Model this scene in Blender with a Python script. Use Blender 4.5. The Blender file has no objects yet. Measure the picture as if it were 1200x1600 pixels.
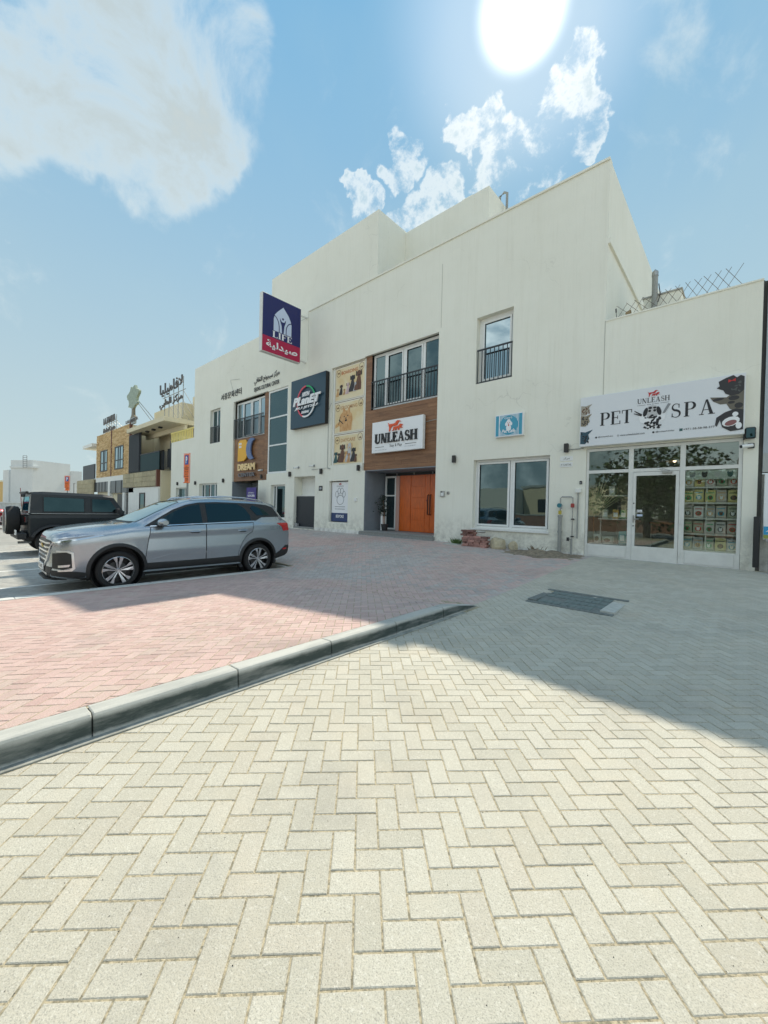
import bpy, bmesh, math, random
from mathutils import Vector, Matrix
from mathutils.bvhtree import BVHTree
R = math.radians
random.seed(7)
S = bpy.context.scene
C = S.collection
# ---------------------------------------------------------------- camera
cam = bpy.data.cameras.new('camera'); co = bpy.data.objects.new('camera', cam); C.objects.link(co); S.camera = co
cam.sensor_fit = 'VERTICAL'; cam.sensor_height = 36; cam.lens = 622 / 1600 * 36; cam.clip_end = 900; cam.clip_start = .05
f0 = Vector((-.669, .743, 0)).normalized(); r0 = Vector((f0.y, -f0.x, 0)); u0 = Vector((0, 0, 1))
pt = math.atan2(5.4, 622); ro = .024
fw = f0 * math.cos(pt) - u0 * math.sin(pt); ub = u0 * math.cos(pt) + f0 * math.sin(pt)
rv = r0 * math.cos(ro) + ub * math.sin(ro); uv = ub * math.cos(ro) - r0 * math.sin(ro)
m = Matrix((rv, uv, -fw)).transposed().to_4x4(); m.translation = (0, 0, 1.4); co.matrix_world = m
# ---------------------------------------------------------------- light
SUN = Vector((-.268, .586, .765)).normalized()
S.view_settings.view_transform = 'Standard'; S.view_settings.look = 'None'; S.view_settings.gamma = 1
S.view_settings.use_curve_mapping = False
S.view_settings.exposure = .96
sl = bpy.data.lights.new('sun', 'SUN'); sl.energy = 2.75; sl.angle = R(.6); sl.color = (1, .91, .76)
so = bpy.data.objects.new('sun', sl); C.objects.link(so); so.rotation_euler = (-SUN).to_track_quat('-Z', 'Y').to_euler(); so.location = (0, 0, 40)
W = bpy.data.worlds.new('World'); S.world = W; W.use_nodes = True
def world():
    T = W.node_tree; N = T.nodes; L = T.links; N.clear()
    def nd(t, **k):
        n = N.new(t)
        for a, b in k.items(): setattr(n, a, b)
        return n
    def math_(op, a, b=None, clamp=False):
        n = nd('ShaderNodeMath', operation=op, use_clamp=clamp)
        for i, v in enumerate((a, b)):
            if v is None: continue
            if isinstance(v, (int, float)): n.inputs[i].default_value = v
            else: L.new(v, n.inputs[i])
        return n.outputs[0]
    def mr(v, a, b, c=0, d=1, mode='SMOOTHSTEP'):
        n = nd('ShaderNodeMapRange', interpolation_type=mode); L.new(v, n.inputs[0])
        for i, q in enumerate((a, b, c, d)): n.inputs[i + 1].default_value = q
        return n.outputs[0]
    def mix(f, a, b, bt='MIX'):
        n = nd('ShaderNodeMix', data_type='RGBA', blend_type=bt)
        for s, v in ((0, f), (6, a), (7, b)):
            if isinstance(v, (int, float)): n.inputs[s].default_value = v
            elif isinstance(v, tuple): n.inputs[s].default_value = (*v, 1)
            else: L.new(v, n.inputs[s])
        return n.outputs[2]
    tc = nd('ShaderNodeTexCoord').outputs['Generated']
    nrm = nd('ShaderNodeVectorMath', operation='NORMALIZE'); L.new(tc, nrm.inputs[0]); D = nrm.outputs[0]
    sky = nd('ShaderNodeTexSky', sky_type='NISHITA', sun_disc=False, sun_elevation=math.asin(SUN.z),
             sun_rotation=math.atan2(SUN.x, SUN.y), air_density=1.0, dust_density=1.2, ozone_density=1.5, altitude=10)
    def dot(c, V=None):
        n = nd('ShaderNodeVectorMath', operation='DOT_PRODUCT'); L.new(V or D, n.inputs[0]); n.inputs[1].default_value = c
        return n.outputs['Value']
    sep = nd('ShaderNodeSeparateXYZ'); L.new(D, sep.inputs[0]); z = sep.outputs[2]
    def noise(scale, detail, rough=.55, dist=0., vec=None):
        n = nd('ShaderNodeTexNoise'); n.inputs['Scale'].default_value = scale; n.inputs['Detail'].default_value = detail
        n.inputs['Roughness'].default_value = rough; n.inputs['Distortion'].default_value = dist; L.new(vec or D, n.inputs['Vector']); return n.outputs[0]
    base = mix(1.0, sky.outputs[0], SKYTINT, 'MULTIPLY'); base = mix(1.0, base, SKYCAP, 'DARKEN')
    # pale dusty air: haze thickest at the horizon
    hz = mr(z, 0., .80, .97, .14, 'LINEAR'); base = mix(hz, base, HAZEC)
    # thin veil
    veil = math_('MULTIPLY', mr(noise(1.6, 5, .6, .3), .4, .75), .35); base = mix(veil, base, VEILC)
    # individual clouds
    wn = nd('ShaderNodeTexNoise'); wn.inputs['Scale'].default_value = 3.4; wn.inputs['Detail'].default_value = 6; L.new(D, wn.inputs['Vector'])
    ws = nd('ShaderNodeVectorMath', operation='SUBTRACT'); L.new(wn.outputs['Color'], ws.inputs[0]); ws.inputs[1].default_value = (.5, .5, .5)
    wsc = nd('ShaderNodeVectorMath', operation='SCALE'); L.new(ws.outputs[0], wsc.inputs[0]); wsc.inputs['Scale'].default_value = .34
    wa = nd('ShaderNodeVectorMath', operation='ADD'); L.new(D, wa.inputs[0]); L.new(wsc.outputs[0], wa.inputs[1]); wno = nd('ShaderNodeVectorMath', operation='NORMALIZE'); L.new(wa.outputs[0], wno.inputs[0]); DW = wno.outputs[0]
    wn2 = nd('ShaderNodeTexNoise'); wn2.inputs['Scale'].default_value = 13; wn2.inputs['Detail'].default_value = 5; L.new(D, wn2.inputs['Vector'])
    ws2 = nd('ShaderNodeVectorMath', operation='SUBTRACT'); L.new(wn2.outputs['Color'], ws2.inputs[0]); ws2.inputs[1].default_value = (.5, .5, .5)
    wsc2 = nd('ShaderNodeVectorMath', operation='SCALE'); L.new(ws2.outputs[0], wsc2.inputs[0]); wsc2.inputs['Scale'].default_value = .14
    wa2 = nd('ShaderNodeVectorMath', operation='ADD'); L.new(D, wa2.inputs[0]); L.new(wsc2.outputs[0], wa2.inputs[1]); wno2 = nd('ShaderNodeVectorMath', operation='NORMALIZE'); L.new(wa2.outputs[0], wno2.inputs[0]); DW2 = wno2.outputs[0]
    def blobs(lst, V=None):
        acc = None
        for (c, r) in lst:
            v = mr(dot(c, V), math.cos(R(r * 1.12)), 1, 0, 1, 'LINEAR')
            acc = v if acc is None else math_('MAXIMUM', acc, v)
        return acc
    n1 = noise(6.0, 10, .62, .35); n2 = noise(13, 10, .66, .15)
    big = math_('ADD', math_('MINIMUM', math_('MULTIPLY', blobs(BIGC, DW), 1.5), .85), math_('MULTIPLY', math_('SUBTRACT', n1, .56), 3.0))
    mb = mr(big, .0, 1.3); den = mr(big, .45, 1.1)
    ccol = mix(den, CW, CG); base = mix(math_('MULTIPLY', mb, .82), base, ccol)
    sm = math_('ADD', math_('MINIMUM', math_('MULTIPLY', blobs(SMC, DW2), 2.0), 1.0), math_('MULTIPLY', math_('SUBTRACT', n2, .60), 3.6))
    ms = mr(sm, .25, 1.15); den2 = mr(sm, .62, 1.1)
    ccol = mix(den2, CW2, CG2); base = mix(math_('MULTIPLY', ms, .93), base, ccol)
    # bright clouds added behind the camera, out of view, to fill the shade
    nb = noise(3.2, 8, .6, .4); back = math_('MULTIPLY', mr(nb, .47, .60), mr(dot((-.669, .743, 0)), .28, -.02)); base = mix(math_('MULTIPLY', back, .9), base, CF)
    # aureole of the sun in the dusty air
    ds = dot(tuple(SUN))
    g1 = mr(ds, math.cos(R(4.9)), math.cos(R(.6)), 0, 1); g1 = math_('POWER', g1, 2.2); g2 = mr(ds, math.cos(R(17)), 1, 0, 1)
    g2 = math_('POWER', g2, 3.0)
    base = mix(g2, base, GLOW2, 'ADD'); base = mix(g1, base, GLOW1, 'ADD')
    bg = nd('ShaderNodeBackground'); bg.inputs[1].default_value = .12; L.new(base, bg.inputs[0])
    out = nd('ShaderNodeOutputWorld'); L.new(bg.outputs[0], out.inputs[0])
SKYTINT = (.62, .92, 1.0); SKYCAP = (.66, 1.9, 3.2); HAZEC = (2.55, 3.02, 2.98); VEILC = (2.0, 2.8, 3.05); CF = (6.3, 6.7, 6.7)
CW = (4.4, 4.5, 4.2); CG = (2.75, 2.95, 2.8); CW2 = (5.2, 5.2, 4.9); CG2 = (2.4, 3.1, 3.5)
GLOW1 = (8, 7.8, 7.4); GLOW2 = (1.3, 1.05, .8)
BIGC = [((-.868, .049, .495), 9)]
SMC = [((-.5, .5, .5), 3)]
BIGC = [((-0.699, 0.179, 0.693), 9), ((-0.682, 0.246, 0.689), 9), ((-0.626, 0.281, 0.727), 6), ((-0.759, 0.188, 0.624), 8), ((-0.750, 0.242, 0.615), 7), ((-0.803, 0.210, 0.558), 6), ((-0.711, 0.312, 0.630), 4), ((-0.816, 0.093, 0.571), 6), ((-0.797, 0.063, 0.601), 5), ((-0.823, 0.134, 0.552), 4), ((-0.624, 0.323, 0.711), 3)]
SMC = [((-0.364, 0.635, 0.682), 2.6), ((-0.351, 0.660, 0.664), 2.6), ((-0.319, 0.668, 0.672), 2.2), ((-0.272, 0.693, 0.667), 3), ((-0.229, 0.706, 0.671), 3), ((-0.212, 0.680, 0.702), 2.6), ((-0.290, 0.714, 0.637), 3.2), ((-0.345, 0.702, 0.623), 3), ((-0.443, 0.657, 0.610), 2.6), ((-0.501, 0.631, 0.592), 3), ((-0.536, 0.614, 0.579), 2.2), ((-0.492, 0.576, 0.653), 2.4), ((-0.461, 0.607, 0.647), 1.6), ((-0.566, 0.546, 0.618), 2), ((-0.585, 0.552, 0.594), 1.8), ((-0.215, 0.731, 0.648), 2)]
world()
# ---------------------------------------------------------------- materials
MATS = {}
def M(name, col, rough=.6, metal=0., var=.0, scale=5., bump=0., bscale=None, spec=.5, coat=0., col2=None, stretch=(1, 1, 1), island=0., emit=0., detail=6, thr=(.35, .65), dirt=0.):
    if name in MATS: return MATS[name]
    m = bpy.data.materials.new(name); m.use_nodes = True; T = m.node_tree; N = T.nodes; L = T.links
    b = N['Principled BSDF']; b.inputs['Roughness'].default_value = rough; b.inputs['Metallic'].default_value = metal
    b.inputs['Specular IOR Level'].default_value = spec; b.inputs['Coat Weight'].default_value = coat; b.inputs['Coat Roughness'].default_value = .04
    def mixc(f, a, bb, bt='MIX'):
        n = N.new('ShaderNodeMix'); n.data_type = 'RGBA'; n.blend_type = bt
        for s, v in ((0, f), (6, a), (7, bb)):
            if isinstance(v, (int, float)): n.inputs[s].default_value = v
            elif isinstance(v, tuple): n.inputs[s].default_value = (*v[:3], 1)
            else: L.new(v, n.inputs[s])
        return n.outputs[2]
    def mp(v, a, bb, c, d, mode='LINEAR'):
        n = N.new('ShaderNodeMapRange'); n.interpolation_type = mode; L.new(v, n.inputs[0])
        for i, q in enumerate((a, bb, c, d)): n.inputs[i + 1].default_value = q
        return n.outputs[0]
    geo = N.new('ShaderNodeNewGeometry'); mpv = N.new('ShaderNodeMapping'); L.new(geo.outputs['Position'], mpv.inputs[0]); mpv.inputs['Scale'].default_value = stretch
    def noise(sc, det=detail, ro=.6):
        n = N.new('ShaderNodeTexNoise'); n.inputs['Scale'].default_value = sc; n.inputs['Detail'].default_value = det; n.inputs['Roughness'].default_value = ro
        L.new(mpv.outputs[0], n.inputs['Vector']); return n.outputs[0]
    c = tuple(col)
    if col2: c = mixc(mp(noise(scale), thr[0], thr[1], 0, 1), c, tuple(col2))
    if var:
        v = mp(noise(scale * 1.7 + 1), .25, .75, 1 - var, 1 + var)
        cb = N.new('ShaderNodeCombineColor'); [L.new(v, cb.inputs[i]) for i in range(3)]
        c = mixc(1., c, cb.outputs[0], 'MULTIPLY')
    if island:
        oi = N.new('ShaderNodeObjectInfo'); ad = N.new('ShaderNodeMath'); ad.operation = 'ADD'
        L.new(geo.outputs['Random Per Island'], ad.inputs[0]); L.new(oi.outputs['Random'], ad.inputs[1])
        fr = N.new('ShaderNodeMath'); fr.operation = 'FRACT'; L.new(ad.outputs[0], fr.inputs[0])
        v = mp(fr.outputs[0], 0, 1, 1 - island, 1 + island)
        cb = N.new('ShaderNodeCombineColor'); [L.new(v, cb.inputs[i]) for i in range(3)]
        c = mixc(1., c, cb.outputs[0], 'MULTIPLY')
    if isinstance(c, tuple): b.inputs['Base Color'].default_value = (*c[:3], 1)
    else: L.new(c, b.inputs['Base Color'])
    if bump:
        bp = N.new('ShaderNodeBump'); bp.inputs['Strength'].default_value = bump; bp.inputs['Distance'].default_value = .01
        L.new(noise(bscale or scale * 6, 4), bp.inputs['Height']); L.new(bp.outputs[0], b.inputs['Normal'])
    if emit: b.inputs['Emission Color'].default_value = (*col[:3], 1); b.inputs['Emission Strength'].default_value = emit
    MATS[name] = m; return m
def custom(name, fn):
    m = bpy.data.materials.new(name); m.use_nodes = True; fn(m.node_tree, m.node_tree.nodes, m.node_tree.links, m.node_tree.nodes['Principled BSDF']); MATS[name] = m; return m
def nmix(N, L, f, a, b, bt='MIX'):
    n = N.new('ShaderNodeMix'); n.data_type = 'RGBA'; n.blend_type = bt
    for s, v in ((0, f), (6, a), (7, b)):
        if isinstance(v, (int, float)): n.inputs[s].default_value = v
        elif isinstance(v, tuple): n.inputs[s].default_value = (*v[:3], 1)
        else: L.new(v, n.inputs[s])
    return n.outputs[2]
def nmr(N, L, v, a, b, c, d, mode='LINEAR'):
    n = N.new('ShaderNodeMapRange'); n.interpolation_type = mode; L.new(v, n.inputs[0])
    for i, q in enumerate((a, b, c, d)): n.inputs[i + 1].default_value = q
    return n.outputs[0]
def nnoise(N, L, vec, sc, det=6, ro=.6, stretch=None, w=0):
    if stretch:
        mp = N.new('ShaderNodeMapping'); mp.inputs['Scale'].default_value = stretch; mp.inputs['Location'].default_value = (w, w * .7, w * .3); L.new(vec, mp.inputs[0]); vec = mp.outputs[0]
    n = N.new('ShaderNodeTexNoise'); n.inputs['Scale'].default_value = sc; n.inputs['Detail'].default_value = det; n.inputs['Roughness'].default_value = ro
    L.new(vec, n.inputs['Vector']); return n.outputs[0]
def nmath(N, L, op, a, b=0., clamp=False):
    n = N.new('ShaderNodeMath'); n.operation = op; n.use_clamp = clamp
    for i, v in enumerate((a, b)):
        if isinstance(v, (int, float)): n.inputs[i].default_value = v
        else: L.new(v, n.inputs[i])
    return n.outputs[0]
def wallmat(c1, c2, c3):
    def fn(T, N, L, b):
        g = N.new('ShaderNodeNewGeometry'); P = g.outputs['Position']
        st = nnoise(N, L, P, 1., 7, .65, (7, 7, .35))          # rain streaks down the render
        bl = nnoise(N, L, P, .55, 5, .6, (1, 1, 1), 3)          # large patches
        fi = nnoise(N, L, P, 1., 4, .7, (22, 22, 1.1), 5)
        c = nmix(N, L, nmr(N, L, bl, .35, .65, 0, 1), c1, c2)
        c = nmix(N, L, nmr(N, L, st, .52, .8, 0, .5), c, c3)
        c = nmix(N, L, nmr(N, L, fi, .55, .8, 0, .25), c, tuple(x * .86 for x in c3))
        se = N.new('ShaderNodeSeparateXYZ'); L.new(P, se.inputs[0])
        low = nmath(N, L, 'MULTIPLY', nmr(N, L, se.outputs[2], .2, 1.3, 1, 0), nmr(N, L, nnoise(N, L, P, 4, 6, .7), .42, .7, 0, 1))
        c = nmix(N, L, nmath(N, L, 'MULTIPLY', low, .8), c, (.22, .21, .18))   # splash dirt near the ground
        cr = N.new('ShaderNodeTexVoronoi'); cr.feature = 'DISTANCE_TO_EDGE'; cr.inputs['Scale'].default_value = .42
        ds = N.new('ShaderNodeVectorMath'); ds.operation = 'ADD'; nn = N.new('ShaderNodeTexNoise'); nn.inputs['Scale'].default_value = 1.3; nn.inputs['Detail'].default_value = 6
        L.new(P, nn.inputs['Vector']); L.new(P, ds.inputs[0]); L.new(nn.outputs[1], ds.inputs[1]); L.new(ds.outputs[0], cr.inputs['Vector'])
        ck = nmath(N, L, 'MULTIPLY', nmr(N, L, cr.outputs['Distance'], .0, .005, 1, 0), nmr(N, L, bl, .52, .66, 0, .25))
        c = nmix(N, L, ck, c, (.25, .24, .2))
        L.new(c, b.inputs['Base Color']); b.inputs['Roughness'].default_value = .85; b.inputs['Specular IOR Level'].default_value = .2
        bp = N.new('ShaderNodeBump'); bp.inputs['Strength'].default_value = .5; bp.inputs['Distance'].default_value = .012
        hh = nmath(N, L, 'ADD', nnoise(N, L, P, 1., 5, .7, (16, 16, 3.5)), nmath(N, L, 'MULTIPLY', nnoise(N, L, P, 40, 3), .5))
        L.new(hh, bp.inputs['Height']); L.new(bp.outputs[0], b.inputs['Normal'])
    return fn
m_wall = custom('stucco', wallmat((.84, .832, .735), (.80, .79, .69), (.72, .705, .595)))
m_wallL = custom('stucco_white', wallmat((.82, .82, .77), (.78, .78, .73), (.68, .67, .62)))
m_cream = custom('cream_render', wallmat((.72, .65, .47), (.68, .61, .44), (.6, .53, .38)))
RP = [(-6.2, 4.7, .75), (-11.3, 8.8, .9)]   # relaid patches of redder blocks
def pavermat(kind):
    def fn(T, N, L, b):
        g = N.new('ShaderNodeNewGeometry'); P = g.outputs['Position']; oi = N.new('ShaderNodeObjectInfo')
        rnd = nmath(N, L, 'FRACT', nmath(N, L, 'ADD', g.outputs['Random Per Island'], oi.outputs['Random']))
        rnd2 = nmath(N, L, 'FRACT', nmath(N, L, 'MULTIPLY', rnd, 17.37))
        pat = nnoise(N, L, P, .38, 4, .6, (1, 1, 0), 11)
        if kind == 'grey':
            c = nmix(N, L, rnd, (.46, .445, .372), (.545, .53, .452))
            c = nmix(N, L, nmr(N, L, rnd2, .8, 1, 0, .3), c, (.50, .44, .36))
            c = nmix(N, L, nmr(N, L, pat, .4, .7, 0, .4), c, (.46, .42, .33))
        elif kind == 'red':
            c = nmix(N, L, rnd, (.50, .335, .30), (.60, .43, .39))
            c = nmix(N, L, nmr(N, L, rnd2, .7, 1, 0, .7), c, (.56, .45, .39))
            se = N.new('ShaderNodeSeparateXYZ'); L.new(P, se.inputs[0])
            far = nmr(N, L, se.outputs[1], 3.2, 5.6, 0, 1)
            tone = nmath(N, L, 'ADD', nmath(N, L, 'MULTIPLY', pat, 2.6), nmath(N, L, 'MULTIPLY', rnd, .5))
            gm = nmath(N, L, 'MULTIPLY', far, nmr(N, L, tone, 1.38, 1.75, 1, .1))
            for (ex, ey, er) in RP:
                dv = N.new('ShaderNodeVectorMath'); dv.operation = 'DISTANCE'; fl = N.new('ShaderNodeCombineXYZ'); L.new(se.outputs[0], fl.inputs[0]); L.new(se.outputs[1], fl.inputs[1]); L.new(fl.outputs[0], dv.inputs[0]); dv.inputs[1].default_value = (ex, ey, 0)
                gm = nmath(N, L, 'MULTIPLY', gm, nmr(N, L, nmath(N, L, 'ADD', dv.outputs['Value'], nmath(N, L, 'MULTIPLY', rnd, .25)), er, er + .2, .12, 1))
            c = nmix(N, L, gm, c, nmix(N, L, rnd2, (.40, .365, .35), (.52, .485, .46)))
        else:
            c = nmix(N, L, rnd, (.34, .34, .32), (.43, .43, .40))
            c = nmix(N, L, nmr(N, L, rnd2, .82, 1, 0, .4), c, (.4, .3, .26))
        sp = nnoise(N, L, P, 190, 3, .7); sp2 = nnoise(N, L, P, 95, 4, .75, (1, 1, 1), 7)
        c = nmix(N, L, nmr(N, L, sp, .50, .66, 0, .62), c, (.20, .19, .165))     # aggregate grains
        c = nmix(N, L, nmr(N, L, sp2, .54, .70, 0, .55), c, (.72, .71, .64))
        du = nnoise(N, L, P, 2.6, 6, .65, (1, 1, 1), 21)
        c = nmix(N, L, nmr(N, L, du, .5, .8, 0, .4), c, (.56, .49, .37) if kind != 'red' else (.55, .44, .36))
        du2 = nnoise(N, L, P, .8, 6, .7, (1, 1, 1), 41)
        c = nmix(N, L, nmr(N, L, du2, .52, .74, 0, .4), c, (.22, .21, .19))     # tyre and foot dirt
        L.new(c, b.inputs['Base Color']); b.inputs['Roughness'].default_value = .82; b.inputs['Specular IOR Level'].default_value = .3
        bp = N.new('ShaderNodeBump'); bp.inputs['Strength'].default_value = .8; bp.inputs['Distance'].default_value = .004
        L.new(nmath(N, L, 'ADD', nnoise(N, L, P, 170, 5, .75), nmath(N, L, 'MULTIPLY', nnoise(N, L, P, 30, 4), .6)), bp.inputs['Height']); L.new(bp.outputs[0], b.inputs['Normal'])
    return fn
m_pg = custom('paver_grey', pavermat('grey')); m_pr = custom('paver_red', pavermat('red')); m_pp = custom('paver_parking', pavermat('park'))
m_sand = M('joint_sand', (.44, .38, .26), .95, var=.3, scale=60, bump=.6, bscale=200, col2=(.22, .20, .14), thr=(.45, .6))
def kerbfn(T, N, L, b):
    g = N.new('ShaderNodeNewGeometry'); P = g.outputs['Position']
    c = nmix(N, L, nnoise(N, L, P, 3, 6), (.42, .42, .38), (.52, .52, .48))
    c = nmix(N, L, nmr(N, L, nnoise(N, L, P, 1., 6, .7, (9, 1.4, 7)), .45, .65, 0, .6), c, (.30, .31, .29))
    c = nmix(N, L, nmr(N, L, nnoise(N, L, P, 150, 3), .6, .75, 0, .4), c, (.14, .14, .13))
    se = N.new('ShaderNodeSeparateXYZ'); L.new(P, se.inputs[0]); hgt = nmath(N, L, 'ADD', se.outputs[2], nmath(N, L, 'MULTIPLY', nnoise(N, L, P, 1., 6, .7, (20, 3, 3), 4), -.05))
    gr = nmath(N, L, 'MULTIPLY', nmr(N, L, hgt, .07, .095, 1, 0), nmr(N, L, se.outputs[0], -2.9, -2.86, 0, 1)); gr = nmath(N, L, 'MULTIPLY', gr, nmr(N, L, hgt, -.012, .004, 0, 1)); c = nmix(N, L, nmath(N, L, 'MULTIPLY', gr, nmr(N, L, nnoise(N, L, P, 1., 6, .7, (4, 2.2, 12), 8), .3, .55, .6, 1.0)), c, (.05, .066, .06))   # blotchy dark grey-green on the road face, below its top edge
    L.new(c, b.inputs['Base Color']); b.inputs['Roughness'].default_value = .85
    bp = N.new('ShaderNodeBump'); bp.inputs['Strength'].default_value = .5; bp.inputs['Distance'].default_value = .004
    L.new(nnoise(N, L, P, 90, 5), bp.inputs['Height']); L.new(bp.outputs[0], b.inputs['Normal'])
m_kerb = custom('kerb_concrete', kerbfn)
m_conc = M('concrete', (.45, .45, .42), .85, var=.2, scale=6, bump=.4, bscale=80, col2=(.34, .34, .31))
m_step = M('step_stone', (.25, .26, .25), .6, var=.2, scale=9, bump=.2)
m_sandg = M('sandy_ground', (.40, .35, .27), .95, var=.2, scale=.5, col2=(.33, .31, .27))
m_dirt = M('dirt', (.30, .25, .18), .95, var=.4, scale=9, bump=1., bscale=60, col2=(.17, .14, .1))
m_white = M('white_frame', (.78, .79, .77), .4, var=.05, scale=4)
m_alu = M('white_aluminium', (.70, .70, .66), .45, var=.08, scale=3)
m_black = M('black_metal', (.018, .02, .022), .45)
m_rail = M('railing_metal', (.03, .034, .038), .4)
m_plas = M('black_plastic', (.02, .021, .022), .55, var=.1, scale=20)
m_lamp = M('lamp_body', (.03, .028, .026), .5)
m_grey = M('grey_metal', (.32, .33, .33), .45, .3)
m_pipe = M('pipe_grey', (.30, .31, .29), .6, var=.15, scale=12)
m_galv = M('galvanised', (.38, .38, .36), .4, .7, var=.2, scale=15)
m_red = M('valve_red', (.35, .05, .04), .5); m_teal = M('meter_teal', (.03, .18, .22), .5)
m_greyw = M('recess_grey_paint', (.22, .25, .28), .8, var=.08, scale=3)
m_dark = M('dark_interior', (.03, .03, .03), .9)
m_orange = M('orange_door', (.60, .115, .012), .35, var=.22, scale=2.2, stretch=(3, 3, .7), coat=.15)
m_pink = M('door_jamb', (.55, .35, .30), .5)
def woodfn(T, N, L, b):
    g = N.new('ShaderNodeNewGeometry'); P = g.outputs['Position']; oi = N.new('ShaderNodeObjectInfo')
    a = nnoise(N, L, P, 1., 8, .7, (1.6, 1.6, 26)); c2 = nnoise(N, L, P, 1., 5, .6, (.7, .7, 7), 9)
    c = nmix(N, L, nmr(N, L, a, .3, .7, 0, 1), (.17, .075, .032), (.34, .175, .085))
    c = nmix(N, L, nmr(N, L, c2, .45, .7, 0, .5), c, (.12, .052, .024))
    v = nmr(N, L, oi.outputs['Random'], 0, 1, .88, 1.12); cb = N.new('ShaderNodeCombineColor'); [L.new(v, cb.inputs[i]) for i in range(3)]
    c = nmix(N, L, 1., c, cb.outputs[0], 'MULTIPLY')
    L.new(c, b.inputs['Base Color']); b.inputs['Roughness'].default_value = .5
m_wood = custom('wood_cladding', woodfn)
def stonefn(T, N, L, b):
    g = N.new('ShaderNodeNewGeometry'); P = g.outputs['Position']
    c = nmix(N, L, g.outputs['Random Per Island'], (.46, .29, .12), (.72, .52, .27))
    c = nmix(N, L, nmr(N, L, nnoise(N, L, P, 4, 6), .4, .7, 0, .4), c, (.62, .45, .25))
    L.new(c, b.inputs['Base Color']); b.inputs['Roughness'].default_value = .9
m_stone = custom('split_stone', stonefn)
m_tile = M('stone_tile', (.44, .38, .24), .8, var=.15, scale=3, col2=(.38, .33, .21), island=.12, bump=.3)
def glassmat(name, tint, f0, dark, thru):
    m = bpy.data.materials.new(name); m.use_nodes = True; T = m.node_tree; N = T.nodes; L = T.links; N.clear()
    out = N.new('ShaderNodeOutputMaterial'); gl = N.new('ShaderNodeBsdfGlossy'); gl.inputs['Roughness'].default_value = .012; gl.inputs['Color'].default_value = (*tint, 1)
    if thru: bs = N.new('ShaderNodeBsdfTransparent'); bs.inputs[0].default_value = (*dark, 1)
    else: bs = N.new('ShaderNodeBsdfDiffuse'); bs.inputs[0].default_value = (*dark, 1)
    lw = N.new('ShaderNodeFresnel'); lw.inputs[0].default_value = 1.5
    g = N.new('ShaderNodeNewGeometry')
    mr = N.new('ShaderNodeMapRange'); L.new(lw.outputs[0], mr.inputs[0]); mr.inputs[1].default_value = .04; mr.inputs[2].default_value = 1; mr.inputs[3].default_value = f0; mr.inputs[4].default_value = 1
    ns = N.new('ShaderNodeTexNoise'); ns.inputs['Scale'].default_value = .9; L.new(g.outputs['Position'], ns.inputs['Vector'])
    bp = N.new('ShaderNodeBump'); bp.inputs['Strength'].default_value = .05; bp.inputs['Distance'].default_value = .05; L.new(ns.outputs[0], bp.inputs['Height']); L.new(bp.outputs[0], gl.inputs['Normal'])
    mx = N.new('ShaderNodeMixShader'); L.new(mr.outputs[0], mx.inputs[0]); L.new(bs.outputs[0], mx.inputs[1]); L.new(gl.outputs[0], mx.inputs[2]); L.new(mx.outputs[0], out.inputs[0])
    MATS[name] = m; return m
m_glass = glassmat('window_glass', (.55, .75, .78), .16, (.012, .02, .022), False)
m_glassb = glassmat('bluish_window_glass', (.80, .95, 1.0), .45, (.02, .03, .035), False)
m_shop = glassmat('shop_glass', (.8, .95, .9), .08, (.97, .985, .97), True)
m_carg = glassmat('car_glass', (.45, .85, .95), .05, (.004, .008, .010), False)
m_wsg = glassmat('windscreen_glass', (.9, 1, 1), .42, (.05, .07, .075), False)
def paintfn(col, flake=.5, metal=.75, rough=.32, coat=1.):
    def fn(T, N, L, b):
        b.inputs['Base Color'].default_value = (*col, 1); b.inputs['Metallic'].default_value = metal; b.inputs['Roughness'].default_value = rough
        b.inputs['Coat Weight'].default_value = coat; b.inputs['Coat Roughness'].default_value = .03
        g = N.new('ShaderNodeNewGeometry'); du = nnoise(N, L, g.outputs['Position'], 7, 5)
        L.new(nmr(N, L, du, .2, .8, rough, rough + .05), b.inputs['Roughness'])
    return fn
m_silver = custom('silver_paint', paintfn((.35, .40, .44), rough=.22))
m_jeep = custom('black_paint', paintfn((.006, .011, .014), metal=.0, rough=.35, coat=.1))
m_redp = custom('red_paint', paintfn((.35, .02, .03)))
m_chrome = M('chrome', (.75, .76, .77), .15, 1.); m_rim = M('rim_metal', (.62, .63, .65), .25, .9); m_rimd = M('rim_dark', (.02, .02, .022), .35, .5)
m_rub = M('tyre_rubber', (.018, .018, .018), .8, var=.2, scale=30); m_tail = M('tail_lamp', (.5, .01, .012), .15, coat=1.)
m_lens = M('lamp_lens', (.6, .63, .66), .12, .5, coat=1.); m_amber = M('amber_lens', (.7, .2, .02), .2)
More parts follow.
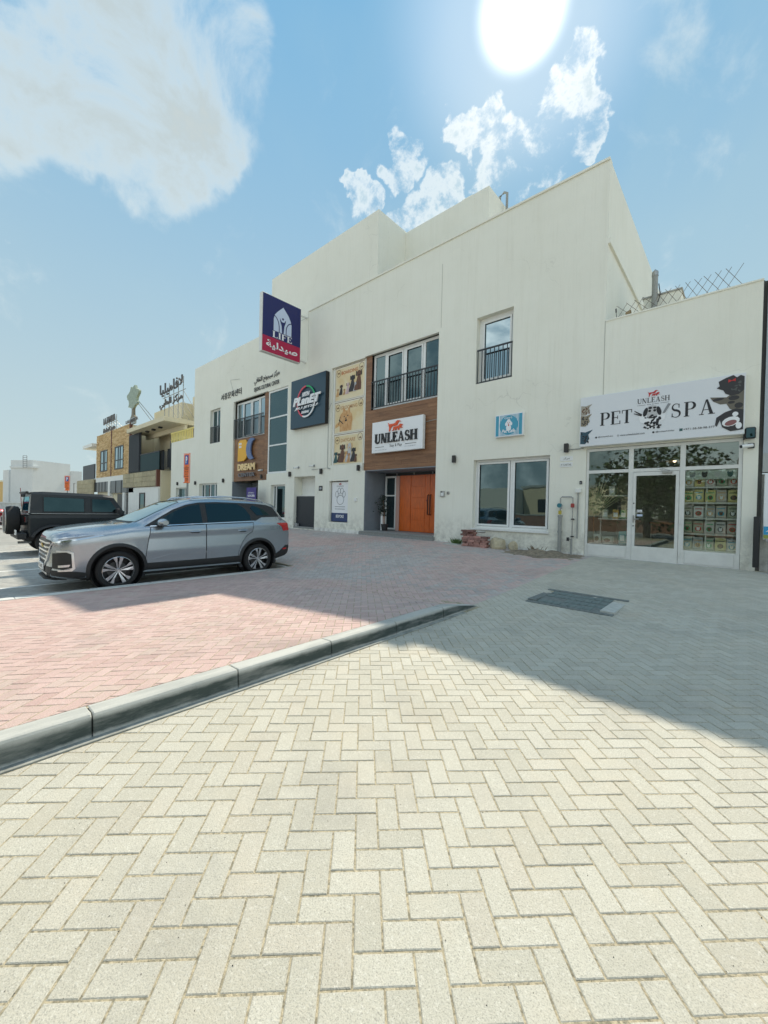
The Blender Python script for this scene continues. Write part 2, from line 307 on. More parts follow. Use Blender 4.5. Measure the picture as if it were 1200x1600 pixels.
# print colours
def P_(n, c, r=.5): return M('print_' + n, c, r)
p_white = P_('white', (.72, .74, .76)); p_wh2 = P_('bright_white', (.82, .83, .84)); p_navy = P_('navy', (.006, .012, .11), .3); p_crim = P_('crimson', (.42, .005, .06), .3)
p_ice = P_('ice', (.55, .63, .78)); p_blk = P_('black', (.012, .012, .014)); p_ored = P_('orange_red', (.72, .09, .02)); p_dred = P_('dark_red', (.5, .03, .03))
p_slate = P_('slate', (.018, .055, .085), .3); p_cream = P_('cream', (.72, .58, .33)); p_crm2 = P_('pale_cream', (.78, .72, .58)); p_brown = P_('brown', (.14, .06, .03)); p_tan = P_('tan', (.50, .27, .12))
p_dk = P_('charcoal', (.03, .028, .03)); p_gd = P_('golden', (.62, .36, .14)); p_gry = P_('grey', (.25, .26, .27)); p_lg = P_('light_grey', (.5, .5, .5)); p_sky = P_('sky_blue', (.06, .33, .47)); p_yel = P_('yellow', (.80, .42, .03)); p_blu = P_('blue', (.05, .09, .25))
p_pur = P_('purple', (.04, .02, .20)); p_lime = P_('lime', (.55, .60, .06)); p_grn = P_('green', (.02, .35, .14)); p_pinkr = P_('pink_red', (.65, .08, .12)); p_or = P_('orange', (.85, .16, .02)); p_pb = P_('parking_blue', (.02, .08, .35)); p_teal = P_('teal_dark', (.03, .10, .10)); p_cyan = P_('cyan', (.03, .33, .6)); p_pk = P_('pale_pink', (.6, .45, .45))
# ---------------------------------------------------------------- helpers
class MB:
    def __init__(s): s.v = []; s.f = []; s.m = []; s.cur = 0
    def add(s, vs, fs):
        o = len(s.v); s.v += [tuple(v) for v in vs]; s.f += [tuple(i + o for i in f) for f in fs]; s.m += [s.cur] * len(fs); return s
    def box(s, x0, x1, y0, y1, z0, z1):
        return s.add([(x0, y0, z0), (x1, y0, z0), (x1, y1, z0), (x0, y1, z0), (x0, y0, z1), (x1, y0, z1), (x1, y1, z1), (x0, y1, z1)],
                     [(3, 2, 1, 0), (4, 5, 6, 7), (0, 1, 5, 4), (1, 2, 6, 5), (2, 3, 7, 6), (3, 0, 4, 7)])
    def cbox(s, x0, x1, y0, y1, z0, z1, c=.01):
        # chamfered box: cross-section in xz along y, ends inset
        def ring(y, k): return [(x0 + k, y, z0 + c + k * 0), (x0 + c + k, y, z0 + k), (x1 - c - k, y, z0 + k), (x1 - k, y, z0 + c), (x1 - k, y, z1 - c), (x1 - c - k, y, z1 - k), (x0 + c + k, y, z1 - k), (x0 + k, y, z1 - c)]
        rs = [ring(y0, c * .7), ring(y0 + c, 0), ring(y1 - c, 0), ring(y1, c * .7)]; return s.loft(rs)
    def loft(s, rs, cap=True, closed=True):
        n = len(rs[0]); vs = [p for r in rs for p in r]; fs = []
        for i in range(len(rs) - 1):
            for j in range(n if closed else n - 1):
                k = (j + 1) % n; fs.append((i * n + j, i * n + k, (i + 1) * n + k, (i + 1) * n + j))
        if cap: fs.append(tuple(range(n))[::-1]); fs.append(tuple((len(rs) - 1) * n + j for j in range(n)))
        return s.add(vs, fs)
    def prism(s, poly, a, b, ax='y'):
        # poly in the two other axes, extruded from a to b along ax
        def p(q, t): return {'y': (q[0], t, q[1]), 'x': (t, q[0], q[1]), 'z': (q[0], q[1], t)}[ax]
        n = len(poly); return s.add([p(q, a) for q in poly] + [p(q, b) for q in poly], [tuple(range(n)), tuple(range(2 * n - 1, n - 1, -1))] + [(i, (i + 1) % n + 0, (i + 1) % n + n, i + n) for i in range(n)])
    def flat(s, poly, y): return s.add([(q[0], y, q[1]) for q in poly], [tuple(range(len(poly)))])
    def tube(s, pts, r, n=8, cap=True):
        pts = [Vector(p) for p in pts]; rs = []
        for i, p in enumerate(pts):
            t = (pts[min(i + 1, len(pts) - 1)] - pts[max(i - 1, 0)]).normalized()
            a = t.cross(Vector((0, 0, 1)) if abs(t.z) < .9 else Vector((1, 0, 0))).normalized(); b = t.cross(a)
            rr = r[i] if isinstance(r, (list, tuple)) else r
            rs.append([tuple(p + a * math.cos(2 * math.pi * k / n) * rr + b * math.sin(2 * math.pi * k / n) * rr) for k in range(n)])
        return s.loft(rs, cap)
    def lathe(s, prof, c, ax='x', n=32):
        # prof: (t along axis, radius)
        rs = []
        for k in range(n):
            a = 2 * math.pi * k / n; ca, sa = math.cos(a), math.sin(a)
            rs.append([{'x': (c[0] + t, c[1] + r * ca, c[2] + r * sa), 'y': (c[0] + r * ca, c[1] + t, c[2] + r * sa), 'z': (c[0] + r * ca, c[1] + r * sa, c[2] + t)}[ax] for t, r in prof])
        m_ = len(prof); vs = [p for r in rs for p in r]; fs = []
        for i in range(n):
            j = (i + 1) % n
            for k in range(m_ - 1): fs.append((i * m_ + k, i * m_ + k + 1, j * m_ + k + 1, j * m_ + k))
        return s.add(vs, fs)
    def mesh(s, name, mats, smooth=False, recalc=True):
        me = bpy.data.meshes.new(name); me.from_pydata(s.v, [], s.f)
        for q in (mats if isinstance(mats, (list, tuple)) else [mats]): me.materials.append(q)
        if any(s.m): me.polygons.foreach_set('material_index', s.m)
        if recalc:
            bm = bmesh.new(); bm.from_mesh(me); bmesh.ops.recalc_face_normals(bm, faces=bm.faces); bm.to_mesh(me); bm.free()
        if smooth:
            me.polygons.foreach_set('use_smooth', [True] * len(me.polygons))
            try: me.set_sharp_from_angle(angle=R(38))
            except Exception: pass
        me.update(); return me
ROOT = {}
def link(o, parent=None):
    C.objects.link(o)
    if parent is not None:
        o.parent = parent; o.location = -Vector(ROOT[parent.name]) if parent.name in ROOT else Vector((0, 0, 0))
    return o
def part(name, mb, mat, parent=None, smooth=False, recalc=True, **kw):
    me = mb.mesh(name, mat, smooth, recalc) if isinstance(mb, MB) else mb
    o = link(bpy.data.objects.new(name, me), parent)
    for k, v in kw.items(): o[k] = v
    return o
def thing(name, label, cat, loc=(0, 0, 0), group=None):
    o = bpy.data.objects.new(name, None); C.objects.link(o); o.location = loc; o.empty_display_size = .1; ROOT[o.name] = tuple(loc)
    o['label'] = label; o['category'] = cat
    if group: o['group'] = group
    return o
def solo(name, mb, mat, label, cat, group=None, **k):
    o = part(name, mb, mat, None, **k); o['label'] = label; o['category'] = cat
    if group: o['group'] = group
    return o
def struct(name, mb, mat, **k):
    o = part(name, mb, mat, None, **k); o['kind'] = 'structure'; return o
def copy_tree(o, parent=None, remap=None):
    c = o.copy()
    if remap and c.data and any(ms in remap for ms in c.data.materials):
        c.data = c.data.copy()
        for i, ms in enumerate(c.data.materials):
            if ms in remap: c.data.materials[i] = remap[ms]
    C.objects.link(c); c.parent = parent
    for ch in list(o.children): copy_tree(ch, c, remap)
    return c
# text: all lettering drawn in the xz plane, facing -y
AR = {'ا': (0xFE8D, 0xFE8E), 'ب': (0xFE8F, 0xFE90, 0xFE91, 0xFE92), 'ة': (0xFE93, 0xFE94), 'ث': (0xFE99, 0xFE9A, 0xFE9B, 0xFE9C), 'ج': (0xFE9D, 0xFE9E, 0xFE9F, 0xFEA0), 'د': (0xFEA9, 0xFEAA), 'ر': (0xFEAD, 0xFEAE), 'ز': (0xFEAF, 0xFEB0), 'س': (0xFEB1, 0xFEB2, 0xFEB3, 0xFEB4), 'ص': (0xFEB9, 0xFEBA, 0xFEBB, 0xFEBC), 'ط': (0xFEC1, 0xFEC2, 0xFEC3, 0xFEC4), 'ف': (0xFED1, 0xFED2, 0xFED3, 0xFED4), 'ق': (0xFED5, 0xFED6, 0xFED7, 0xFED8), 'ك': (0xFED9, 0xFEDA, 0xFEDB, 0xFEDC), 'ل': (0xFEDD, 0xFEDE, 0xFEDF, 0xFEE0), 'م': (0xFEE1, 0xFEE2, 0xFEE3, 0xFEE4), 'ن': (0xFEE5, 0xFEE6, 0xFEE7, 0xFEE8), 'و': (0xFEED, 0xFEEE), 'ي': (0xFEF1, 0xFEF2, 0xFEF3, 0xFEF4)}
def arabic(s):
    words = []
    for w in s.split(' '):
        out = []; join = False; i = 0
        while i < len(w):
            ch = w[i]
            if ch == 'ل' and i + 1 < len(w) and w[i + 1] == 'ا': out.append(chr(0xFEFC if join else 0xFEFB)); join = False; i += 2; continue
            fm = AR[ch]; nxt = i + 1 < len(w) and len(fm) == 4
            k = (3 if nxt else 1) if join else (2 if nxt else 0); out.append(chr(fm[k])); join = nxt; i += 1
        words.append(''.join(out[::-1]))
    return ' '.join(words[::-1])
def text_mb(s, x0, x1, z0, z1, y, ext=.0, bold=0., shear=0., keep=False, res=3):
    cu = bpy.data.curves.new('t', 'FONT'); cu.body = s; cu.size = 1; cu.extrude = 0; cu.offset = bold; cu.shear = shear; cu.resolution_u = res
    o = bpy.data.objects.new('t', cu); me = o.to_mesh(); vs = [v.co.copy() for v in me.vertices]; fs = [tuple(p.vertices) for p in me.polygons]; o.to_mesh_clear(); bpy.data.objects.remove(o); bpy.data.curves.remove(cu)
    mb = MB()
    if not vs: return mb
    a0 = min(v.x for v in vs); a1 = max(v.x for v in vs); b0 = min(v.y for v in vs); b1 = max(v.y for v in vs)
    sx = (x1 - x0) / max(a1 - a0, 1e-6); sz = (z1 - z0) / max(b1 - b0, 1e-6)
    if keep: sx = sz = min(sx, sz); x0 = (x0 + x1) / 2 - sx * (a1 - a0) / 2
    P = [(x0 + (v.x - a0) * sx, y, z0 + (v.y - b0) * sz) for v in vs]; mb.add(P, fs)
    if ext:
        from collections import Counter
        ec = Counter(); 
        for f in fs:
            for i in range(len(f)): ec[tuple(sorted((f[i], f[(i + 1) % len(f)])))] += 1
        n = len(P); mb.add(P + [(p[0], p[1] + ext, p[2]) for p in P], [(a, b, b + n, a + n) for (a, b), c in ec.items() if c == 1])
    return mb
def text(s, x0, x1, z0, z1, y, mat, parent, name='lettering', **k):
    lab = k.pop('label', None); o = part(name, text_mb(s, x0, x1, z0, z1, y, **k), mat, parent, recalc=False)
    if lab: o['label'] = lab
    return o
# serif capitals built from stems, bowls and slab serifs (unit height)
def vstroke(pts, ws):
    L_, R_ = [], []
    for i, p in enumerate(pts):
        a = Vector(pts[max(i - 1, 0)]); b = Vector(pts[min(i + 1, len(pts) - 1)]); t = (b - a).normalized(); n = Vector((-t.y, t.x)) * ws[i] / 2
        L_.append((p[0] + n.x, p[1] + n.y)); R_.append((p[0] - n.x, p[1] - n.y))
    return [[L_[i], L_[i + 1], R_[i + 1], R_[i]] for i in range(len(pts) - 1)]
def arc(cx, cy, rx, ry, a0, a1, n=14): return [(cx + rx * math.cos(R(a0 + (a1 - a0) * i / n)), cy + ry * math.sin(R(a0 + (a1 - a0) * i / n))) for i in range(n + 1)]
def rc(x0, z0, x1, z1): return [[(x0, z0), (x1, z0), (x1, z1), (x0, z1)]]
def glyph(ch, T=.17, t=.06):
    s = .045; e = .07
    def stem(x, w=T, top=True, bot=True): return rc(x, 0, x + w, 1) + (rc(x - e, 1 - s, x + w + e, 1) if top else []) + (rc(x - e, 0, x + w + e, s) if bot else [])
    if ch == 'I': return stem(e), T + 2 * e
    if ch == 'L': return stem(e) + rc(e, 0, .62, t) + rc(.57, 0, .62, .25), .64
    if ch == 'E': return stem(e) + rc(e, 0, .62, t) + rc(.57, 0, .62, .25) + rc(e, 1 - t, .6, 1) + rc(.55, .78, .6, 1) + rc(e, .49, .46, .49 + t) + rc(.42, .4, .46, .65), .66
    if ch == 'F': return stem(e) + rc(e, 1 - t, .6, 1) + rc(.55, .78, .6, 1) + rc(e, .49, .46, .49 + t) + rc(.42, .4, .46, .65), .62
    if ch == 'H': return stem(e) + stem(.58) + rc(e, .48, .6, .48 + t), .82
    if ch == 'T': return rc(.31 - T / 2, 0, .31 + T / 2, 1) + rc(.31 - T / 2 - e, 0, .31 + T / 2 + e, s) + rc(0, 1 - t, .62, 1) + rc(0, .76, .045, 1) + rc(.575, .76, .62, 1), .64
    if ch == 'P': return stem(e) + vstroke([(e + T * .5, .97)] + arc(.34, .73, .22, .24, 90, -90) + [(e + T * .5, .49)], [t] * 2 + [t + (T - t) * math.sin(math.pi * i / 13) for i in range(13)] + [t] * 2), .64
    if ch == 'U': return rc(e, .3, e + T, 1) + rc(0, 1 - s, T + 2 * e, 1) + vstroke([(e + T / 2, .32)] + arc(.40, .32, .245, .27, 180, 360) + [(.645, 1)], [T, T] + [T + (t - T) * i / 13 for i in range(14)] + [t]) + rc(.56, 1 - s, .75, 1), .78
    if ch == 'N': return rc(.1, 0, .1 + t, 1) + rc(.02, 0, .24, s) + rc(.64, 0, .64 + t, 1) + rc(.54, 1 - s, .8, 1) + rc(0, 1 - s, .2, 1) + [[(.06, 1), (.06 + T * 1.1, 1), (.70, 0), (.70 - T * 1.0, 0)]], .82
    if ch == 'A': return [[(.10, 0), (.155, 0), (.40, 1), (.34, 1)], [(.34, 1), (.44, 1), (.74, 0), (.55, 0)]] + rc(.2, .3, .58, .3 + t * .9) + rc(0, 0, .25, s) + rc(.47, 0, .82, s), .82
    if ch == 'S':
        pts = arc(.30, .745, .20, .225, 25, 250, 12) + [(.30, .52)] + arc(.30, .265, .22, .235, 70, -155, 12)
        n = len(pts); ws = [t * .8 + (T - t) * math.exp(-((i - n / 2) / (n * .22)) ** 2) for i in range(n)]
        return vstroke(pts, ws) + rc(.44, .68, .485, .95) + rc(.07, .05, .115, .32), .58
    return [], .4
def serif(s, x0, x1, z0, z1, y, mat, parent, name='lettering', ext=0., T=.17, t=.06, gap=.07):
    polys = []; x = 0
    for ch in s:
        g, w = glyph(ch, T, t); polys += [[(p[0] + x, p[1]) for p in q] for q in g]; x += w + gap
    x -= gap; mb = MB(); sx = (x1 - x0) / x; sz = z1 - z0
    for i, q in enumerate(polys):
        q = [(x0 + p[0] * sx, z0 + p[1] * sz) for p in q]
        if ext: mb.prism(q, y - .0001 * (i % 7), y + ext)
        else: mb.flat(q, y - .00005 * (i % 7))
    return part(name, mb, mat, parent)
def ell(cx, cz, rx, rz, n=20, a=0): return [(cx + rx * math.cos(2 * math.pi * i / n) * math.cos(a) - rz * math.sin(2 * math.pi * i / n) * math.sin(a), cz + rx * math.cos(2 * math.pi * i / n) * math.sin(a) + rz * math.sin(2 * math.pi * i / n) * math.cos(a)) for i in range(n)]
def ring_mb(cx, cz, rx, rz, w, y, a0=0, a1=360, n=36, ext=0.):
    mb = MB(); pts = arc(cx, cz, rx, rz, a0, a1, n)
    for q in vstroke(pts, [w] * len(pts)):
        if ext: mb.prism(q, y, y + ext)
        else: mb.flat(q, y)
    return mb
BIGDOG = [(.0, .84), (.03, .86), (.10, .70), (.20, .72), (.40, .72), (.52, .78), (.58, .92), (.66, 1.0), (.76, .97), (.86, .88), (.84, .84), (.74, .84), (.70, .74), (.66, .60), (.60, .50), (.46, .50), (.34, .52), (.26, .40), (.20, .30), (.16, .12), (.17, .02), (.08, .0), (.09, .06), (.10, .30), (.10, .44), (.06, .58), (.06, .70)]
PUP = [(.44, .42), (.58, .40), (.74, .44), (.80, .56), (.88, .60), (.98, .55), (1.02, .47), (.94, .46), (.90, .34), (1.0, .22), (.97, .18), (.84, .24), (.78, .20), (.78, .02), (.72, .02), (.70, .20), (.62, .20), (.56, .04), (.50, .02), (.52, .18), (.46, .24), (.42, .08), (.34, .0), (.32, .04), (.38, .14), (.38, .30)]
def logo_dogs(x0, x1, z0, z1, y, mat, parent, ext=0.):
    w = x1 - x0; h = z1 - z0; mb = MB(); mb2 = MB()
    for P, b_, yy in ((BIGDOG, mb, y), (PUP, mb2, y - .006)):
        q = [(x0 + a * w, z0 + c * h) for a, c in P]
        b_.prism(q, yy, yy + max(ext, .002))
    part('dog_emblem', mb, mat, parent); part('puppy_emblem', mb2, mat, parent)
# ---------------------------------------------------------------- ground heights
def sm(t): t = max(0., min(1., t)); return t * t * (3 - 2 * t)
def groad(x, y): return .27 * sm((y - 4) / 7.5)
def gpave(x, y):
    k = max(0., min(1., (-2.9 - x) / 5.8))
    return groad(x, y) * (1 - k) + k * (-.2 + .52 * sm((y - 4.6) / 7)) + .14 * (1 - k) * (1 - sm((y - 4.3) / .85))
def gpark(x, y): return -.28
# ---------------------------------------------------------------- far ground
struct('ground', MB().add([(-400, -300, -.42), (300, -300, -.42), (300, 400, -.42), (-400, 400, -.42)], [(0, 1, 2, 3)]), m_sandg)
m_asph = M('lane_surface', (.33, .32, .29), .9, var=.15, scale=1.2, bump=.4, bscale=60, col2=(.27, .27, .25))
struct('side_road', MB().box(-75, -20.02, -40, 6.05, -.4, -.285), m_asph)
struct('building_apron', MB().box(-75, -24.02, 6.052, 11.45, -.4, .12), m_asph)
struct('opposite_road', MB().box(-40, 30, -40, -3.02, -.4, -.03), m_asph)
def bed(name, x0, x1, y0, y1, g):
    nx = max(1, int((x1 - x0) / .5)); ny = max(2, int((y1 - y0) / .25)); mb = MB(); vs = []; fs = []
    for j in range(ny + 1):
        for i in range(nx + 1):
            x = x0 + (x1 - x0) * i / nx; y = y0 + (y1 - y0) * j / ny; vs.append((x, y, g(x, y) - .0028))
    for j in range(ny):
        for i in range(nx): a = j * (nx + 1) + i; fs.append((a, a + 1, a + nx + 2, a + nx + 1))
    mb.add(vs, fs); return mb
r_road = struct('road_paving', bed('r', -2.9, 6, -3, 11.6, groad), m_sand)
r_pave = struct('pavement', bed('p', -8.66, -2.95, -3, 11.6, gpave), m_sand)
b2 = bed('p', -24, -8.66, 6.06, 11.6, gpave)
part('bedding', b2, m_sand, r_pave)
r_park = struct('parking_bay_paving', bed('k', -20, -8.8, -3, 6.05, gpark), m_sand)
# herringbone blocks, 200 x 100 mm, laid at 45 degrees to the buildings
GP = .0955; E1 = (math.sqrt(.5), math.sqrt(.5)); E2 = (-math.sqrt(.5), math.sqrt(.5))
def clip(P, ax, v, keep_gt):
    out = []
    for i in range(len(P)):
        a, b = P[i], P[(i + 1) % len(P)]; da = (a[ax] - v) * (1 if keep_gt else -1); db = (b[ax] - v) * (1 if keep_gt else -1)
        if da >= 0: out.append(a)
        if (da >= 0) != (db >= 0): t = da / (da - db); out.append((a[0] + (b[0] - a[0]) * t, a[1] + (b[1] - a[1]) * t))
    return out
REG = [(-2.765, 4.2, -.6, 5.2, groad, 'road'), (-2.9, 4.2, 5.2, 11.47, groad, 'road'), (-8.60, -2.995, -.6, 5.2, gpave, 'pave'), (-8.60, -2.9, 5.2, 11.47, gpave, 'pave'),
       (-24, -8.60, 6.12, 11.47, gpave, 'pave'), (-20, -8.82, -3, 6.0, gpark, 'park')]
HOLE = (-2.42, -1.24, 5.93, 6.97)
full = []   # (distance, kind, cx, cy, horizontal?, z)
mass = {'road': MB(), 'pave': MB(), 'park': MB()}
PAT_ = {'road': .0, 'pave': .03, 'park': .07}
rng = random.Random(3)
def emit_block(mb, P, g, dz, tx, ty, gap=.0034, ch=.003):
    L = [(p[0] * E1[0] + p[1] * E1[1], p[0] * E2[0] + p[1] * E2[1]) for p in P]
    a0 = min(p[0] for p in L); a1 = max(p[0] for p in L); b0 = min(p[1] for p in L); b1 = max(p[1] for p in L)
    if a1 - a0 < .02 or b1 - b0 < .02: return
    ca, cb = (a0 + a1) / 2, (b0 + b1) / 2
    def ring(k, dd):
        o = []
        for a, b in L:
            a_ = ca + (a - ca) * (1 - 2 * k / (a1 - a0)); b_ = cb + (b - cb) * (1 - 2 * k / (b1 - b0))
            x = a_ * E1[0] + b_ * E2[0]; y = a_ * E1[1] + b_ * E2[1]; o.append((x, y, g(x, y) + dz + tx * (a - ca) + ty * (b - cb) + dd))
        return o
    n = len(L); r1 = ring(gap, -.012); r2 = ring(gap, -ch * .8); r3 = ring(gap + ch, 0)
    o = len(mb.v); mb.v += r1 + r2 + r3
    for i in range(n):
        j = (i + 1) % n; mb.f.append((o + i, o + j, o + n + j, o + n + i)); mb.f.append((o + n + i, o + n + j, o + 2 * n + j, o + 2 * n + i))
    mb.f.append(tuple(range(o + 2 * n, o + 3 * n))); mb.m += [0] * (2 * n + 1)
for i in range(-182, 182):
    for j in range(-64, 362):
        k = (i - j) % 4
        if k not in (0, 3): continue
        a0, b0 = i * GP, j * GP; a1, b1 = (a0 + 2 * GP, b0 + GP) if k == 0 else (a0 + GP, b0 + 2 * GP)
        ca, cb = (a0 + a1) / 2, (b0 + b1) / 2; x = ca * E1[0] + cb * E2[0]; y = ca * E1[1] + cb * E2[1]
        if not (-24 < x < 4.3 and -3 < y < 11.6): continue
        dep = x * f0.x + y * f0.y; rt = x * r0.x + y * r0.y
        if dep < .25 or abs(rt) > dep * 1.35 + .6: continue
        if dep > 17 and x < -8.6 and y < 6: continue
        P = [(a * E1[0] + b * E2[0], a * E1[1] + b * E2[1]) for a, b in ((a0, b0), (a1, b0), (a1, b1), (a0, b1))]
        sink = (rng.random() - .5) * .0024; tx = (rng.random() - .5) * .018; ty = (rng.random() - .5) * .018
        for (x0, x1, y0, y1, g, kd) in REG:
            if max(p[0] for p in P) < x0 or min(p[0] for p in P) > x1 or max(p[1] for p in P) < y0 or min(p[1] for p in P) > y1: continue
            if kd == 'road' and HOLE[0] + .08 < x < HOLE[1] - .08 and HOLE[2] + .08 < y < HOLE[3] - .08: continue
            Q = P
            inside = all(x0 <= p[0] <= x1 and y0 <= p[1] <= y1 for p in P)
            if not inside:
                for ax, v, kg in ((0, x0, 1), (0, x1, 0), (1, y0, 1), (1, y1, 0)):
                    if Q: Q = clip(Q, ax, v, kg)
                if len(Q) < 3: continue
            if kd == 'road' and inside and y < 3.9 and abs(rt) < dep * 1.05 + .1: full.append((dep, x, y, k, sink, tx, ty, P))
            else: emit_block(mass[kd], Q, g, sink, tx, ty)
full.sort(key=lambda t: t[0])
proto = MB(); emit_block(proto, [(a * E1[0] + b * E2[0], a * E1[1] + b * E2[1]) for a, b in ((-GP, -GP / 2), (GP, -GP / 2), (GP, GP / 2), (-GP, GP / 2))], lambda x, y: 0, 0, 0, 0)
pm = proto.mesh('paver', m_pg)
for q, (dep, x, y, k, sink, tx, ty, P) in enumerate(full):
    if q < 300:
        o = bpy.data.objects.new('paver', pm); C.objects.link(o); o.parent = r_road; o.location = (x, y, sink); o.rotation_euler = (tx * .7, ty * .7, 0 if k == 0 else math.pi / 2)
    else: emit_block(mass['road'], P, groad, sink, tx, ty)
for kd, par, mt in (('road', r_road, m_pg), ('pave', r_pave, m_pr), ('park', r_park, m_pp)):
    part('paver_field', mass[kd], mt, par, recalc=False, kind='stuff')
# little grit and sand grains in the joints of the near road
mb = MB(); rg = random.Random(5)
for q in range(1300):
    dep = .6 + 5 * rg.random() ** 1.6; rt = (rg.random() * 2 - 1) * dep * 1.05; x = f0.x * dep + r0.x * rt; y = f0.y * dep + r0.y * rt
    if x < -2.74 or y > 8 or y < -.5: continue
    s = .0008 + .0022 * rg.random() ** 3; z = groad(x, y) + .001
    a = rg.random() * 6; p = [(x + s * math.cos(a + t) * (.7 + .6 * rg.random()), y + s * math.sin(a + t) * (.7 + .6 * rg.random())) for t in (0, 2.1, 4.2)]
    mb.add([(p[0][0], p[0][1], z - .001), (p[1][0], p[1][1], z - .001), (p[2][0], p[2][1], z - .001), (x, y, z + s)], [(0, 1, 3), (1, 2, 3), (2, 0, 3)])
part('grit', mb, M('grit', (.10, .095, .08), .95, island=.6), r_road, kind='stuff')
# ---------------------------------------------------------------- kerb
kerb = struct('kerb', MB().box(-2.86, -2.775, -3, 5.2, -.05, .006), M('haunch_concrete', (.30, .31, .28), .9, var=.35, scale=5, bump=.5))
ys = [-2.18, -1.25, -.33, .61, 1.53, 2.46, 3.40, 4.34]
for a, b in zip(ys[:-1], ys[1:]):
    pr = [(-2.99, -.05), (-2.99, .128), (-2.986, .136), (-2.862, .142), (-2.846, .137), (-2.838, .124), (-2.828, .02), (-2.828, -.05)]
    rs = []
    for t, kx in ((a + .004, .004), (a + .010, 0), (b - .010, 0), (b - .004, .004)): rs.append([(x - kx if x > -2.9 else x, t, z - kx if z > 0 else z) for x, z in pr])
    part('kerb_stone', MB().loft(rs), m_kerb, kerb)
rs = [[(x, t, min(z, max(.012, zz)) if z > 0 else z) for x, z in pr] for t, zz in ((4.345, .142), (4.5, .135), (4.8, .085), (5.2, .02))]
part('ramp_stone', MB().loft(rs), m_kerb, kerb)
# flush white edging between pavement and parking
ed = struct('parking_edging', MB().box(-8.82, -8.61, -3, -2.4, -.3, -.19), m_conc)
for t in range(-3, 8):
    a = t * 1.0 - .2
    if a > 5.2: break
    b_ = min(a + .994, 6.11); part('edging_stone', MB().cbox(-8.8, -8.62, a, b_, -.3, -.185, .008), M('edging_concrete', (.60, .60, .56), .8, var=.12, scale=5, bump=.3), ed)
part('edging_stone', MB().cbox(-12, -8.8, 6.01, 6.11, -.3, -.17, .008), MATS['edging_concrete'], ed)
mpaint = M('road_paint', (.72, .72, .68), .7, var=.2, scale=12)
for k, xx in enumerate((-10.3, -12.76, -15.2, -17.6)):
    part('bay_line', MB().box(xx - .05, xx + .05, -1.2, 5.9, -.2795, -.2755), mpaint, r_park, recalc=True)
# manhole
mh = thing('manhole_cover', 'dark sunken paved manhole cover with a white concrete border in front of the pet spa', 'manhole', (-1.85, 6.4, 0))
z0 = groad(-1.8, 6.4)
for (a, b, c, d, nm) in ((-2.42, -1.24, 5.93, 6.03, 0), (-2.42, -1.24, 6.87, 6.97, 0), (-2.42, -2.3, 6.03, 6.87, 0), (-1.42, -1.24, 6.03, 6.87, 1)):
    z1_ = groad(a, (c + d) / 2) + (.014 if nm else .010); part('frame_strip', MB().cbox(a, b, c, d, z1_ - .1, z1_, .004), M('pale_concrete', (.46, .47, .43), .8, var=.2, scale=7, bump=.4) if nm else M('dark_concrete', (.16, .18, .17), .85, var=.3, scale=9, bump=.6), mh)
part('cover_bed', MB().add([(-2.3, 6.03, groad(0, 6.03) + .001), (-1.42, 6.03, groad(0, 6.03) + .001), (-1.42, 6.87, groad(0, 6.87) + .001), (-2.3, 6.87, groad(0, 6.87) + .001)], [(0, 1, 2, 3)]), MATS['dark_concrete'], mh)
for i in range(8):
    for j in range(4):
        if rg.random() < .1: continue
        x0, y0 = -2.29 + i * .108, 6.04 + j * .207; z0 = groad(0, y0 + .1); part('cover_block', MB().cbox(x0 + .003, x0 + .103, y0 + .003, y0 + .2, z0 - .03, z0 + .010 - rg.random() * .006, .004), M('cover_block', (.15, .19, .18), .8, var=.3, scale=15, bump=.5), mh)
# ---------------------------------------------------------------- wall with openings
def wall_holes(cells_x, cells_z, solid, y, depth_of):
    mb = MB(); nx, nz = len(cells_x) - 1, len(cells_z) - 1
    def so(i, j): return 0 <= i < nx and 0 <= j < nz and solid(i, j)
    for i in range(nx):
        for j in range(nz):
            x0, x1, z0, z1 = cells_x[i], cells_x[i + 1], cells_z[j], cells_z[j + 1]
            if so(i, j): mb.add([(x0, y, z0), (x1, y, z0), (x1, y, z1), (x0, y, z1)], [(0, 1, 2, 3)])
            else:
                d = depth_of((x0 + x1) / 2, (z0 + z1) / 2)
                if d is None: continue
                if so(i - 1, j): mb.add([(x0, y, z0), (x0, y + d, z0), (x0, y + d, z1), (x0, y, z1)], [(0, 1, 2, 3)])
                if so(i + 1, j): mb.add([(x1, y, z0), (x1, y + d, z0), (x1, y + d, z1), (x1, y, z1)], [(3, 2, 1, 0)])
                if so(i, j - 1): mb.add([(x0, y, z0), (x1, y, z0), (x1, y + d, z0), (x0, y + d, z0)], [(0, 1, 2, 3)])
                if so(i, j + 1): mb.add([(x0, y, z1), (x1, y, z1), (x1, y + d, z1), (x0, y + d, z1)], [(3, 2, 1, 0)])
    return mb
HL = [(-25.6, -24.2, 5.29, 7.43, .25), (-27.05, -24.45, .5, 2.76, .25), (-31.0, -28.9, 1.0, 2.55, .25), (-22.53, -18.8, 2.77, 7.48, .12), (-18.8, -16.97, 3.08, 7.43, .1), (-22.53, -19.62, .36, 2.77, 1.3),
      (-18.36, -17.06, .75, 2.49, .22), (-16.3, -14.68, .37, 2.84, .5), (-13.66, -11.61, 3.24, 7.54, .12), (-11.61, -7.98, 2.93, 7.58, .12), (-11.46, -7.98, .47, 2.93, 1.2),
      (-13.67, -12.43, .76, 2.56, .16), (-6.51, -5.28, 5.48, 7.61, .24), (-6.5, -4.08, .85, 3.03, .22), (-3.135, -.02, .2, 3.12, .12)]
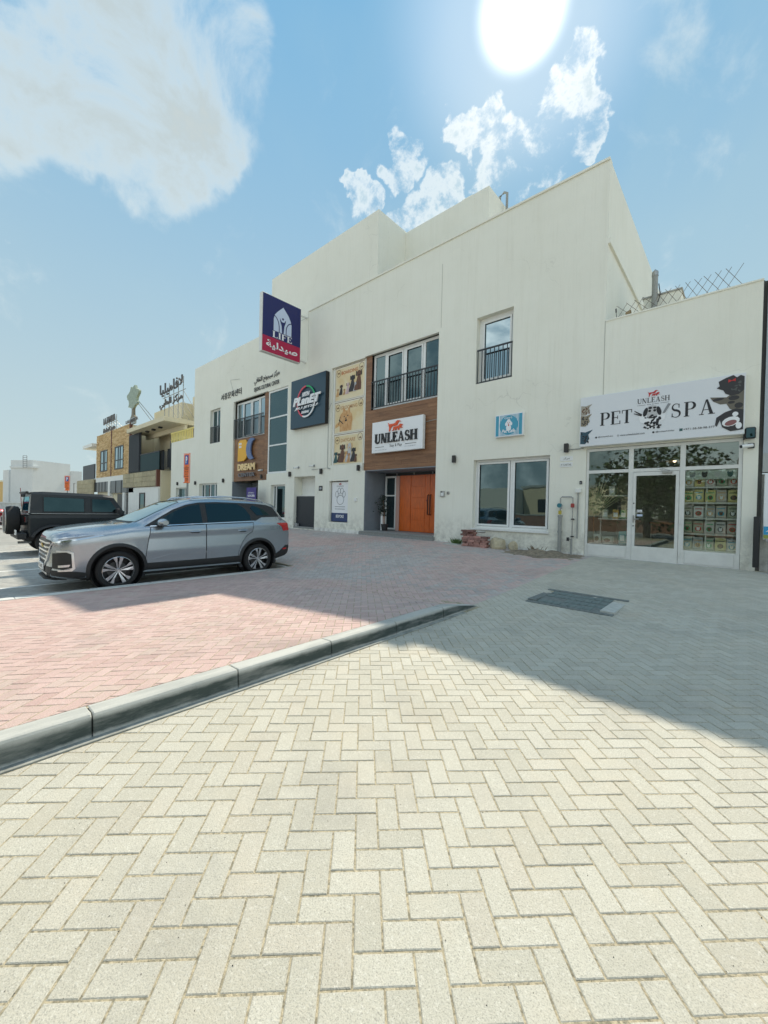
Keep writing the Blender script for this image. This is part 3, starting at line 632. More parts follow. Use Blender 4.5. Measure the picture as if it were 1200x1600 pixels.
xs = sorted(set([-32, -28.05, -2.76, .22] + [h[0] for h in HL] + [h[1] for h in HL])); zs = sorted(set([-.3, 5.95, 6.41, 10.6] + [h[2] for h in HL] + [h[3] for h in HL]))
def hole(x, z):
    for h in HL:
        if h[0] < x < h[1] and h[2] < z < h[3]: return h
def solid(i, j):
    x = (xs[i] + xs[i + 1]) / 2; z = (zs[j] + zs[j + 1]) / 2
    if x > -2.76 and z > 6.41: return False
    if x < -28.05 and z > 5.95: return False
    return hole(x, z) is None
B1 = thing('commercial_building', 'long cream rendered two storey building holding the row of signed shops', 'building', (-15, 11.5, .3))
fw_ = wall_holes(xs, zs, solid, 11.5, lambda x, z: (hole(x, z) or [0] * 5)[4] or None)
part('front_wall', fw_, m_wall, B1, recalc=False)
mb = MB()  # parapet tops
mb.box(-28.05, -15.42, 11.502, 11.75, 10.3, 10.62); part('parapet_coping', mb, m_wall, B1)
part('parapet_coping', MB().box(-15.42, -2.757, 11.46, 11.72, 10.585, 10.64), m_wall, B1)
part('parapet_coping', MB().box(-2.755, .223, 11.48, 11.7, 6.39, 6.425), m_wall, B1)
part('side_wall', MB().box(-2.96, -2.76, 11.503, 20.2, 6.0, 10.6), m_wall, B1)
part('side_wall_ledge', MB().box(-2.76, -2.70, 11.50, 20.1, 8.42, 8.56), m_wall, B1)
part('wall_return', MB().box(-28.05, -27.85, 11.503, 22, -.2, 10.3), m_wall, B1)
part('roof_slab', MB().box(-27.8, -2.97, 11.76, 20.2, 9.6, 9.8), m_conc, B1)
part('rear_wall', MB().box(-28.0, .2, 20.2, 20.4, -.2, 10.2), m_wall, B1)
part('shop_side_wall', MB().box(.02, .22, 11.503, 20.1, -.3, 6.4), m_wall, B1)
part('shop_roof_slab', MB().box(-2.75, .015, 11.7, 20.1, 5.7, 5.9), m_conc, B1)
part('low_wing', MB().box(-31.98, -28.06, 11.76, 16, .2, 5.93), m_wallL, B1)
pn = MB(); pn.box(-18.75, -11.07, 11.56, 19, 9.81, 13.35); part('penthouse', pn, m_wall, B1)
part('penthouse', MB().box(-11.068, -7.15, 13.25, 19, 9.81, 13.28), m_wall, B1)
part('penthouse', MB().box(-20.1, -18.76, 12.6, 16, 9.81, 12.1), m_wall, B1)
part('roof_vent', MB().box(-8.5, -8.05, 13.6, 14, 13.28, 13.62), m_wall, B1)
part('penthouse_vent', MB().box(-11.071, -11.06, 12.15, 12.65, 10.2, 10.8).box(-11.0601, -11.055, 12.2, 12.6, 10.25, 10.75), m_black, B1)
part('roof_pipe', MB().tube([(-7.3, 14.4, 13.2), (-7.3, 14.4, 13.62), (-7.12, 14.4, 13.7), (-7.0, 14.4, 13.62), (-7.0, 14.4, 12.6), (-7.0, 14.4, 10.6)], .05), m_pipe, B1, smooth=True)
# vertical movement joints and seams in the render, fine wires
mseam = M('seam', (.42, .41, .36), .9)
for (x, z0_, z1_) in ((-15.43, 8.3, 10.6), (-7.9, 7.7, 9.9), (-2.77, 3.3, 6.41)): part('render_seam', MB().box(x - .006, x + .006, 11.494, 11.4995, z0_, z1_), mseam, B1)
mb = MB(); mb.tube([(-13.6, 11.47, 6.0), (-13.78, 11.46, 5.72), (-13.78, 11.46, 3.15), (-14.9, 11.47, 3.12)], .012, 5); mb.tube([(-13.78, 11.46, 3.15), (-13.6, 11.47, 3.1)], .02, 5)
mb.tube([(-7.98, 11.47, 4.55), (-8.5, 11.58, 4.55)], .012, 5); mb.tube([(-3.62, 11.47, 3.13), (-3.2, 11.47, 3.14)], .012, 5); mb.tube([(-15.4, 11.44, 10.3), (-19.5, 11.44, 10.4)], .008, 4)
mb.tube([(-22.4, 11.47, 7.85), (-22.9, 11.47, 8.75), (-22.9, 11.47, 8.85), (-21.8, 11.47, 8.7)], .008, 4)
part('wall_cable', mb, m_pipe, B1)
# plinth skirt of splashed render
part('plinth', MB().box(-14.6, -11.47, 11.47, 11.4995, -.1, .46).box(-7.97, -3.14, 11.475, 11.4995, -.1, .33).box(-11.47, -7.97, 11.40, 11.499, -.1, .44), m_wallL, B1)
# ---------------------------------------------------------------- windows
def window(par, x0, x1, z0, z1, y, cols, rows=None, f=.07, mat=m_white, glass=m_glass, nm='window', deep=.06):
    """cols: inner mullion x positions, rows: transom z positions; frame > panes"""
    mb = MB(); cx = [x0] + list(cols) + [x1]; rz = [z0] + list(rows or []) + [z1]
    mb.box(x0, x1, y, y + deep, z0, z0 + f).box(x0, x1, y, y + deep, z1 - f, z1)
    mb.box(x0, x0 + f, y, y + deep, z0 + f, z1 - f).box(x1 - f, x1, y, y + deep, z0 + f, z1 - f)
    for c in cols: mb.box(c - f * .55, c + f * .55, y + .002, y + deep, z0 + f, z1 - f)
    for r in rows or []: mb.box(x0 + f, x1 - f, y + .004, y + deep, r - f * .4, r + f * .4)
    w = part(nm, mb, mat, par)
    for i in range(len(cx) - 1):
        for j in range(len(rz) - 1):
            a = cx[i] + (f if i == 0 else f * .55); b = cx[i + 1] - (f if i == len(cx) - 2 else f * .55); c = rz[j] + (f if j == 0 else f * .4); d = rz[j + 1] - (f if j == len(rz) - 2 else f * .4)
            part('pane', MB().box(a, b, y + deep * .55, y + deep * .55 + .008, c, d), glass, w)
    return w
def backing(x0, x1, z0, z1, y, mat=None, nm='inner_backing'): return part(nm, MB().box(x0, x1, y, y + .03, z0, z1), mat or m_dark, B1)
def sashes(w, xs_, z0, z1, y, f=.055):
    for a, b in xs_:
        mb = MB(); mb.box(a, a + f, y - .02, y, z0, z1).box(b - f, b, y - .02, y, z0, z1).box(a + f, b - f, y - .02, y, z0, z0 + f).box(a + f, b - f, y - .02, y, z1 - f, z1); part('sash', mb, m_white, w)
def railing(par, x0, x1, z0, z1, y, n, nm='balcony_railing'):
    r = part(nm, MB().cbox(x0, x1, y - .02, y + .02, z1 - .05, z1, .006).box(x0, x1, y - .015, y + .015, z0, z0 + .03), m_rail, par)
    bm_ = MB().box(-.011, .011, -.011, .011, 0, z1 - z0 - .08).mesh('bar', m_rail)
    for i in range(n):
        o = bpy.data.objects.new('bar', bm_); C.objects.link(o); o.parent = r; o.location = (x0 + .03 + (x1 - x0 - .06) * i / (n - 1), y, z0 + .03)
    return r
m_curt = M('curtain', (.35, .36, .35), .9)
w = window(B1, -25.6, -24.2, 5.29, 7.43, 11.68, [-24.95], f=.08); railing(B1, -25.58, -24.22, 5.3, 6.35, 11.53, 12)
w = window(B1, -27.05, -24.45, .5, 2.76, 11.68, [-26.6, -25.75, -25.1], f=.09)
w = window(B1, -31.0, -28.9, 1.0, 2.55, 11.68, [-29.8], f=.07)
# dream centre bay
backing(-22.52, -18.81, 2.78, 7.47, 11.80)
w = window(B1, -22.5, -19.25, 5.28, 7.40, 11.72, [-21.75, -20.8, -19.95], f=.09, glass=m_glassb); sashes(w, [(-21.7, -20.85), (-20.74, -20.0)], 5.37, 7.31, 11.72)
railing(B1, -22.5, -19.28, 5.29, 6.42, 11.53, 26)
w = window(B1, -18.78, -16.98, 3.09, 7.42, 11.54, [], [4.56, 6.0], f=.09, nm='stairwell_glazing')
w = window(B1, -18.36, -17.06, .75, 2.49, 11.66, [-18.1], f=.07)
# unleash bay
part('recess_back', MB().box(-13.65, -11.615, 11.603, 11.62, 3.25, 7.535), m_wallL, B1)
w = window(B1, -11.26, -7.985, 5.37, 7.575, 11.70, [-10.60, -9.66, -8.74], f=.10); sashes(w, [(-10.53, -9.72), (-9.6, -8.8)], 5.48, 7.46, 11.70)
backing(-11.60, -7.99, 5.3, 7.57, 11.79)
railing(B1, -11.24, -8.0, 5.40, 6.48, 11.54, 24)
w = window(B1, -6.51, -5.28, 5.48, 7.61, 11.70, [], f=.12, glass=m_glassb); sashes(w, [(-6.38, -5.41)], 5.6, 7.49, 11.70)
railing(B1, -6.49, -5.29, 5.50, 6.58, 11.53, 9)
w = window(B1, -6.5, -4.08, .85, 3.03, 11.66, [-5.28], f=.07); sashes(w, [(-6.42, -5.33), (-5.23, -4.16)], .93, 2.95, 11.66, .06)
part('window_sill', MB().box(-6.52, -4.06, 11.44, 11.66, .80, .848), m_white, B1)
# wood planks
def planks(par, x0, x1, z0, z1, y, rh=.152, seed=1):
    r_ = random.Random(seed); n = max(1, round((z1 - z0) / rh)); h = (z1 - z0) / n
    for k in range(n):
        x = x0 - r_.random() * .9
        while x < x1:
            L = 1.2; a = max(x, x0); b = min(x + L, x1)
            if b - a > .02:
                d = r_.random() * .003
                part('plank', MB().box(a + .0015, b - .0015, y - .012 - d, y + .01, z0 + k * h + .003, z0 + (k + 1) * h - .002), m_wood, par)
            x += L
clad = part('wood_cladding', MB().box(-11.6, -7.985, 11.60, 11.62, 2.93, 5.36).box(-11.6, -11.27, 11.60, 11.62, 5.36, 7.57), m_dark, B1)
planks(clad, -11.6, -7.985, 2.935, 5.36, 11.60); planks(clad, -11.6, -11.27, 5.362, 7.57, 11.60, seed=2)
part('soffit', MB().box(-11.44, -8.0, 11.53, 12.7, 2.90, 2.932), m_greyw, B1)
clad2 = part('wood_cladding', MB().box(-22.5, -19.25, 11.60, 11.62, 2.78, 5.27).box(-19.24, -18.82, 11.60, 11.62, 3.08, 7.46).box(-19.25, -18.82, 11.60, 11.62, 2.78, 3.08), m_dark, B1)
planks(clad2, -22.5, -19.25, 2.785, 5.27, 11.60, seed=3); planks(clad2, -19.24, -18.82, 3.08, 7.46, 11.60, seed=4); planks(clad2, -19.24, -18.82, 2.785, 3.08, 11.60, seed=5)
# dream centre entrance
part('recess_wall', MB().box(-22.527, -22.50, 11.503, 12.79, .3, 2.765).box(-22.53, -19.62, 12.8, 12.83, .3, 2.77), m_greyw, B1)
part('recess_floor', MB().box(-22.53, -19.62, 11.5, 12.8, .3, .37), m_step, B1)
window(B1, -20.9, -19.66, .4, 2.7, 12.7, [-20.28], f=.06, mat=m_black, nm='entrance_door')
# garage recess
part('recess_wall', MB().box(-16.3, -14.68, 11.98, 12.0, 1.86, 2.84), m_wallL, B1)
gd = part('roller_door', MB().box(-16.29, -14.69, 11.66, 11.70, .37, 1.9), M('dark_door', (.012, .018, .026), .4), B1)
for k in range(9): part('door_slat', MB().box(-16.28, -14.7, 11.645, 11.66, .42 + k * .163, .57 + k * .163), MATS['dark_door'], gd)
part('recess_ceiling', MB().box(-16.29, -14.69, 11.70, 11.97, 1.9, 1.93), m_wallL, B1)
part('recess_step', MB().box(-16.29, -14.69, 11.49, 11.64, .36, .44), m_step, B1)
part('threshold_box', MB().cbox(-16.2, -16.0, 11.5, 11.62, .44, .58), m_grey, B1)
# unleash entrance
part('recess_wall', MB().box(-11.457, -11.43, 11.503, 12.69, .47, 2.925), m_greyw, B1)
part('recess_wall', MB().box(-11.46, -7.98, 12.70, 12.73, .47, 2.93), m_greyw, B1)
part('entrance_step', MB().box(-11.6, -7.95, 11.36, 11.502, .28, .44).box(-11.45, -7.98, 11.502, 12.7, .3, .495), m_step, B1)
part('entrance_threshold', MB().cbox(-11.55, -7.99, 11.34, 11.5, .441, .475, .005), m_step, B1)
tr = part('vent_transom', MB().box(-11.3, -8.0, 12.62, 12.66, 2.78, 2.87), m_black, B1)
for x in (-10.7, -9.8, -8.9): part('mullion', MB().box(x, x + .04, 12.6, 12.62, 2.78, 2.87), m_grey, tr)
window(B1, -11.32, -10.72, .53, 2.76, 12.62, [], [1.95], f=.07, nm='sidelight')
part('door_jamb', MB().box(-10.70, -10.52, 12.60, 12.69, .5, 2.76), m_pink, B1)
ed2 = part('entrance_door', MB().box(-10.5, -8.0, 12.64, 12.68, .5, 2.77), m_orange, B1)
part('side_panel', MB().box(-10.49, -9.93, 12.60, 12.64, .51, 2.76), m_orange, ed2)
for a, b in ((-9.92, -9.0), (-8.98, -8.02)):
    lf = MB().box(a, b, 12.615, 12.64, .51, 2.76); part('door_leaf', lf, m_orange, ed2)
    for k in range(5):
        zz = .55 + k * .443; part('door_panel', MB().cbox(a + (.03 if a < -9.5 else .2), b - (.22 if a < -9.5 else .03), 12.603, 12.62, zz, zz + .43, .006), m_orange, ed2)
part('handle', MB().tube([(-9.04, 12.6, 1.20), (-9.04, 12.54, 1.22), (-9.04, 12.54, 1.95), (-9.04, 12.6, 1.97)], .022).tube([(-8.93, 12.6, 1.20), (-8.93, 12.54, 1.22), (-8.93, 12.54, 1.95), (-8.93, 12.6, 1.97)], .022), M('bronze', (.06, .03, .025), .35, .6), ed2, smooth=True)
part('lock', MB().lathe([(0, 0), (0, .025), (.02, .025)], (-9.14, 12.59, 1.75), 'y', 12), m_red, ed2)
# ---------------------------------------------------------------- wall lamps, cctv, plates
lamps = [(-30.6, 2.85, 'small black wall lamp farthest left, on the low white wing'), (-27.55, 2.82, 'small black wall lamp left of the ground floor french window'), (-23.55, 2.87, 'small black wall lamp right of the french window, before the dream centre doorway'), (-19.2, 2.95, 'black wall lamp just right of the dream centre doorway, under the wood cladding'),
         (-16.61, 2.98, 'black wall lamp up left of the dark garage recess'), (-14.19, 3.01, 'black wall lamp up right of the dark garage recess'), (-11.78, 3.05, 'black wall lamp under the daycare poster beside the wood cladding'), (-7.21, 3.11, 'black wall lamp right of the orange entrance doors'), (-3.63, 3.18, 'black wall lamp nearest the left end of the pet spa sign, above two plates')]
lm = MB().cbox(-.055, .055, -.12, -.02, -.12, .12, .012).mesh('shade', m_lamp); lb = MB().box(-.035, .035, -.03, 0, -.05, .05).mesh('bracket', m_black)
for x, z, lab in lamps:
    t = thing('wall_lamp', lab, 'wall lamp', (x, 11.5, z), 'black box lamps along the facade')
    for nm, me in (('shade', lm), ('bracket', lb)): o = bpy.data.objects.new(nm, me); C.objects.link(o); o.parent = t
def cctv(x, z, lab, y=11.5, s=1., white=False):
    t = thing('security_camera', lab, 'security camera', (x, y, z)); part('mount', MB().cbox(x - .05 * s, x + .05 * s, y - .04, y, z - .05 * s, z + .05 * s), m_grey if not white else m_black, t)
    part('arm', MB().tube([(x, y - .03, z), (x, y - .1, z - .01)], .015 * s), m_grey, t)
    part('camera_body', MB().tube([(x + .02, y - .08, z + .0), (x - .14 * s, y - .18 * s, z - .03)], .035 * s, 10), m_white, t, smooth=True)
    part('lens', MB().tube([(x - .135 * s, y - .178 * s, z - .029), (x - .15 * s, y - .186 * s, z - .031)], .03 * s, 10), m_black, t)
cctv(-15.95, 3.28, 'small grey bullet camera above the garage recess on its left'); cctv(-14.75, 3.3, 'small bullet camera on a conduit to the right above the garage recess'); cctv(-19.35, 3.32, 'tiny camera fixed low on the wood cladding by the dream lettering', 11.59)
cctv(.1, 2.92, 'white bullet camera with black mount on the pillar beside the pet spa sign', s=1.1, white=True)
t = thing('floodlight', 'black floodlight on the pillar just above the white bullet camera', 'floodlight', (.08, 11.5, 3.15)); part('lamp_housing', MB().cbox(.0, .17, 11.36, 11.44, 3.06, 3.3, .02), m_plas, t); part('bracket', MB().box(-.03, .0, 11.4, 11.5, 3.05, 3.27).box(-.03, .12, 11.44, 11.5, 3.14, 3.18), m_plas, t); part('glass', MB().box(.02, .15, 11.355, 11.36, 3.08, 3.28), m_carg, t)
t = thing('number_plate', 'white building plate with small writing, upper of two by the pet spa', 'plate', (-3.62, 11.5, 2.88)); part('plate', MB().cbox(-3.8, -3.47, 11.485, 11.5, 2.83, 2.96, .006), m_white, t); text('مركز'[::1] and arabic('مركز'), -3.72, -3.55, 2.86, 2.93, 11.482, p_blk, t)
t = thing('number_plate', 'white plate with a P sign and number, lower of two by the pet spa', 'plate', (-3.62, 11.5, 2.72)); part('plate', MB().cbox(-3.8, -3.47, 11.485, 11.5, 2.66, 2.79, .006), m_white, t); text('P 12-RETAIL', -3.77, -3.5, 2.70, 2.75, 11.482, p_blk, t)
t = thing('intercom', 'silver card reader with white front right of the orange doors', 'intercom', (-7.66, 11.5, 1.95)); part('plate', MB().cbox(-7.75, -7.57, 11.46, 11.5, 1.85, 2.05, .01), m_galv, t); part('cover', MB().cbox(-7.71, -7.6, 11.44, 11.46, 1.88, 1.99, .006), m_white, t); part('button', MB().cbox(-7.72, -7.66, 11.452, 11.459, 2.0, 2.04, .003), m_black, t)
t = thing('door_bell', 'small square grey bell push right of the card reader', 'door bell', (-7.44, 11.5, 1.98)); part('plate', MB().cbox(-7.49, -7.39, 11.47, 11.5, 1.93, 2.03, .006), m_galv, t); part('button', MB().cbox(-7.46, -7.42, 11.46, 11.47, 1.96, 2.0, .003), m_black, t)
t = thing('socket_box', 'white outdoor socket cover between the paw poster and the entrance', 'socket box', (-11.95, 11.5, 1.75)); part('back_box', MB().cbox(-12.02, -11.86, 11.46, 11.5, 1.66, 1.82, .008), m_wallL, t); part('cover', MB().cbox(-12.0, -11.88, 11.45, 11.46, 1.68, 1.8, .005), m_white, t)
t = thing('house_number', 'small black plate with 18 right of the garage recess', 'plate', (-14.25, 11.5, 2.25)); part('plate', MB().cbox(-14.38, -14.12, 11.48, 11.5, 2.14, 2.36, .01), m_black, t); text('18', -14.32, -14.18, 2.2, 2.3, 11.478, p_wh2, t)
t = thing('small_sensor', 'tiny black keypad on the wall left of the pet spa door frame', 'keypad', (-3.25, 11.5, 2.25)); part('plate', MB().cbox(-3.28, -3.22, 11.47, 11.5, 2.18, 2.27, .006), m_black, t); part('key', MB().box(-3.265, -3.235, 11.468, 11.47, 2.2, 2.23), m_grey, t)
# water pipes
t = thing('water_riser', 'thick grey riser pipe with teal meter and elbow beside the pet spa', 'pipe', (-3.74, 11.42, .3))
part('lower_pipe', MB().tube([(-3.74, 11.42, .1), (-3.74, 11.42, 1.3)], .05, 12), m_pipe, t, smooth=True); part('collar', MB().tube([(-3.74, 11.42, .85), (-3.74, 11.42, .9)], .062, 12), m_pipe, t); part('collar', MB().tube([(-3.74, 11.42, 1.28), (-3.74, 11.42, 1.34)], .062, 12), m_pipe, t)
part('upper_pipe', MB().tube([(-3.74, 11.42, 1.3), (-3.74, 11.42, 1.80), (-3.7, 11.42, 1.84), (-3.46, 11.42, 1.84), (-3.42, 11.42, 1.8)], .018, 8), m_galv, t, smooth=True)
part('meter', MB().lathe([(-.06, 0), (-.06, .06), (.03, .06), (.05, .04), (.05, 0)], (-3.74, 11.38, 1.6), 'y', 16), m_teal, t, smooth=True); part('meter_tag', MB().box(-3.72, -3.67, 11.33, 11.35, 1.5, 1.62), m_grey, t); part('valve', MB().box(-3.77, -3.71, 11.36, 11.44, 1.36, 1.46), M('valve_yellow', (.5, .4, .05), .5), t)
t = thing('water_branch', 'thin galvanised branch pipe with red valve between the riser and conduit', 'pipe', (-3.42, 11.43, .3))
part('pipe', MB().tube([(-3.42, 11.43, .1), (-3.42, 11.43, 1.82)], .014, 8), m_galv, t, smooth=True); part('valve', MB().cbox(-3.46, -3.38, 11.37, 11.45, 1.55, 1.66, .01), m_red, t); part('clamp', MB().box(-3.45, -3.39, 11.4, 11.5, 1.22, 1.25).box(-3.45, -3.39, 11.4, 11.5, .75, .78), m_black, t); part('lower_pipe', MB().tube([(-3.42, 11.4, .12), (-3.42, 11.4, .68), (-3.5, 11.36, .7)], .028, 8), m_pipe, t, smooth=True); part('tap', MB().cbox(-3.53, -3.47, 11.32, 11.38, .64, .74, .01), m_black, t)
t = thing('conduit', 'vertical conduit with junction box immediately left of the pet spa frame', 'conduit', (-3.3, 11.45, .6)); part('pipe', MB().tube([(-3.3, 11.46, .72), (-3.3, 11.46, 1.95)], .018, 8), m_pipe, t, smooth=True); part('junction_box', MB().cbox(-3.37, -3.23, 11.42, 11.5, 1.95, 2.06, .01), m_wallL, t)
# ---------------------------------------------------------------- pet spa shop front
SF = thing('storefront', 'white aluminium pet spa shop front with glazed door and three transom lights', 'shop front', (-1.6, 11.55, .25))
zb0, zb1 = .3, .62
mb = MB(); Y0, Y1 = 11.53, 11.6
mb.box(-3.13, -3.07, Y0, Y1, .2, 3.11).box(-.09, -.025, Y0, Y1, .2, 3.11).box(-3.07, -.09, Y0, Y1, 3.04, 3.11).box(-3.07, -.09, Y0 + .002, Y1, 2.46, 2.54).box(-2.15, -2.05, Y0 + .001, Y1, .2, 3.04).box(-1.11, -1.01, Y0 + .001, Y1, .2, 3.04)
part('frame', mb, m_alu, SF)
for a, b in ((-3.07, -2.15), (-1.01, -.09)): part('kick_panel', MB().box(a, b, Y0 + .01, Y1, .2, .6).cbox(a + .03, b - .03, Y0 - .002, Y0 + .01, .3, .56, .004), m_alu, SF); part('pane', MB().box(a, b, Y0 + .03, Y0 + .04, .6, 2.46), m_shop, SF)
for a, b in ((-3.07, -2.15), (-2.05, -1.11), (-1.01, -.09)): part('pane', MB().box(a, b, Y0 + .03, Y0 + .04, 2.54, 3.04), m_shop, SF)
dr = part('door', MB().box(-2.045, -1.98, Y0 - .012, Y0 + .04, .26, 2.45).box(-1.18, -1.115, Y0 - .012, Y0 + .04, .26, 2.45).box(-1.98, -1.18, Y0 - .012, Y0 + .04, 2.36, 2.45).box(-1.98, -1.18, Y0 - .012, Y0 + .04, .26, .62), m_alu, SF)
part('pane', MB().box(-1.98, -1.18, Y0 + .015, Y0 + .023, .62, 2.36), m_shop, dr)
part('handle', MB().cbox(-2.03, -2.0, Y0 - .03, Y0 - .012, 1.2, 1.38, .004).tube([(-2.015, Y0 - .05, 1.29), (-1.9, Y0 - .055, 1.29)], .012, 8), m_galv, dr); part('lock', MB().lathe([(0, 0), (0, .014), (.015, .014)], (-2.015, Y0 - .03, 1.68), 'y', 10).lathe([(0, 0), (0, .014), (.015, .014)], (-2.015, Y0 - .03, 1.12), 'y', 10), m_black, dr)
part('hinge', MB().box(-1.1, -1.07, Y0 - .02, Y0, .45, .55).box(-1.1, -1.07, Y0 - .02, Y0, 1.2, 1.3).box(-1.1, -1.07, Y0 - .02, Y0, 2.1, 2.2), m_alu, dr)
part('door_closer', MB().cbox(-1.45, -1.25, Y0 - .06, Y0 - .012, 2.40, 2.46, .006).tube([(-1.3, Y0 - .05, 2.46), (-1.42, Y0 - .12, 2.5), (-1.5, Y0 - .01, 2.5)], .008, 6), m_galv, dr)
st = solo('door_sticker', MB().box(-1.95, -1.84, Y0 + .009, Y0 + .013, 1.46, 1.52), p_wh2, 'small white sticker on the pet spa door glass, above the bluish one', 'sticker'); st2 = solo('door_sticker', MB().box(-1.95, -1.83, Y0 + .009, Y0 + .013, 1.36, 1.41), p_ice, 'small bluish sticker on the pet spa door glass, below the white one', 'sticker')
part('sticker_writing', text_mb('PULL', -1.94, -1.85, 1.475, 1.505, Y0 + .007), p_blk, st)
part('threshold', MB().box(-3.13, -.02, 11.42, 11.53, .12, .27), m_conc, SF)
# interior
IN = part('shop_interior', MB().box(-3.3, -3.28, 11.62, 16, .25, 3.3).box(0, .015, 11.62, 16, .25, 3.3).box(-3.28, 0, 15.9, 16, .25, 3.3).box(-3.28, 0, 11.64, 15.9, 3.25, 3.3), M('shop_wall', (.55, .53, .48), .8, var=.1, scale=2), SF)
part('shop_floor', MB().box(-3.28, 0, 11.62, 15.9, .24, .28), M('shop_floor', (.18, .15, .12), .5), SF)
cn = thing('shop_counter', 'dark counter inside the pet spa behind the door', 'counter', (-1.4, 14, .28)); part('worktop', MB().box(-2.0, -.9, 13.7, 14.3, 1.15, 1.2), m_wood, cn); part('front_panel', MB().box(-1.95, -.95, 13.75, 13.8, .28, 1.15), M('counter_dark', (.05, .045, .04), .6), cn)
# shelf rack with pet food bags
rk = thing('shelf_rack', 'white shelf rack stocked with pet food behind the right shop window', 'shelf', (-.55, 11.9, .28))
SH = [.62, 1.0, 1.36, 1.72, 2.08]
for z in SH: part('shelf', MB().box(-1.06, -.06, 11.72, 12.1, z - .035, z), m_alu, rk)
for x in (-1.07, -.62, -.05): part('upright', MB().box(x - .012, x + .012, 11.75, 11.78, .28, 2.45), m_alu, rk)
pats = [((.62, .60, .57), 'cream'), ((.42, .43, .42), 'grey'), ((.75, .74, .72), 'white'), ((.40, .42, .32), 'olive'), ((.66, .58, .25), 'yellow'), ((.55, .5, .45), 'beige')]
prt = [(p_dred, 'red'), (p_gd, 'golden'), (p_grn, 'green'), (p_dk, 'black'), (p_sky, 'blue')]
rown = ['bottom', 'second lowest', 'middle', 'second highest', 'top']; coln = ['leftmost', 'second from left', 'middle', 'second from right', 'rightmost']
rg = random.Random(11)
for r, z in enumerate(SH):
    for c in range(5):
        cc, cn_ = pats[rg.randrange(6)]; pp, pn_ = prt[rg.randrange(5)]
        x0 = -1.05 + c * .2; x1 = x0 + .175 + rg.random() * .015; h = .27 + rg.random() * .03; y0 = 11.74 + rg.random() * .02
        t = thing('pet_food_bag', '%s pet food bag with %s print, %s on the %s shelf' % (cn_, pn_, coln[c], rown[r]), 'pet food', ((x0 + x1) / 2, y0, z), 'pet food on the shelves')
        mt = M('bag_' + cn_, cc, .4)
        bg_ = MB(); n_ = []
        for zz, ky, kx in ((z, .5, 0), (z + .03, 1, 0), (z + h * .7, 1, .002), (z + h - .03, .35, .004), (z + h, .1, .004)):
            d = .05 * ky; n_.append([(x0 + kx, y0 + .05 - d, zz), (x1 - kx, y0 + .05 - d, zz), (x1 - kx, y0 + .05 + d, zz), (x0 + kx, y0 + .05 + d, zz)])
        part('bag', bg_.loft(n_), mt, t)
        mb = MB(); cx = (x0 + x1) / 2; mb.flat(ell(cx, z + h * .38, .05 + .01 * rg.random(), .055), y0 - .003); mb.flat([(x0 + .02, z + h * .72), (x1 - .02, z + h * .72), (x1 - .02, z + h * .8), (x0 + .02, z + h * .8)], y0 + .006); part('print', mb, pp, t)
        part('pet_picture', MB().flat(ell(cx, z + h * .36, .03, .036), y0 - .006).flat(ell(cx - .02, z + h * .36 + .03, .012, .02, 8), y0 - .005).flat(ell(cx + .02, z + h * .36 + .03, .012, .02, 8), y0 - .005), p_brown if (r + c) % 2 else p_wh2, t)
# window posters with pets above the rack
po = thing('window_poster', 'pale strip poster with grey pet pictures across the top of the right shop window', 'poster', (-.55, 11.59, 2.35)); part('sheet', MB().box(-1.0, -.1, 11.585, 11.59, 2.24, 2.45), M('poster_pale', (.50, .55, .50), .6), po)
for k in range(4): x = -.88 + k * .22; part('pet_picture', MB().flat(ell(x, 2.34, .05, .06), 11.583).flat(ell(x - .035, 2.38, .02, .035), 11.582).flat(ell(x + .035, 2.38, .02, .035), 11.582), (p_gry, p_dk, p_lg, p_teal)[k], po)
# left window goods
def tub(x, y, r, h, mat, lab, nm='bucket'):
    t = thing(nm, lab, 'bucket', (x, y, .62)); part('body', MB().lathe([(0, 0), (0, r * .85), (h, r), (h, r * .94), (.02, r * .8)], (x, y, .63), 'z', 20), mat, t, smooth=True); part('print', MB().flat(ell(x, .63 + h * .5, r * .5, h * .3), y - r * 1.02), p_brown, t)
ds = thing('display_shelf', 'low display shelf behind the left pet spa window', 'shelf', (-2.6, 11.9, .28)); part('shelf', MB().box(-3.05, -2.16, 11.66, 12.2, .6, .63), m_alu, ds); part('shelf', MB().box(-2.9, -2.16, 11.9, 12.2, 1.25, 1.28), m_alu, ds); part('upright', MB().box(-2.92, -2.89, 12.17, 12.2, .28, 1.9).box(-2.2, -2.17, 12.17, 12.2, .28, 1.9), m_alu, ds)
tub(-2.88, 11.8, .1, .22, M('tub_white', (.6, .58, .54), .5), 'round white tub with a brown picture, left of the two in the left window'); tub(-2.62, 11.8, .15, .17, MATS['tub_white'], 'wide low white tub, right of the round one in the left window')
t = thing('product_bag', 'teal and white product bag leaning at the right of the left window', 'bag', (-2.28, 11.76, .63)); part('bag', MB().loft([[(-2.37, 11.72, .63), (-2.2, 11.72, .63), (-2.2, 11.8, .63), (-2.37, 11.8, .63)], [(-2.37, 11.73, .95), (-2.2, 11.73, .98), (-2.2, 11.76, .98), (-2.37, 11.76, .95)]]), M('bag_teal', (.08, .3, .32), .4), t); part('label', MB().box(-2.34, -2.24, 11.715, 11.72, .72, .86), p_wh2, t)
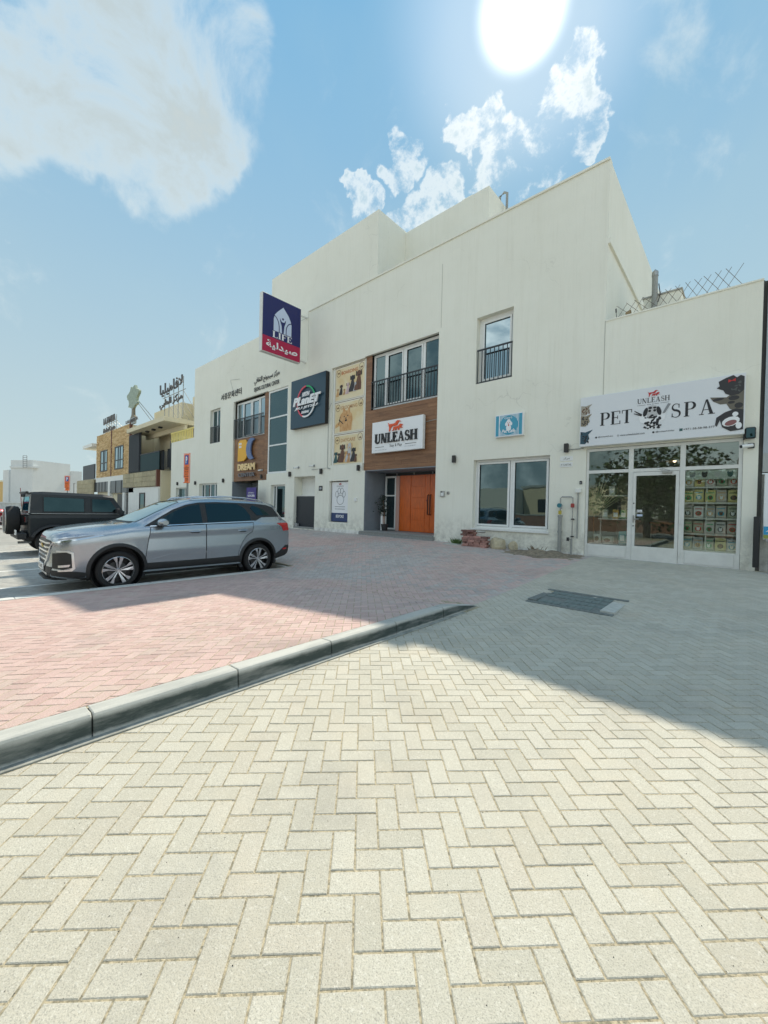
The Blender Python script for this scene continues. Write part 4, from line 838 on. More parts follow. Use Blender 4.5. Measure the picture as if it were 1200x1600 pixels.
for k, (x, z, cc, nm) in enumerate(((-2.75, 1.28, (.6, .6, .5), 'white'), (-2.5, 1.28, (.6, .35, .08), 'orange'), (-2.32, 1.28, (.10, .3, .12), 'green'), (-2.6, 1.9, (.55, .55, .5), 'pale'))):
    t = thing('product_box', '%s product box on the rack behind the left pet spa window' % nm, 'box', (x, 12.0, z)); part('carton', MB().cbox(x - .07, x + .07, 11.95, 12.05, z, z + .24, .004), M('carton_' + nm, cc, .5), t); part('label', MB().box(x - .05, x + .05, 11.944, 11.949, z + .05, z + .16), p_wh2, t)
part('shelf', MB().box(-2.9, -2.16, 11.9, 12.2, 1.87, 1.9), m_alu, ds)
t = thing('pendant_lamp', 'pendant lamp with a wide shade hanging inside the pet spa', 'lamp', (-1.35, 12.8, 3.25)); part('shade', MB().lathe([(0, .02), (-.03, .06), (-.1, .2), (-.115, .2)], (-1.35, 12.8, 2.93), 'z', 24), M('shade_cream', (.6, .5, .35), .5), t, smooth=True); part('cord', MB().tube([(-1.35, 12.8, 2.93), (-1.35, 12.8, 3.25)], .006, 5), m_black, t); part('bulb', MB().lathe([(0, 0), (.0, .03), (-.04, .04), (-.07, .02), (-.075, 0)], (-1.35, 12.8, 2.86), 'z', 10), M('bulb', (1, .8, .55), .3, emit=1.5), t)
# dry palm leaf fan in left window
t = thing('dried_palm_fan', 'dried palm fan standing at the left edge of the pet spa window', 'palm fan', (-3.0, 11.85, .63)); mb = MB()
for k in range(22):
    a = R(30 + k * 5.6); L_ = 1.0 + .25 * math.sin(k); x0, z0_ = -3.0, 1.35; x1, z1_ = x0 + L_ * math.cos(a) * .8, z0_ + L_ * math.sin(a); x1 = max(-3.26, min(x1, -2.2)); w_ = .018
    mb.add([(x0, 11.85, z0_), ((x0 + x1) / 2 - w_, 11.84, (z0_ + z1_) / 2), (x1, 11.86, z1_), ((x0 + x1) / 2 + w_, 11.85, (z0_ + z1_) / 2)], [(0, 1, 2, 3)])
part('frond', mb, M('dry_leaf', (.42, .40, .25), .8), t, recalc=False); part('stem', MB().tube([(-3.0, 11.86, .63), (-3.0, 11.85, 1.36)], .014, 6), m_wood, t)
# ================================================================ signs
def board(nm, lab, x0, x1, z0, z1, yf, dep, mat, edge=None, cat='sign', **k):
    t = thing(nm, lab, cat, ((x0 + x1) / 2, yf + dep, z0), **k)
    part('casing', MB().cbox(x0, x1, yf, yf + dep, z0, z1, .008), edge or mat, t); part('face', MB().box(x0 + .012, x1 - .012, yf - .004, yf, z0 + .012, z1 - .012), mat, t); return t
# --- animals in print
def pr_dog(par, x, z, h, y, body, ear, nm='dog_picture', w=.5, tilt=0):
    """sitting dog: haunch, chest, head, muzzle, ears, forelegs"""
    s = h; mb = MB()
    mb.flat([(x - .22 * s * w * 2, z), (x + .16 * s, z), (x + .17 * s, z + .3 * s), (x + .12 * s, z + .62 * s), (x - .10 * s, z + .64 * s), (x - .2 * s, z + .35 * s), (x - .30 * s, z + .16 * s), (x - .32 * s, z + .02 * s)], y)
    mb.flat(ell(x + .01 * s + tilt * s, z + .78 * s, .15 * s, .17 * s, 14), y - .0012); o = part(nm, mb, body, par, recalc=False)
    m2 = MB(); m2.flat([(x - .12 * s + tilt * s, z + .9 * s), (x - .19 * s + tilt * s, z + .95 * s), (x - .2 * s + tilt * s, z + .7 * s), (x - .14 * s + tilt * s, z + .68 * s)], y - .002).flat([(x + .13 * s + tilt * s, z + .9 * s), (x + .2 * s + tilt * s, z + .95 * s), (x + .21 * s + tilt * s, z + .7 * s), (x + .16 * s + tilt * s, z + .68 * s)], y - .002)
    m2.flat(ell(x + .01 * s + tilt * s, z + .72 * s, .05 * s, .04 * s, 8), y - .0025); m2.flat(ell(x - .05 * s + tilt * s, z + .82 * s, .018 * s, .018 * s, 6), y - .0025).flat(ell(x + .07 * s + tilt * s, z + .82 * s, .018 * s, .018 * s, 6), y - .0025)
    m2.flat([(x - .02 * s, z), (x + .0 * s, z), (x + .0 * s, z + .4 * s), (x - .02 * s, z + .4 * s)], y - .001); part('ear_print', m2, ear, o, recalc=False); return o
def poster(title, lab, z0, z1, dogs):
    t = thing('poster', lab, 'poster', (-12.6, 11.6, z0)); x0, x1 = -13.5, -11.68
    part('sheet', MB().box(x0, x1, 11.575, 11.6, z0 + .02, z1 - .02), p_crm2, t); part('picture_ground', MB().box(x0 + .06, x1 - .05, 11.572, 11.575, z0 + .06, z1 - .1), M('print_' + title, p_cream and (.72, .56, .30), .5, col2=(.76, .66, .44), scale=1.4, thr=(.4, .6)), t)
    part('border_line', MB().box(x0, x1, 11.57, 11.574, z1 - .045, z1 - .025).box(x0 + .02, x0 + .03, 11.57, 11.574, z0 + .03, z1 - .045), p_brown, t)
    w = {'BOARDING': (.42, 1.44), 'GROOMING': (.42, 1.44), 'DAYCARE': (.46, 1.36)}[title]; text(title, x0 + w[0], x0 + w[1], z1 - .37, z1 - .22, 11.568, p_tan if title != 'BOARDING' else M('print_rust', (.5, .14, .04), .5), t, bold=.02)
    for cx in (x0 + .23, x1 - .17):
        part('emblem_ring', ring_mb(cx, z1 - .27 + (.04 if cx > -12.5 else 0), .135, .15, .018, 11.569, n=24), p_brown, t, recalc=False); logo_dogs(cx - .08, cx + .08, z1 - .31, z1 - .22, 11.568, p_brown, t)
    for d in dogs: pr_dog(t, x0 + d[0], z0 + d[1], d[2], 11.568 - .0006 * len(t.children), d[3], d[4])
    return t
poster('BOARDING', 'cream boarding poster with a row of pets, top of the three in the recess', 6.03, 7.52, [(.2, .22, .36, p_gd, p_gry), (.42, .26, .46, p_dk, p_brown), (.62, .24, .26, p_tan, p_brown), (.84, .24, .5, p_pk, p_brown), (1.12, .3, .72, p_dk, p_blk), (1.3, .28, .4, p_lg, p_dk), (1.5, .30, .86, p_brown, p_blk)])
pg = poster('GROOMING', 'cream grooming poster with a fluffy golden dog and scissors, middle of the three', 4.62, 6.01, [])
poster('DAYCARE', 'cream daycare poster with a crowd of sitting pets, lowest of the three', 3.25, 4.60, [(.16, .1, .5, p_teal, p_blk), (.36, .12, .42, p_dk, p_brown), (.58, .1, .82, p_brown, p_blk), (.82, .1, .5, p_gd, p_brown), (1.02, .1, .85, p_lg, p_gd), (1.0, .08, .42, p_tan, p_brown), (1.28, .1, .62, p_dk, p_blk), (1.42, .08, .35, p_brown, p_blk)])
mb = MB(); rg = random.Random(4)
cx, cz = -12.75, 5.22
pts = [(cx + .40 * math.cos(a) * (1 + .07 * rg.random()), cz + .36 * math.sin(a) * (1 + .09 * rg.random()) - .02) for a in [2 * math.pi * i / 40 for i in range(40)]]
mb.flat(pts, 11.567); mb.flat([(cx - .38, 4.70), (cx + .36, 4.70), (cx + .40, 5.2), (cx - .40, 5.2)], 11.5675); mb.flat([(cx - .22, cz + .3), (cx - .14, cz + .52), (cx - .02, cz + .33)], 11.5665).flat([(cx + .08, cz + .34), (cx + .22, cz + .52), (cx + .26, cz + .26)], 11.5665)
dgp = part('dog_picture', mb, M('print_pom', (.55, .28, .10), .6, col2=(.68, .42, .2), scale=9, thr=(.4, .6), stretch=(1, 1, .5)), pg, recalc=False)
mb = MB(); mb.flat(ell(cx - .10, cz + .1, .035, .03), 11.565).flat(ell(cx + .12, cz + .12, .035, .03), 11.565).flat(ell(cx + .01, cz + .02, .04, .03), 11.565).flat(ell(cx + .01, cz - .07, .07, .045), 11.5652); part('face_print', mb, p_blk, dgp, recalc=False)
part('hand_picture', MB().flat([(-13.42, 4.86), (-13.1, 4.98), (-12.98, 5.08), (-13.05, 5.15), (-13.25, 5.1), (-13.42, 5.0)], 11.5655), p_gd, pg, recalc=False); part('scissors_picture', MB().flat([(-13.2, 5.2), (-12.92, 5.0), (-12.9, 5.03), (-13.17, 5.24)], 11.565).flat([(-13.22, 5.0), (-13.12, 5.36), (-13.09, 5.35), (-13.18, 5.0)], 11.5648), p_blk, pg, recalc=False)
# --- 10th planet board
t = board('gym_sign', 'dark slate 10TH PLANET jiu jitsu sign with red white and green ring', -16.40, -13.79, 5.12, 7.43, 11.28, .2, p_slate, p_blk)
cx, cz = -15.12, 6.27
for a0, a1, mt in ((20, 88, p_grn), (92, 250, p_pinkr), (250, 380, p_wh2)): part('ring_segment', ring_mb(cx, cz, .66, .70, .075, 11.2, a0, a1, ext=.03), mt, t)
text('10TH', -15.38, -14.82, 6.50, 6.70, 11.17, p_wh2, t, ext=.04, bold=.04, shear=.25); text('PLanET', -16.05, -14.0, 6.12, 6.52, 11.15, p_wh2, t, ext=.05, bold=.05, shear=.25); text('JIU JITSU', -15.95, -14.2, 5.92, 6.06, 11.17, p_wh2, t, ext=.03, bold=.03, shear=.2); text('DUBAI', -15.4, -14.85, 5.72, 5.83, 11.17, p_wh2, t, ext=.03, bold=.05, shear=.2)
# --- unleash board on the wood
t = board('unleash_sign', 'white UNLEASH sign with two orange dogs on the wood cladding', -11.0, -8.5, 3.57, 4.78, 11.40, .14, p_wh2, m_white)
logo_dogs(-10.15, -9.42, 4.34, 4.72, 11.36, p_ored, t, ext=.03); serif('UNLEASH', -10.83, -8.75, 3.93, 4.30, 11.36, p_blk, t, ext=.035, T=.24, t=.10, gap=.03)
text('Stay & Play', -10.05, -9.45, 3.72, 3.86, 11.39, p_dk, t); part('rule_line', MB().box(-10.82, -10.35, 11.39, 11.395, 3.78, 3.795).box(-9.3, -8.78, 11.39, 11.395, 3.80, 3.815), p_dk, t); text('www.unleashdubai.com', -10.82, -10.2, 3.66, 3.69, 11.392, p_gry, t); text('+971-58-58-98-377', -9.35, -8.8, 3.70, 3.73, 11.392, p_gry, t)
# --- pet cafe
t = board('cafe_sign', 'small blue striped Pet Cafe sign with a white puppy', -5.73, -4.84, 3.66, 4.34, 11.38, .12, p_wh2, m_white)
mb = MB(); mb.flat([(-5.70, 3.69), (-5.60, 3.69), (-5.60, 4.31), (-5.70, 4.31)], 11.374).flat([(-4.97, 3.69), (-4.87, 3.69), (-4.87, 4.31), (-4.97, 4.31)], 11.374)
for k in range(15):
    x = -5.565 + k * .04; mb.flat([(x, 3.69), (x + .02, 3.69), (x + .02, 4.31), (x, 4.31)], 11.374)
part('stripes', mb, p_sky, t, recalc=False); part('roundel', MB().flat(ell(-5.285, 4.0, .29, .29, 32), 11.372), p_sky, t, recalc=False)
part('puppy_picture', MB().flat(ell(-5.285, 4.06, .09, .085), 11.370).flat(ell(-5.285, 3.92, .08, .1), 11.3705).flat(ell(-5.285, 4.14, .05, .035), 11.3703).flat(ell(-5.37, 4.03, .03, .05), 11.3702).flat(ell(-5.2, 4.03, .03, .05), 11.3702), p_wh2, t, recalc=False); part('puppy_face', MB().flat(ell(-5.315, 4.07, .012, .012, 8), 11.368).flat(ell(-5.255, 4.07, .012, .012, 8), 11.368).flat(ell(-5.285, 4.04, .013, .01, 8), 11.368).flat(ell(-5.285, 3.995, .018, .03, 8), 11.368), p_dred, t, recalc=False)
text("Cavy's", -5.42, -5.17, 4.17, 4.26, 11.368, p_wh2, t, shear=.3, bold=.01); text('Pet Cafe', -5.5, -5.08, 3.77, 3.88, 11.368, p_wh2, t, shear=.3, bold=.03)
# --- pet spa fascia
t = board('pet_spa_sign', 'long pale PET SPA fascia with pet portraits at both ends', -3.27, -.01, 3.16, 4.46, 11.33, .16, p_white, m_white)
yf = 11.324
serif('PET', -2.78, -2.07, 3.66, 3.99, yf - .003, p_blk, t, T=.15, t=.045, gap=.05); serif('SPA', -1.30, -.50, 3.66, 3.99, yf - .003, p_blk, t, T=.15, t=.045, gap=.16)
serif('UNLEASH', -1.97, -1.32, 4.09, 4.21, yf - .003, p_blk, t, T=.15, t=.06, gap=.06); logo_dogs(-1.76, -1.52, 4.23, 4.37, yf - .005, p_dred, t); text('Stay & Play', -1.77, -1.53, 4.03, 4.06, yf - .003, p_dk, t); part('rule_line', MB().box(-1.97, -1.80, yf - .003, yf - .001, 4.045, 4.051).box(-1.50, -1.33, yf - .003, yf - .001, 4.045, 4.051), p_dk, t)
for x, s, w in ((-2.82, '@UnleashDubai', .34), (-2.32, 'www.unleashdubai.com', .52), (-1.58, '@unleashdubai', .36), (-1.05, '+971-58-58-98-377', .55)):
    part('icon', ring_mb(x - .045, 3.37, .018, .018, .007, yf - .003, n=12) if x == -2.32 else MB().flat(ell(x - .045, 3.37, .024, .024, 12) if x != -1.05 else [(x - .075, 3.34), (x - .015, 3.34), (x - .015, 3.40), (x - .075, 3.40)], yf - .003), p_dk if x != -1.05 else p_teal, t, recalc=False); text(s, x, x + w, 3.35, 3.395, yf - .003, p_dk, t, bold=.005)
def pat(par, nm, base, spots, y, col, scol):
    o = part(nm, MB().flat(base, y), col, par, recalc=False)
    mb = MB()
    for i, q in enumerate(spots): mb.flat(ell(*q[:4], 12, q[4] if len(q) > 4 else 0), y - .0015 - .00015 * i)
    part('marking', mb, scol, o, recalc=False); return o
# dalmatian with raised paws holding scissors and comb, centre
mb = MB(); cx = -1.66
body = [(cx - .1, 3.45), (cx + .12, 3.45), (cx + .17, 3.62), (cx + .25, 3.66), (cx + .27, 3.82), (cx + .2, 3.84), (cx + .12, 3.76), (cx - .12, 3.76), (cx - .2, 3.84), (cx - .28, 3.82), (cx - .24, 3.64), (cx - .16, 3.6)]
rg = random.Random(8)
d = pat(t, 'dalmatian_picture', body, [(cx - .15 + .32 * rg.random(), 3.47 + .28 * rg.random(), .016 + .022 * rg.random(), .012 + .02 * rg.random(), rg.random() * 3) for _ in range(46)], yf - .003, p_wh2, p_blk)
pat(t, 'head_picture', [(cx - .06, 3.70), (cx + .06, 3.70), (cx + .10, 3.80), (cx + .13, 3.92), (cx + .08, 4.0), (cx, 4.02), (cx - .08, 4.0), (cx - .13, 3.92), (cx - .10, 3.80)], [(cx - .135, 3.87, .045, .11, -.25), (cx + .135, 3.87, .045, .11, .25), (cx - .05, 3.89, .03, .03), (cx + .05, 3.89, .03, .03), (cx, 3.775, .035, .026), (cx - .04, 3.96, .04, .03), (cx + .05, 3.955, .035, .025), (cx, 3.725, .05, .014)], yf - .006, p_lg, p_blk)
part('scissors_picture', MB().flat([(cx - .22, 3.80), (cx - .37, 3.92), (cx - .36, 3.935), (cx - .2, 3.83)], yf - .008).flat([(cx - .22, 3.78), (cx - .38, 3.86), (cx - .37, 3.875), (cx - .2, 3.81)], yf - .0085), p_dk, t, recalc=False); part('comb_picture', MB().flat([(cx + .2, 3.8), (cx + .25, 3.8), (cx + .36, 4.0), (cx + .31, 4.02)], yf - .008), p_gry, t, recalc=False)
# left: kitten, tabby, dark cat
rg = random.Random(9)
for (z, col, sc, hh) in ((4.13, M('print_kitten', (.36, .33, .27), .5), p_brown, .17), (3.86, M('print_tabby', (.26, .22, .15), .5), p_dk, .19), (3.42, p_teal, p_blk, .22)):
    x0 = -3.245
    hd = [(x0, z - hh * .85), (x0 + .12, z - hh * .9), (x0 + .22, z - hh * .3), (x0 + .19, z + hh * .2), (x0 + .27 if hh < .2 else x0 + .3, z + hh * .75), (x0 + .12, z + hh * .5), (x0 + .02, z + hh * .6), (x0, z + hh * .6)]
    pat(t, 'cat_picture', hd, [(x0 + .03 + .17 * rg.random(), z - hh * .7 + hh * 1.1 * rg.random(), .006 + .01 * rg.random(), .016 + .02 * rg.random(), rg.random() - .5) for _ in range(16)] + [(x0 + .15, z + .01, .02, .016), (x0 + .07, z + .01, .02, .016)], yf - .003 - z * .0005, col if hh < .2 else M('print_bluecat', (.03, .08, .11), .5), sc)
# right: terrier with red bow, shepherd ear, laughing dog
x1 = -.035
pat(t, 'terrier_picture', [(x1, 4.10), (x1, 4.38), (x1 - .06, 4.42), (x1 - .12, 4.38), (x1 - .18, 4.44), (x1 - .3, 4.40), (x1 - .42, 4.34), (x1 - .40, 4.24), (x1 - .45, 4.20), (x1 - .34, 4.14), (x1 - .3, 4.06), (x1 - .2, 4.0), (x1 - .08, 4.02)], [(x1 - .2 + .15 * rg.random(), 4.08 + .2 * rg.random(), .015, .03, rg.random() * 3) for _ in range(10)], yf - .005, p_dk, M('print_darkgrey', (.08, .085, .08), .5)); part('bow_picture', MB().flat([(x1 - .26, 4.36), (x1 - .2, 4.33), (x1 - .14, 4.37), (x1 - .14, 4.30), (x1 - .2, 4.32), (x1 - .26, 4.29)], yf - .011), p_dred, t, recalc=False)
pat(t, 'shepherd_picture', [(x1, 3.66), (x1, 4.1), (x1 - .1, 4.12), (x1 - .28, 3.98), (x1 - .56, 4.02), (x1 - .5, 3.92), (x1 - .38, 3.84), (x1 - .28, 3.84), (x1 - .22, 3.72), (x1 - .1, 3.64)], [(x1 - .42, 3.955, .1, .03, .1), (x1 - .16, 3.95, .09, .05), (x1 - .08, 3.78, .07, .06), (x1 - .2, 3.86, .06, .03)], yf - .0035, M('print_shep', (.14, .125, .095), .5), p_dk)
pat(t, 'laughing_dog_picture', [(x1, 3.26), (x1, 3.68), (x1 - .12, 3.72), (x1 - .3, 3.66), (x1 - .44, 3.56), (x1 - .46, 3.4), (x1 - .43, 3.36), (x1 - .38, 3.5), (x1 - .34, 3.34), (x1 - .2, 3.24)], [(x1 - .2, 3.45, .15, .10, .3), (x1 - .13, 3.6, .05, .05), (x1 - .07, 3.35, .05, .07)], yf - .007, p_dk, p_wh2); part('tongue_picture', MB().flat(ell(x1 - .2, 3.42, .10, .055, 16, .3), yf - .0125), M('print_mouth', (.25, .10, .10), .5), t, recalc=False)
# --- paw poster window
t = thing('paw_poster', 'white ground floor window poster with a paw outline and navy band', 'poster', (-13.05, 11.64, .77)); part('sheet', MB().box(-13.62, -12.45, 11.63, 11.655, .79, 2.52), p_wh2, t); part('band', MB().box(-13.62, -12.45, 11.62, 11.63, .79, 1.16), M('print_bandnavy', (.02, .045, .14), .4), t)
for q in (ring_mb(-13.05, 1.73, .22, .2, .022, 11.622), ring_mb(-13.28, 1.98, .09, .13, .02, 11.622), ring_mb(-12.82, 1.98, .09, .13, .02, 11.622), ring_mb(-13.13, 2.12, .09, .13, .02, 11.622), ring_mb(-12.95, 2.12, .09, .13, .02, 11.622)): part('paw_outline', q, p_gry, t, recalc=False)
text('BESPOKE', -13.3, -12.8, .95, 1.08, 11.615, p_wh2, t, bold=.02); text('UNLEASH', -13.3, -12.85, 2.30, 2.36, 11.622, p_gry, t); logo_dogs(-13.15, -12.98, 2.38, 2.47, 11.62, p_dred, t); 
for k, z in enumerate((1.42, 1.32)): part('text_line', MB().box(-13.4, -12.75, 11.624, 11.629, z, z + .025), p_gry, t)
# --- dream centre
t = thing('dream_sign', 'yellow and blue DC letters with DREAM CENTER lettering on wood', 'sign', (-20.9, 11.5, 3.1))
dpl = [(-21.85, 3.92), (-21.2, 3.92), (-20.92, 4.05), (-20.78, 4.3), (-20.95, 4.5), (-20.80, 4.7), (-20.82, 4.95), (-21.05, 5.12), (-21.62, 5.12), (-21.83, 5.0)]
part('letter_d', MB().prism(dpl, 11.46, 11.53), p_yel, t); part('window_cutout', MB().box(-21.72, -21.6, 11.452, 11.459, 4.85, 4.97).box(-21.56, -21.44, 11.452, 11.459, 4.85, 4.97).box(-21.72, -21.6, 11.452, 11.459, 4.68, 4.8).box(-21.56, -21.44, 11.452, 11.459, 4.68, 4.8), p_wh2, t)
po_ = arc(-20.32, 4.55, .55, .60, 60, 300, 22) + arc(-20.02, 4.52, .38, .50, 265, 95, 18); part('letter_c', MB().prism(po_, 11.43, 11.5), M('print_slateblue', (.12, .18, .34), .5), t)
text('DREAM', -21.85, -19.98, 3.38, 3.76, 11.46, M('print_warmyellow', (.85, .62, .30), .4), t, ext=.05, bold=.05); text('CENTER', -21.8, -19.98, 3.02, 3.24, 11.47, M('print_mid', (.14, .13, .14), .4), t, ext=.05, bold=.03)
t = board('now_open_banner', 'purple NOW OPEN banner standing by the dream centre doorway', -19.75, -18.75, .9, 2.35, 10.9, .05, p_pur, m_black); text('LIFE PHARMACY', -19.55, -18.95, 2.02, 2.10, 10.89, p_wh2, t); text('NOW OPEN', -19.6, -18.9, 1.84, 1.97, 10.89, p_wh2, t, bold=.03); part('roof_print', MB().flat([(-19.5, 1.3), (-19.0, 1.3), (-19.0, 1.5), (-19.25, 1.66), (-19.5, 1.5)], 10.893), p_ice, t, recalc=False); part('stand', MB().box(-19.6, -18.9, 10.92, 10.98, .3, .36).tube([(-19.25, 10.96, .3), (-19.25, 10.96, 2.2)], .02, 6), m_black, t)
t = board('yellow_notice', 'yellow green notice hanging in the dream centre doorway', -20.9, -20.15, 1.98, 2.6, 12.3, .02, p_lime, p_lime); part('picture', MB().flat(ell(-20.5, 2.3, .12, .16), 12.293), p_gry, t, recalc=False); part('hanger', MB().tube([(-20.5, 12.32, 2.6), (-20.5, 12.32, 2.77)], .008, 5), m_black, t)
# --- culture centre lettering
t = thing('korean_lettering', 'small black Korean lettering on the upper wall above the left windows', 'lettering', (-22.9, 11.48, 7.8)); text('서중문화센터', -24.1, -21.6, 7.80, 8.18, 11.465, p_blk, t, ext=.015)
t = thing('culture_lettering', 'black Arabic line over SEJONG CULTURAL CENTER lettering above the tall glazing', 'lettering', (-19, 11.48, 7.6)); text(arabic('مركز سيجونج الثقافي'), -20.2, -17.75, 8.0, 8.4, 11.465, p_blk, t, ext=.015); text('SEJONG CULTURAL CENTER', -20.2, -17.75, 7.60, 7.88, 11.465, p_blk, t, ext=.012)
# --- LIFE pharmacy blade sign (perpendicular to the wall, face looks to +x)
LS = thing('pharmacy_sign', 'blue and crimson LIFE pharmacy blade sign jutting out from the upper wall', 'sign', (-15.56, 11.5, 8.05))
part('casing', MB().cbox(-15.68, -15.465, 9.08, 11.10, 8.05, 10.58, .01), m_alu, LS); part('bracket', MB().box(-15.6, -15.54, 11.1, 11.5, 8.2, 8.26).box(-15.6, -15.54, 11.1, 11.5, 10.3, 10.36), m_alu, LS)
def onx(o):  # turn xz artwork (x = metres from the outer edge) onto the +x face
    for v in o.data.vertices: x, y, z = v.co; v.co = (-15.46 - y, 9.10 + x, z)
    return o
# y measured outwards: negative = towards viewer
def lp(nm, mb, mat): return onx(part(nm, mb, mat, LS, recalc=False))
lp('upper_face', MB().flat([(.01, 8.76), (1.97, 8.76), (1.97, 10.55), (.01, 10.55)], -.002), p_navy); lp('lower_face', MB().flat([(.01, 8.08), (1.97, 8.08), (1.97, 8.76), (.01, 8.76)], -.002), p_crim)
arch = [(.55, 9.10), (1.47, 9.10), (1.47, 9.62), (1.42, 9.78), (1.30, 9.98), (1.02, 10.26), (.74, 9.98), (.60, 9.80), (.55, 9.62)]
lp('window_emblem', MB().flat(arch, -.005), p_ice)
fig = MB(); fig.flat([(.86, 9.74), (.95, 9.60), (1.08, 9.60), (1.17, 9.74), (1.16, 9.62), (1.09, 9.42), (1.06, 9.10), (.98, 9.10), (.95, 9.42), (.87, 9.62)], -.008).flat(ell(1.015, 9.74, .05, .05), -.008)
for q in vstroke(arc(.53, 9.26, .30, .50, 90, 0, 10) + [(.83, 9.10)], [.04] * 12): fig.flat(q, -.0085)
for q in vstroke(arc(1.49, 9.26, .30, .42, 90, 180, 10) + [(1.19, 9.10)], [.04] * 12): fig.flat(q, -.009)
lp('figure_emblem', fig, p_navy)
o = serif('LIFE', .50, 1.52, 8.80, 9.07, -.006, p_wh2, LS, T=.19, t=.08, gap=.06); onx(o); o = text(arabic('صيدلية'), .2, 1.82, 8.24, 8.62, -.006, p_wh2, LS, bold=.03); onx(o)
# ================================================================ roof trellis and clutter on the pet spa roof
t = thing('trellis', 'expanding diamond trellis along the pet spa roof edge', 'trellis', (-1.4, 11.62, 6.42)); rg = random.Random(2)
nl = MB().tube([(0, 0, 0), (.3, 0, .48)], .005, 5).mesh('lath', M('lath_wood', (.16, .13, .10), .8)); nl2 = MB().tube([(0, .012, .48), (.3, .012, 0)], .005, 5).mesh('lath', MATS['lath_wood'])
for k in range(13):
    x = -2.62 + k * .185; zz = 6.30 + .012 * k
    for me in (nl, nl2):
        if k == 0 and me is nl2: continue
        o = bpy.data.objects.new('lath', me); C.objects.link(o); o.parent = t; o.location = (x - t.location.x, 0, zz - t.location.z); o.rotation_euler = (0, (rg.random() - .5) * .08 - (.2 if k < 5 and me is nl2 else 0), 0)
t = thing('roof_flue', 'grey flue pipe with a cap on the pet spa roof', 'flue', (-1.9, 13, 5.9)); part('pipe', MB().tube([(-1.93, 13, 5.9), (-1.93, 13, 7.95)], .07, 12), m_pipe, t, smooth=True); part('cap', MB().lathe([(0, .08), (.12, .075), (.2, 0)], (-1.93, 13, 7.93), 'z', 12), m_galv, t); part('cable', MB().tube([(-1.84, 13, 7.7), (-1.80, 13, 7.4), (-1.85, 13, 7.2)], .012, 5), m_black, t)
t = thing('roof_box', 'pale rendered service box behind the trellis', 'roof box', (-1.75, 13.4, 5.9)); part('cabinet', MB().box(-2.2, -1.35, 13.1, 13.8, 5.9, 7.42), m_wall, t); part('lid', MB().cbox(-2.23, -1.32, 13.07, 13.83, 7.42, 7.47, .01), m_conc, t)
t = thing('paint_stirrer', 'thin dark stick poking up at the left end of the pet spa roof', 'stick', (-2.55, 11.66, 6.42)); part('rod', MB().tube([(-2.53, 11.64, 6.35), (-2.56, 11.64, 6.66)], .007, 5), m_black, t); part('tip', MB().tube([(-2.555, 11.64, 6.62), (-2.562, 11.64, 6.72)], .016, 6), m_black, t)
t = thing('broken_pot', 'brown clay pot lying on the roof edge behind the trellis', 'pot', (-2.3, 11.66, 6.42)); part('bowl', MB().lathe([(0, 0), (0, .05), (.1, .08), (.11, .08), (.09, .06)], (-2.33, 11.62, 6.5), 'x', 14), M('clay', (.30, .22, .12), .8), t, smooth=True); part('shard', MB().add([(-2.46, 11.6, 6.42), (-2.38, 11.6, 6.43), (-2.44, 11.62, 6.54)], [(0, 1, 2)]), m_conc, t, recalc=False)
# ================================================================ clutter at the wall base
m_brick = M('stack_brick', (.30, .15, .13), .85, var=.3, scale=20, bump=.5, island=.5, col2=(.38, .22, .18)); g0 = groad(-6, 11)
bp_ = thing('brick_pile', 'pile of leftover red paving bricks under the cafe window', 'brick pile', (-6.15, 11.05, .26)); rg = random.Random(6)
bme = MB().cbox(-.1, .1, -.05, .05, 0, .058, .004).mesh('brick', m_brick)
for lay in range(9):
    for k in range(4):
        for rw in range(2):
            if lay > 5 and k > 1: continue
            if rg.random() < .08: continue
            o = bpy.data.objects.new('brick', bme); C.objects.link(o); o.parent = bp_; o.location = (-.30 + k * .21 + (.05 if lay % 2 else 0) + rg.uniform(-.02, .02), -.08 + rw * .12 + rg.uniform(-.02, .02), .0 + lay * .06); o.rotation_euler = (0, 0, rg.uniform(-.12, .12))
def rock(x, y, z, s, lab, seed, mat, sq=(1, .8, .9), cat='rock'):
    r_ = random.Random(seed); bm = bmesh.new(); bmesh.ops.create_icosphere(bm, subdivisions=3, radius=1)
    ns = [Vector((r_.gauss(0, 1), r_.gauss(0, 1), r_.gauss(0, 1))).normalized() for _ in range(12)]
    for v in bm.verts:
        p = v.co.copy()
        for n in ns:
            d = p.dot(n) - .72
            if d > 0: p -= n * d * .85
        v.co = Vector((x + p.x * s * sq[0], y + p.y * s * sq[1], z + s * sq[2] * .75 + p.z * s * sq[2]))
    me = bpy.data.meshes.new('rock'); bm.to_mesh(me); bm.free(); me.materials.append(mat); o = bpy.data.objects.new('rock', me); C.objects.link(o); o['label'] = lab; o['category'] = cat; return o
m_rock = M('limestone', (.52, .45, .30), .9, var=.2, scale=7, bump=1., bscale=25, col2=(.38, .34, .25))
rock(-5.38, 11.1, .24, .27, 'large pale boulder right of the brick pile', 1, m_rock); rock(-4.98, 11.2, .22, .17, 'smaller rock leaning right of the pale boulder', 2, m_rock, (.9, .8, 1.1)); rock(-5.95, 11.1, .72, .13, 'flat grey stone lying on top of the brick pile', 3, m_conc, (1.3, .9, .35))
for k, (x, y, s) in enumerate(((-4.75, 10.6, .05), (-4.1, 10.8, .045), (-3.55, 10.95, .06))): rock(x, y, .2, s, ('small stone at the left of the soil patch', 'small stone in the middle of the soil patch', 'small stone at the right of the soil patch by the pipes')[k], 10 + k, m_conc)
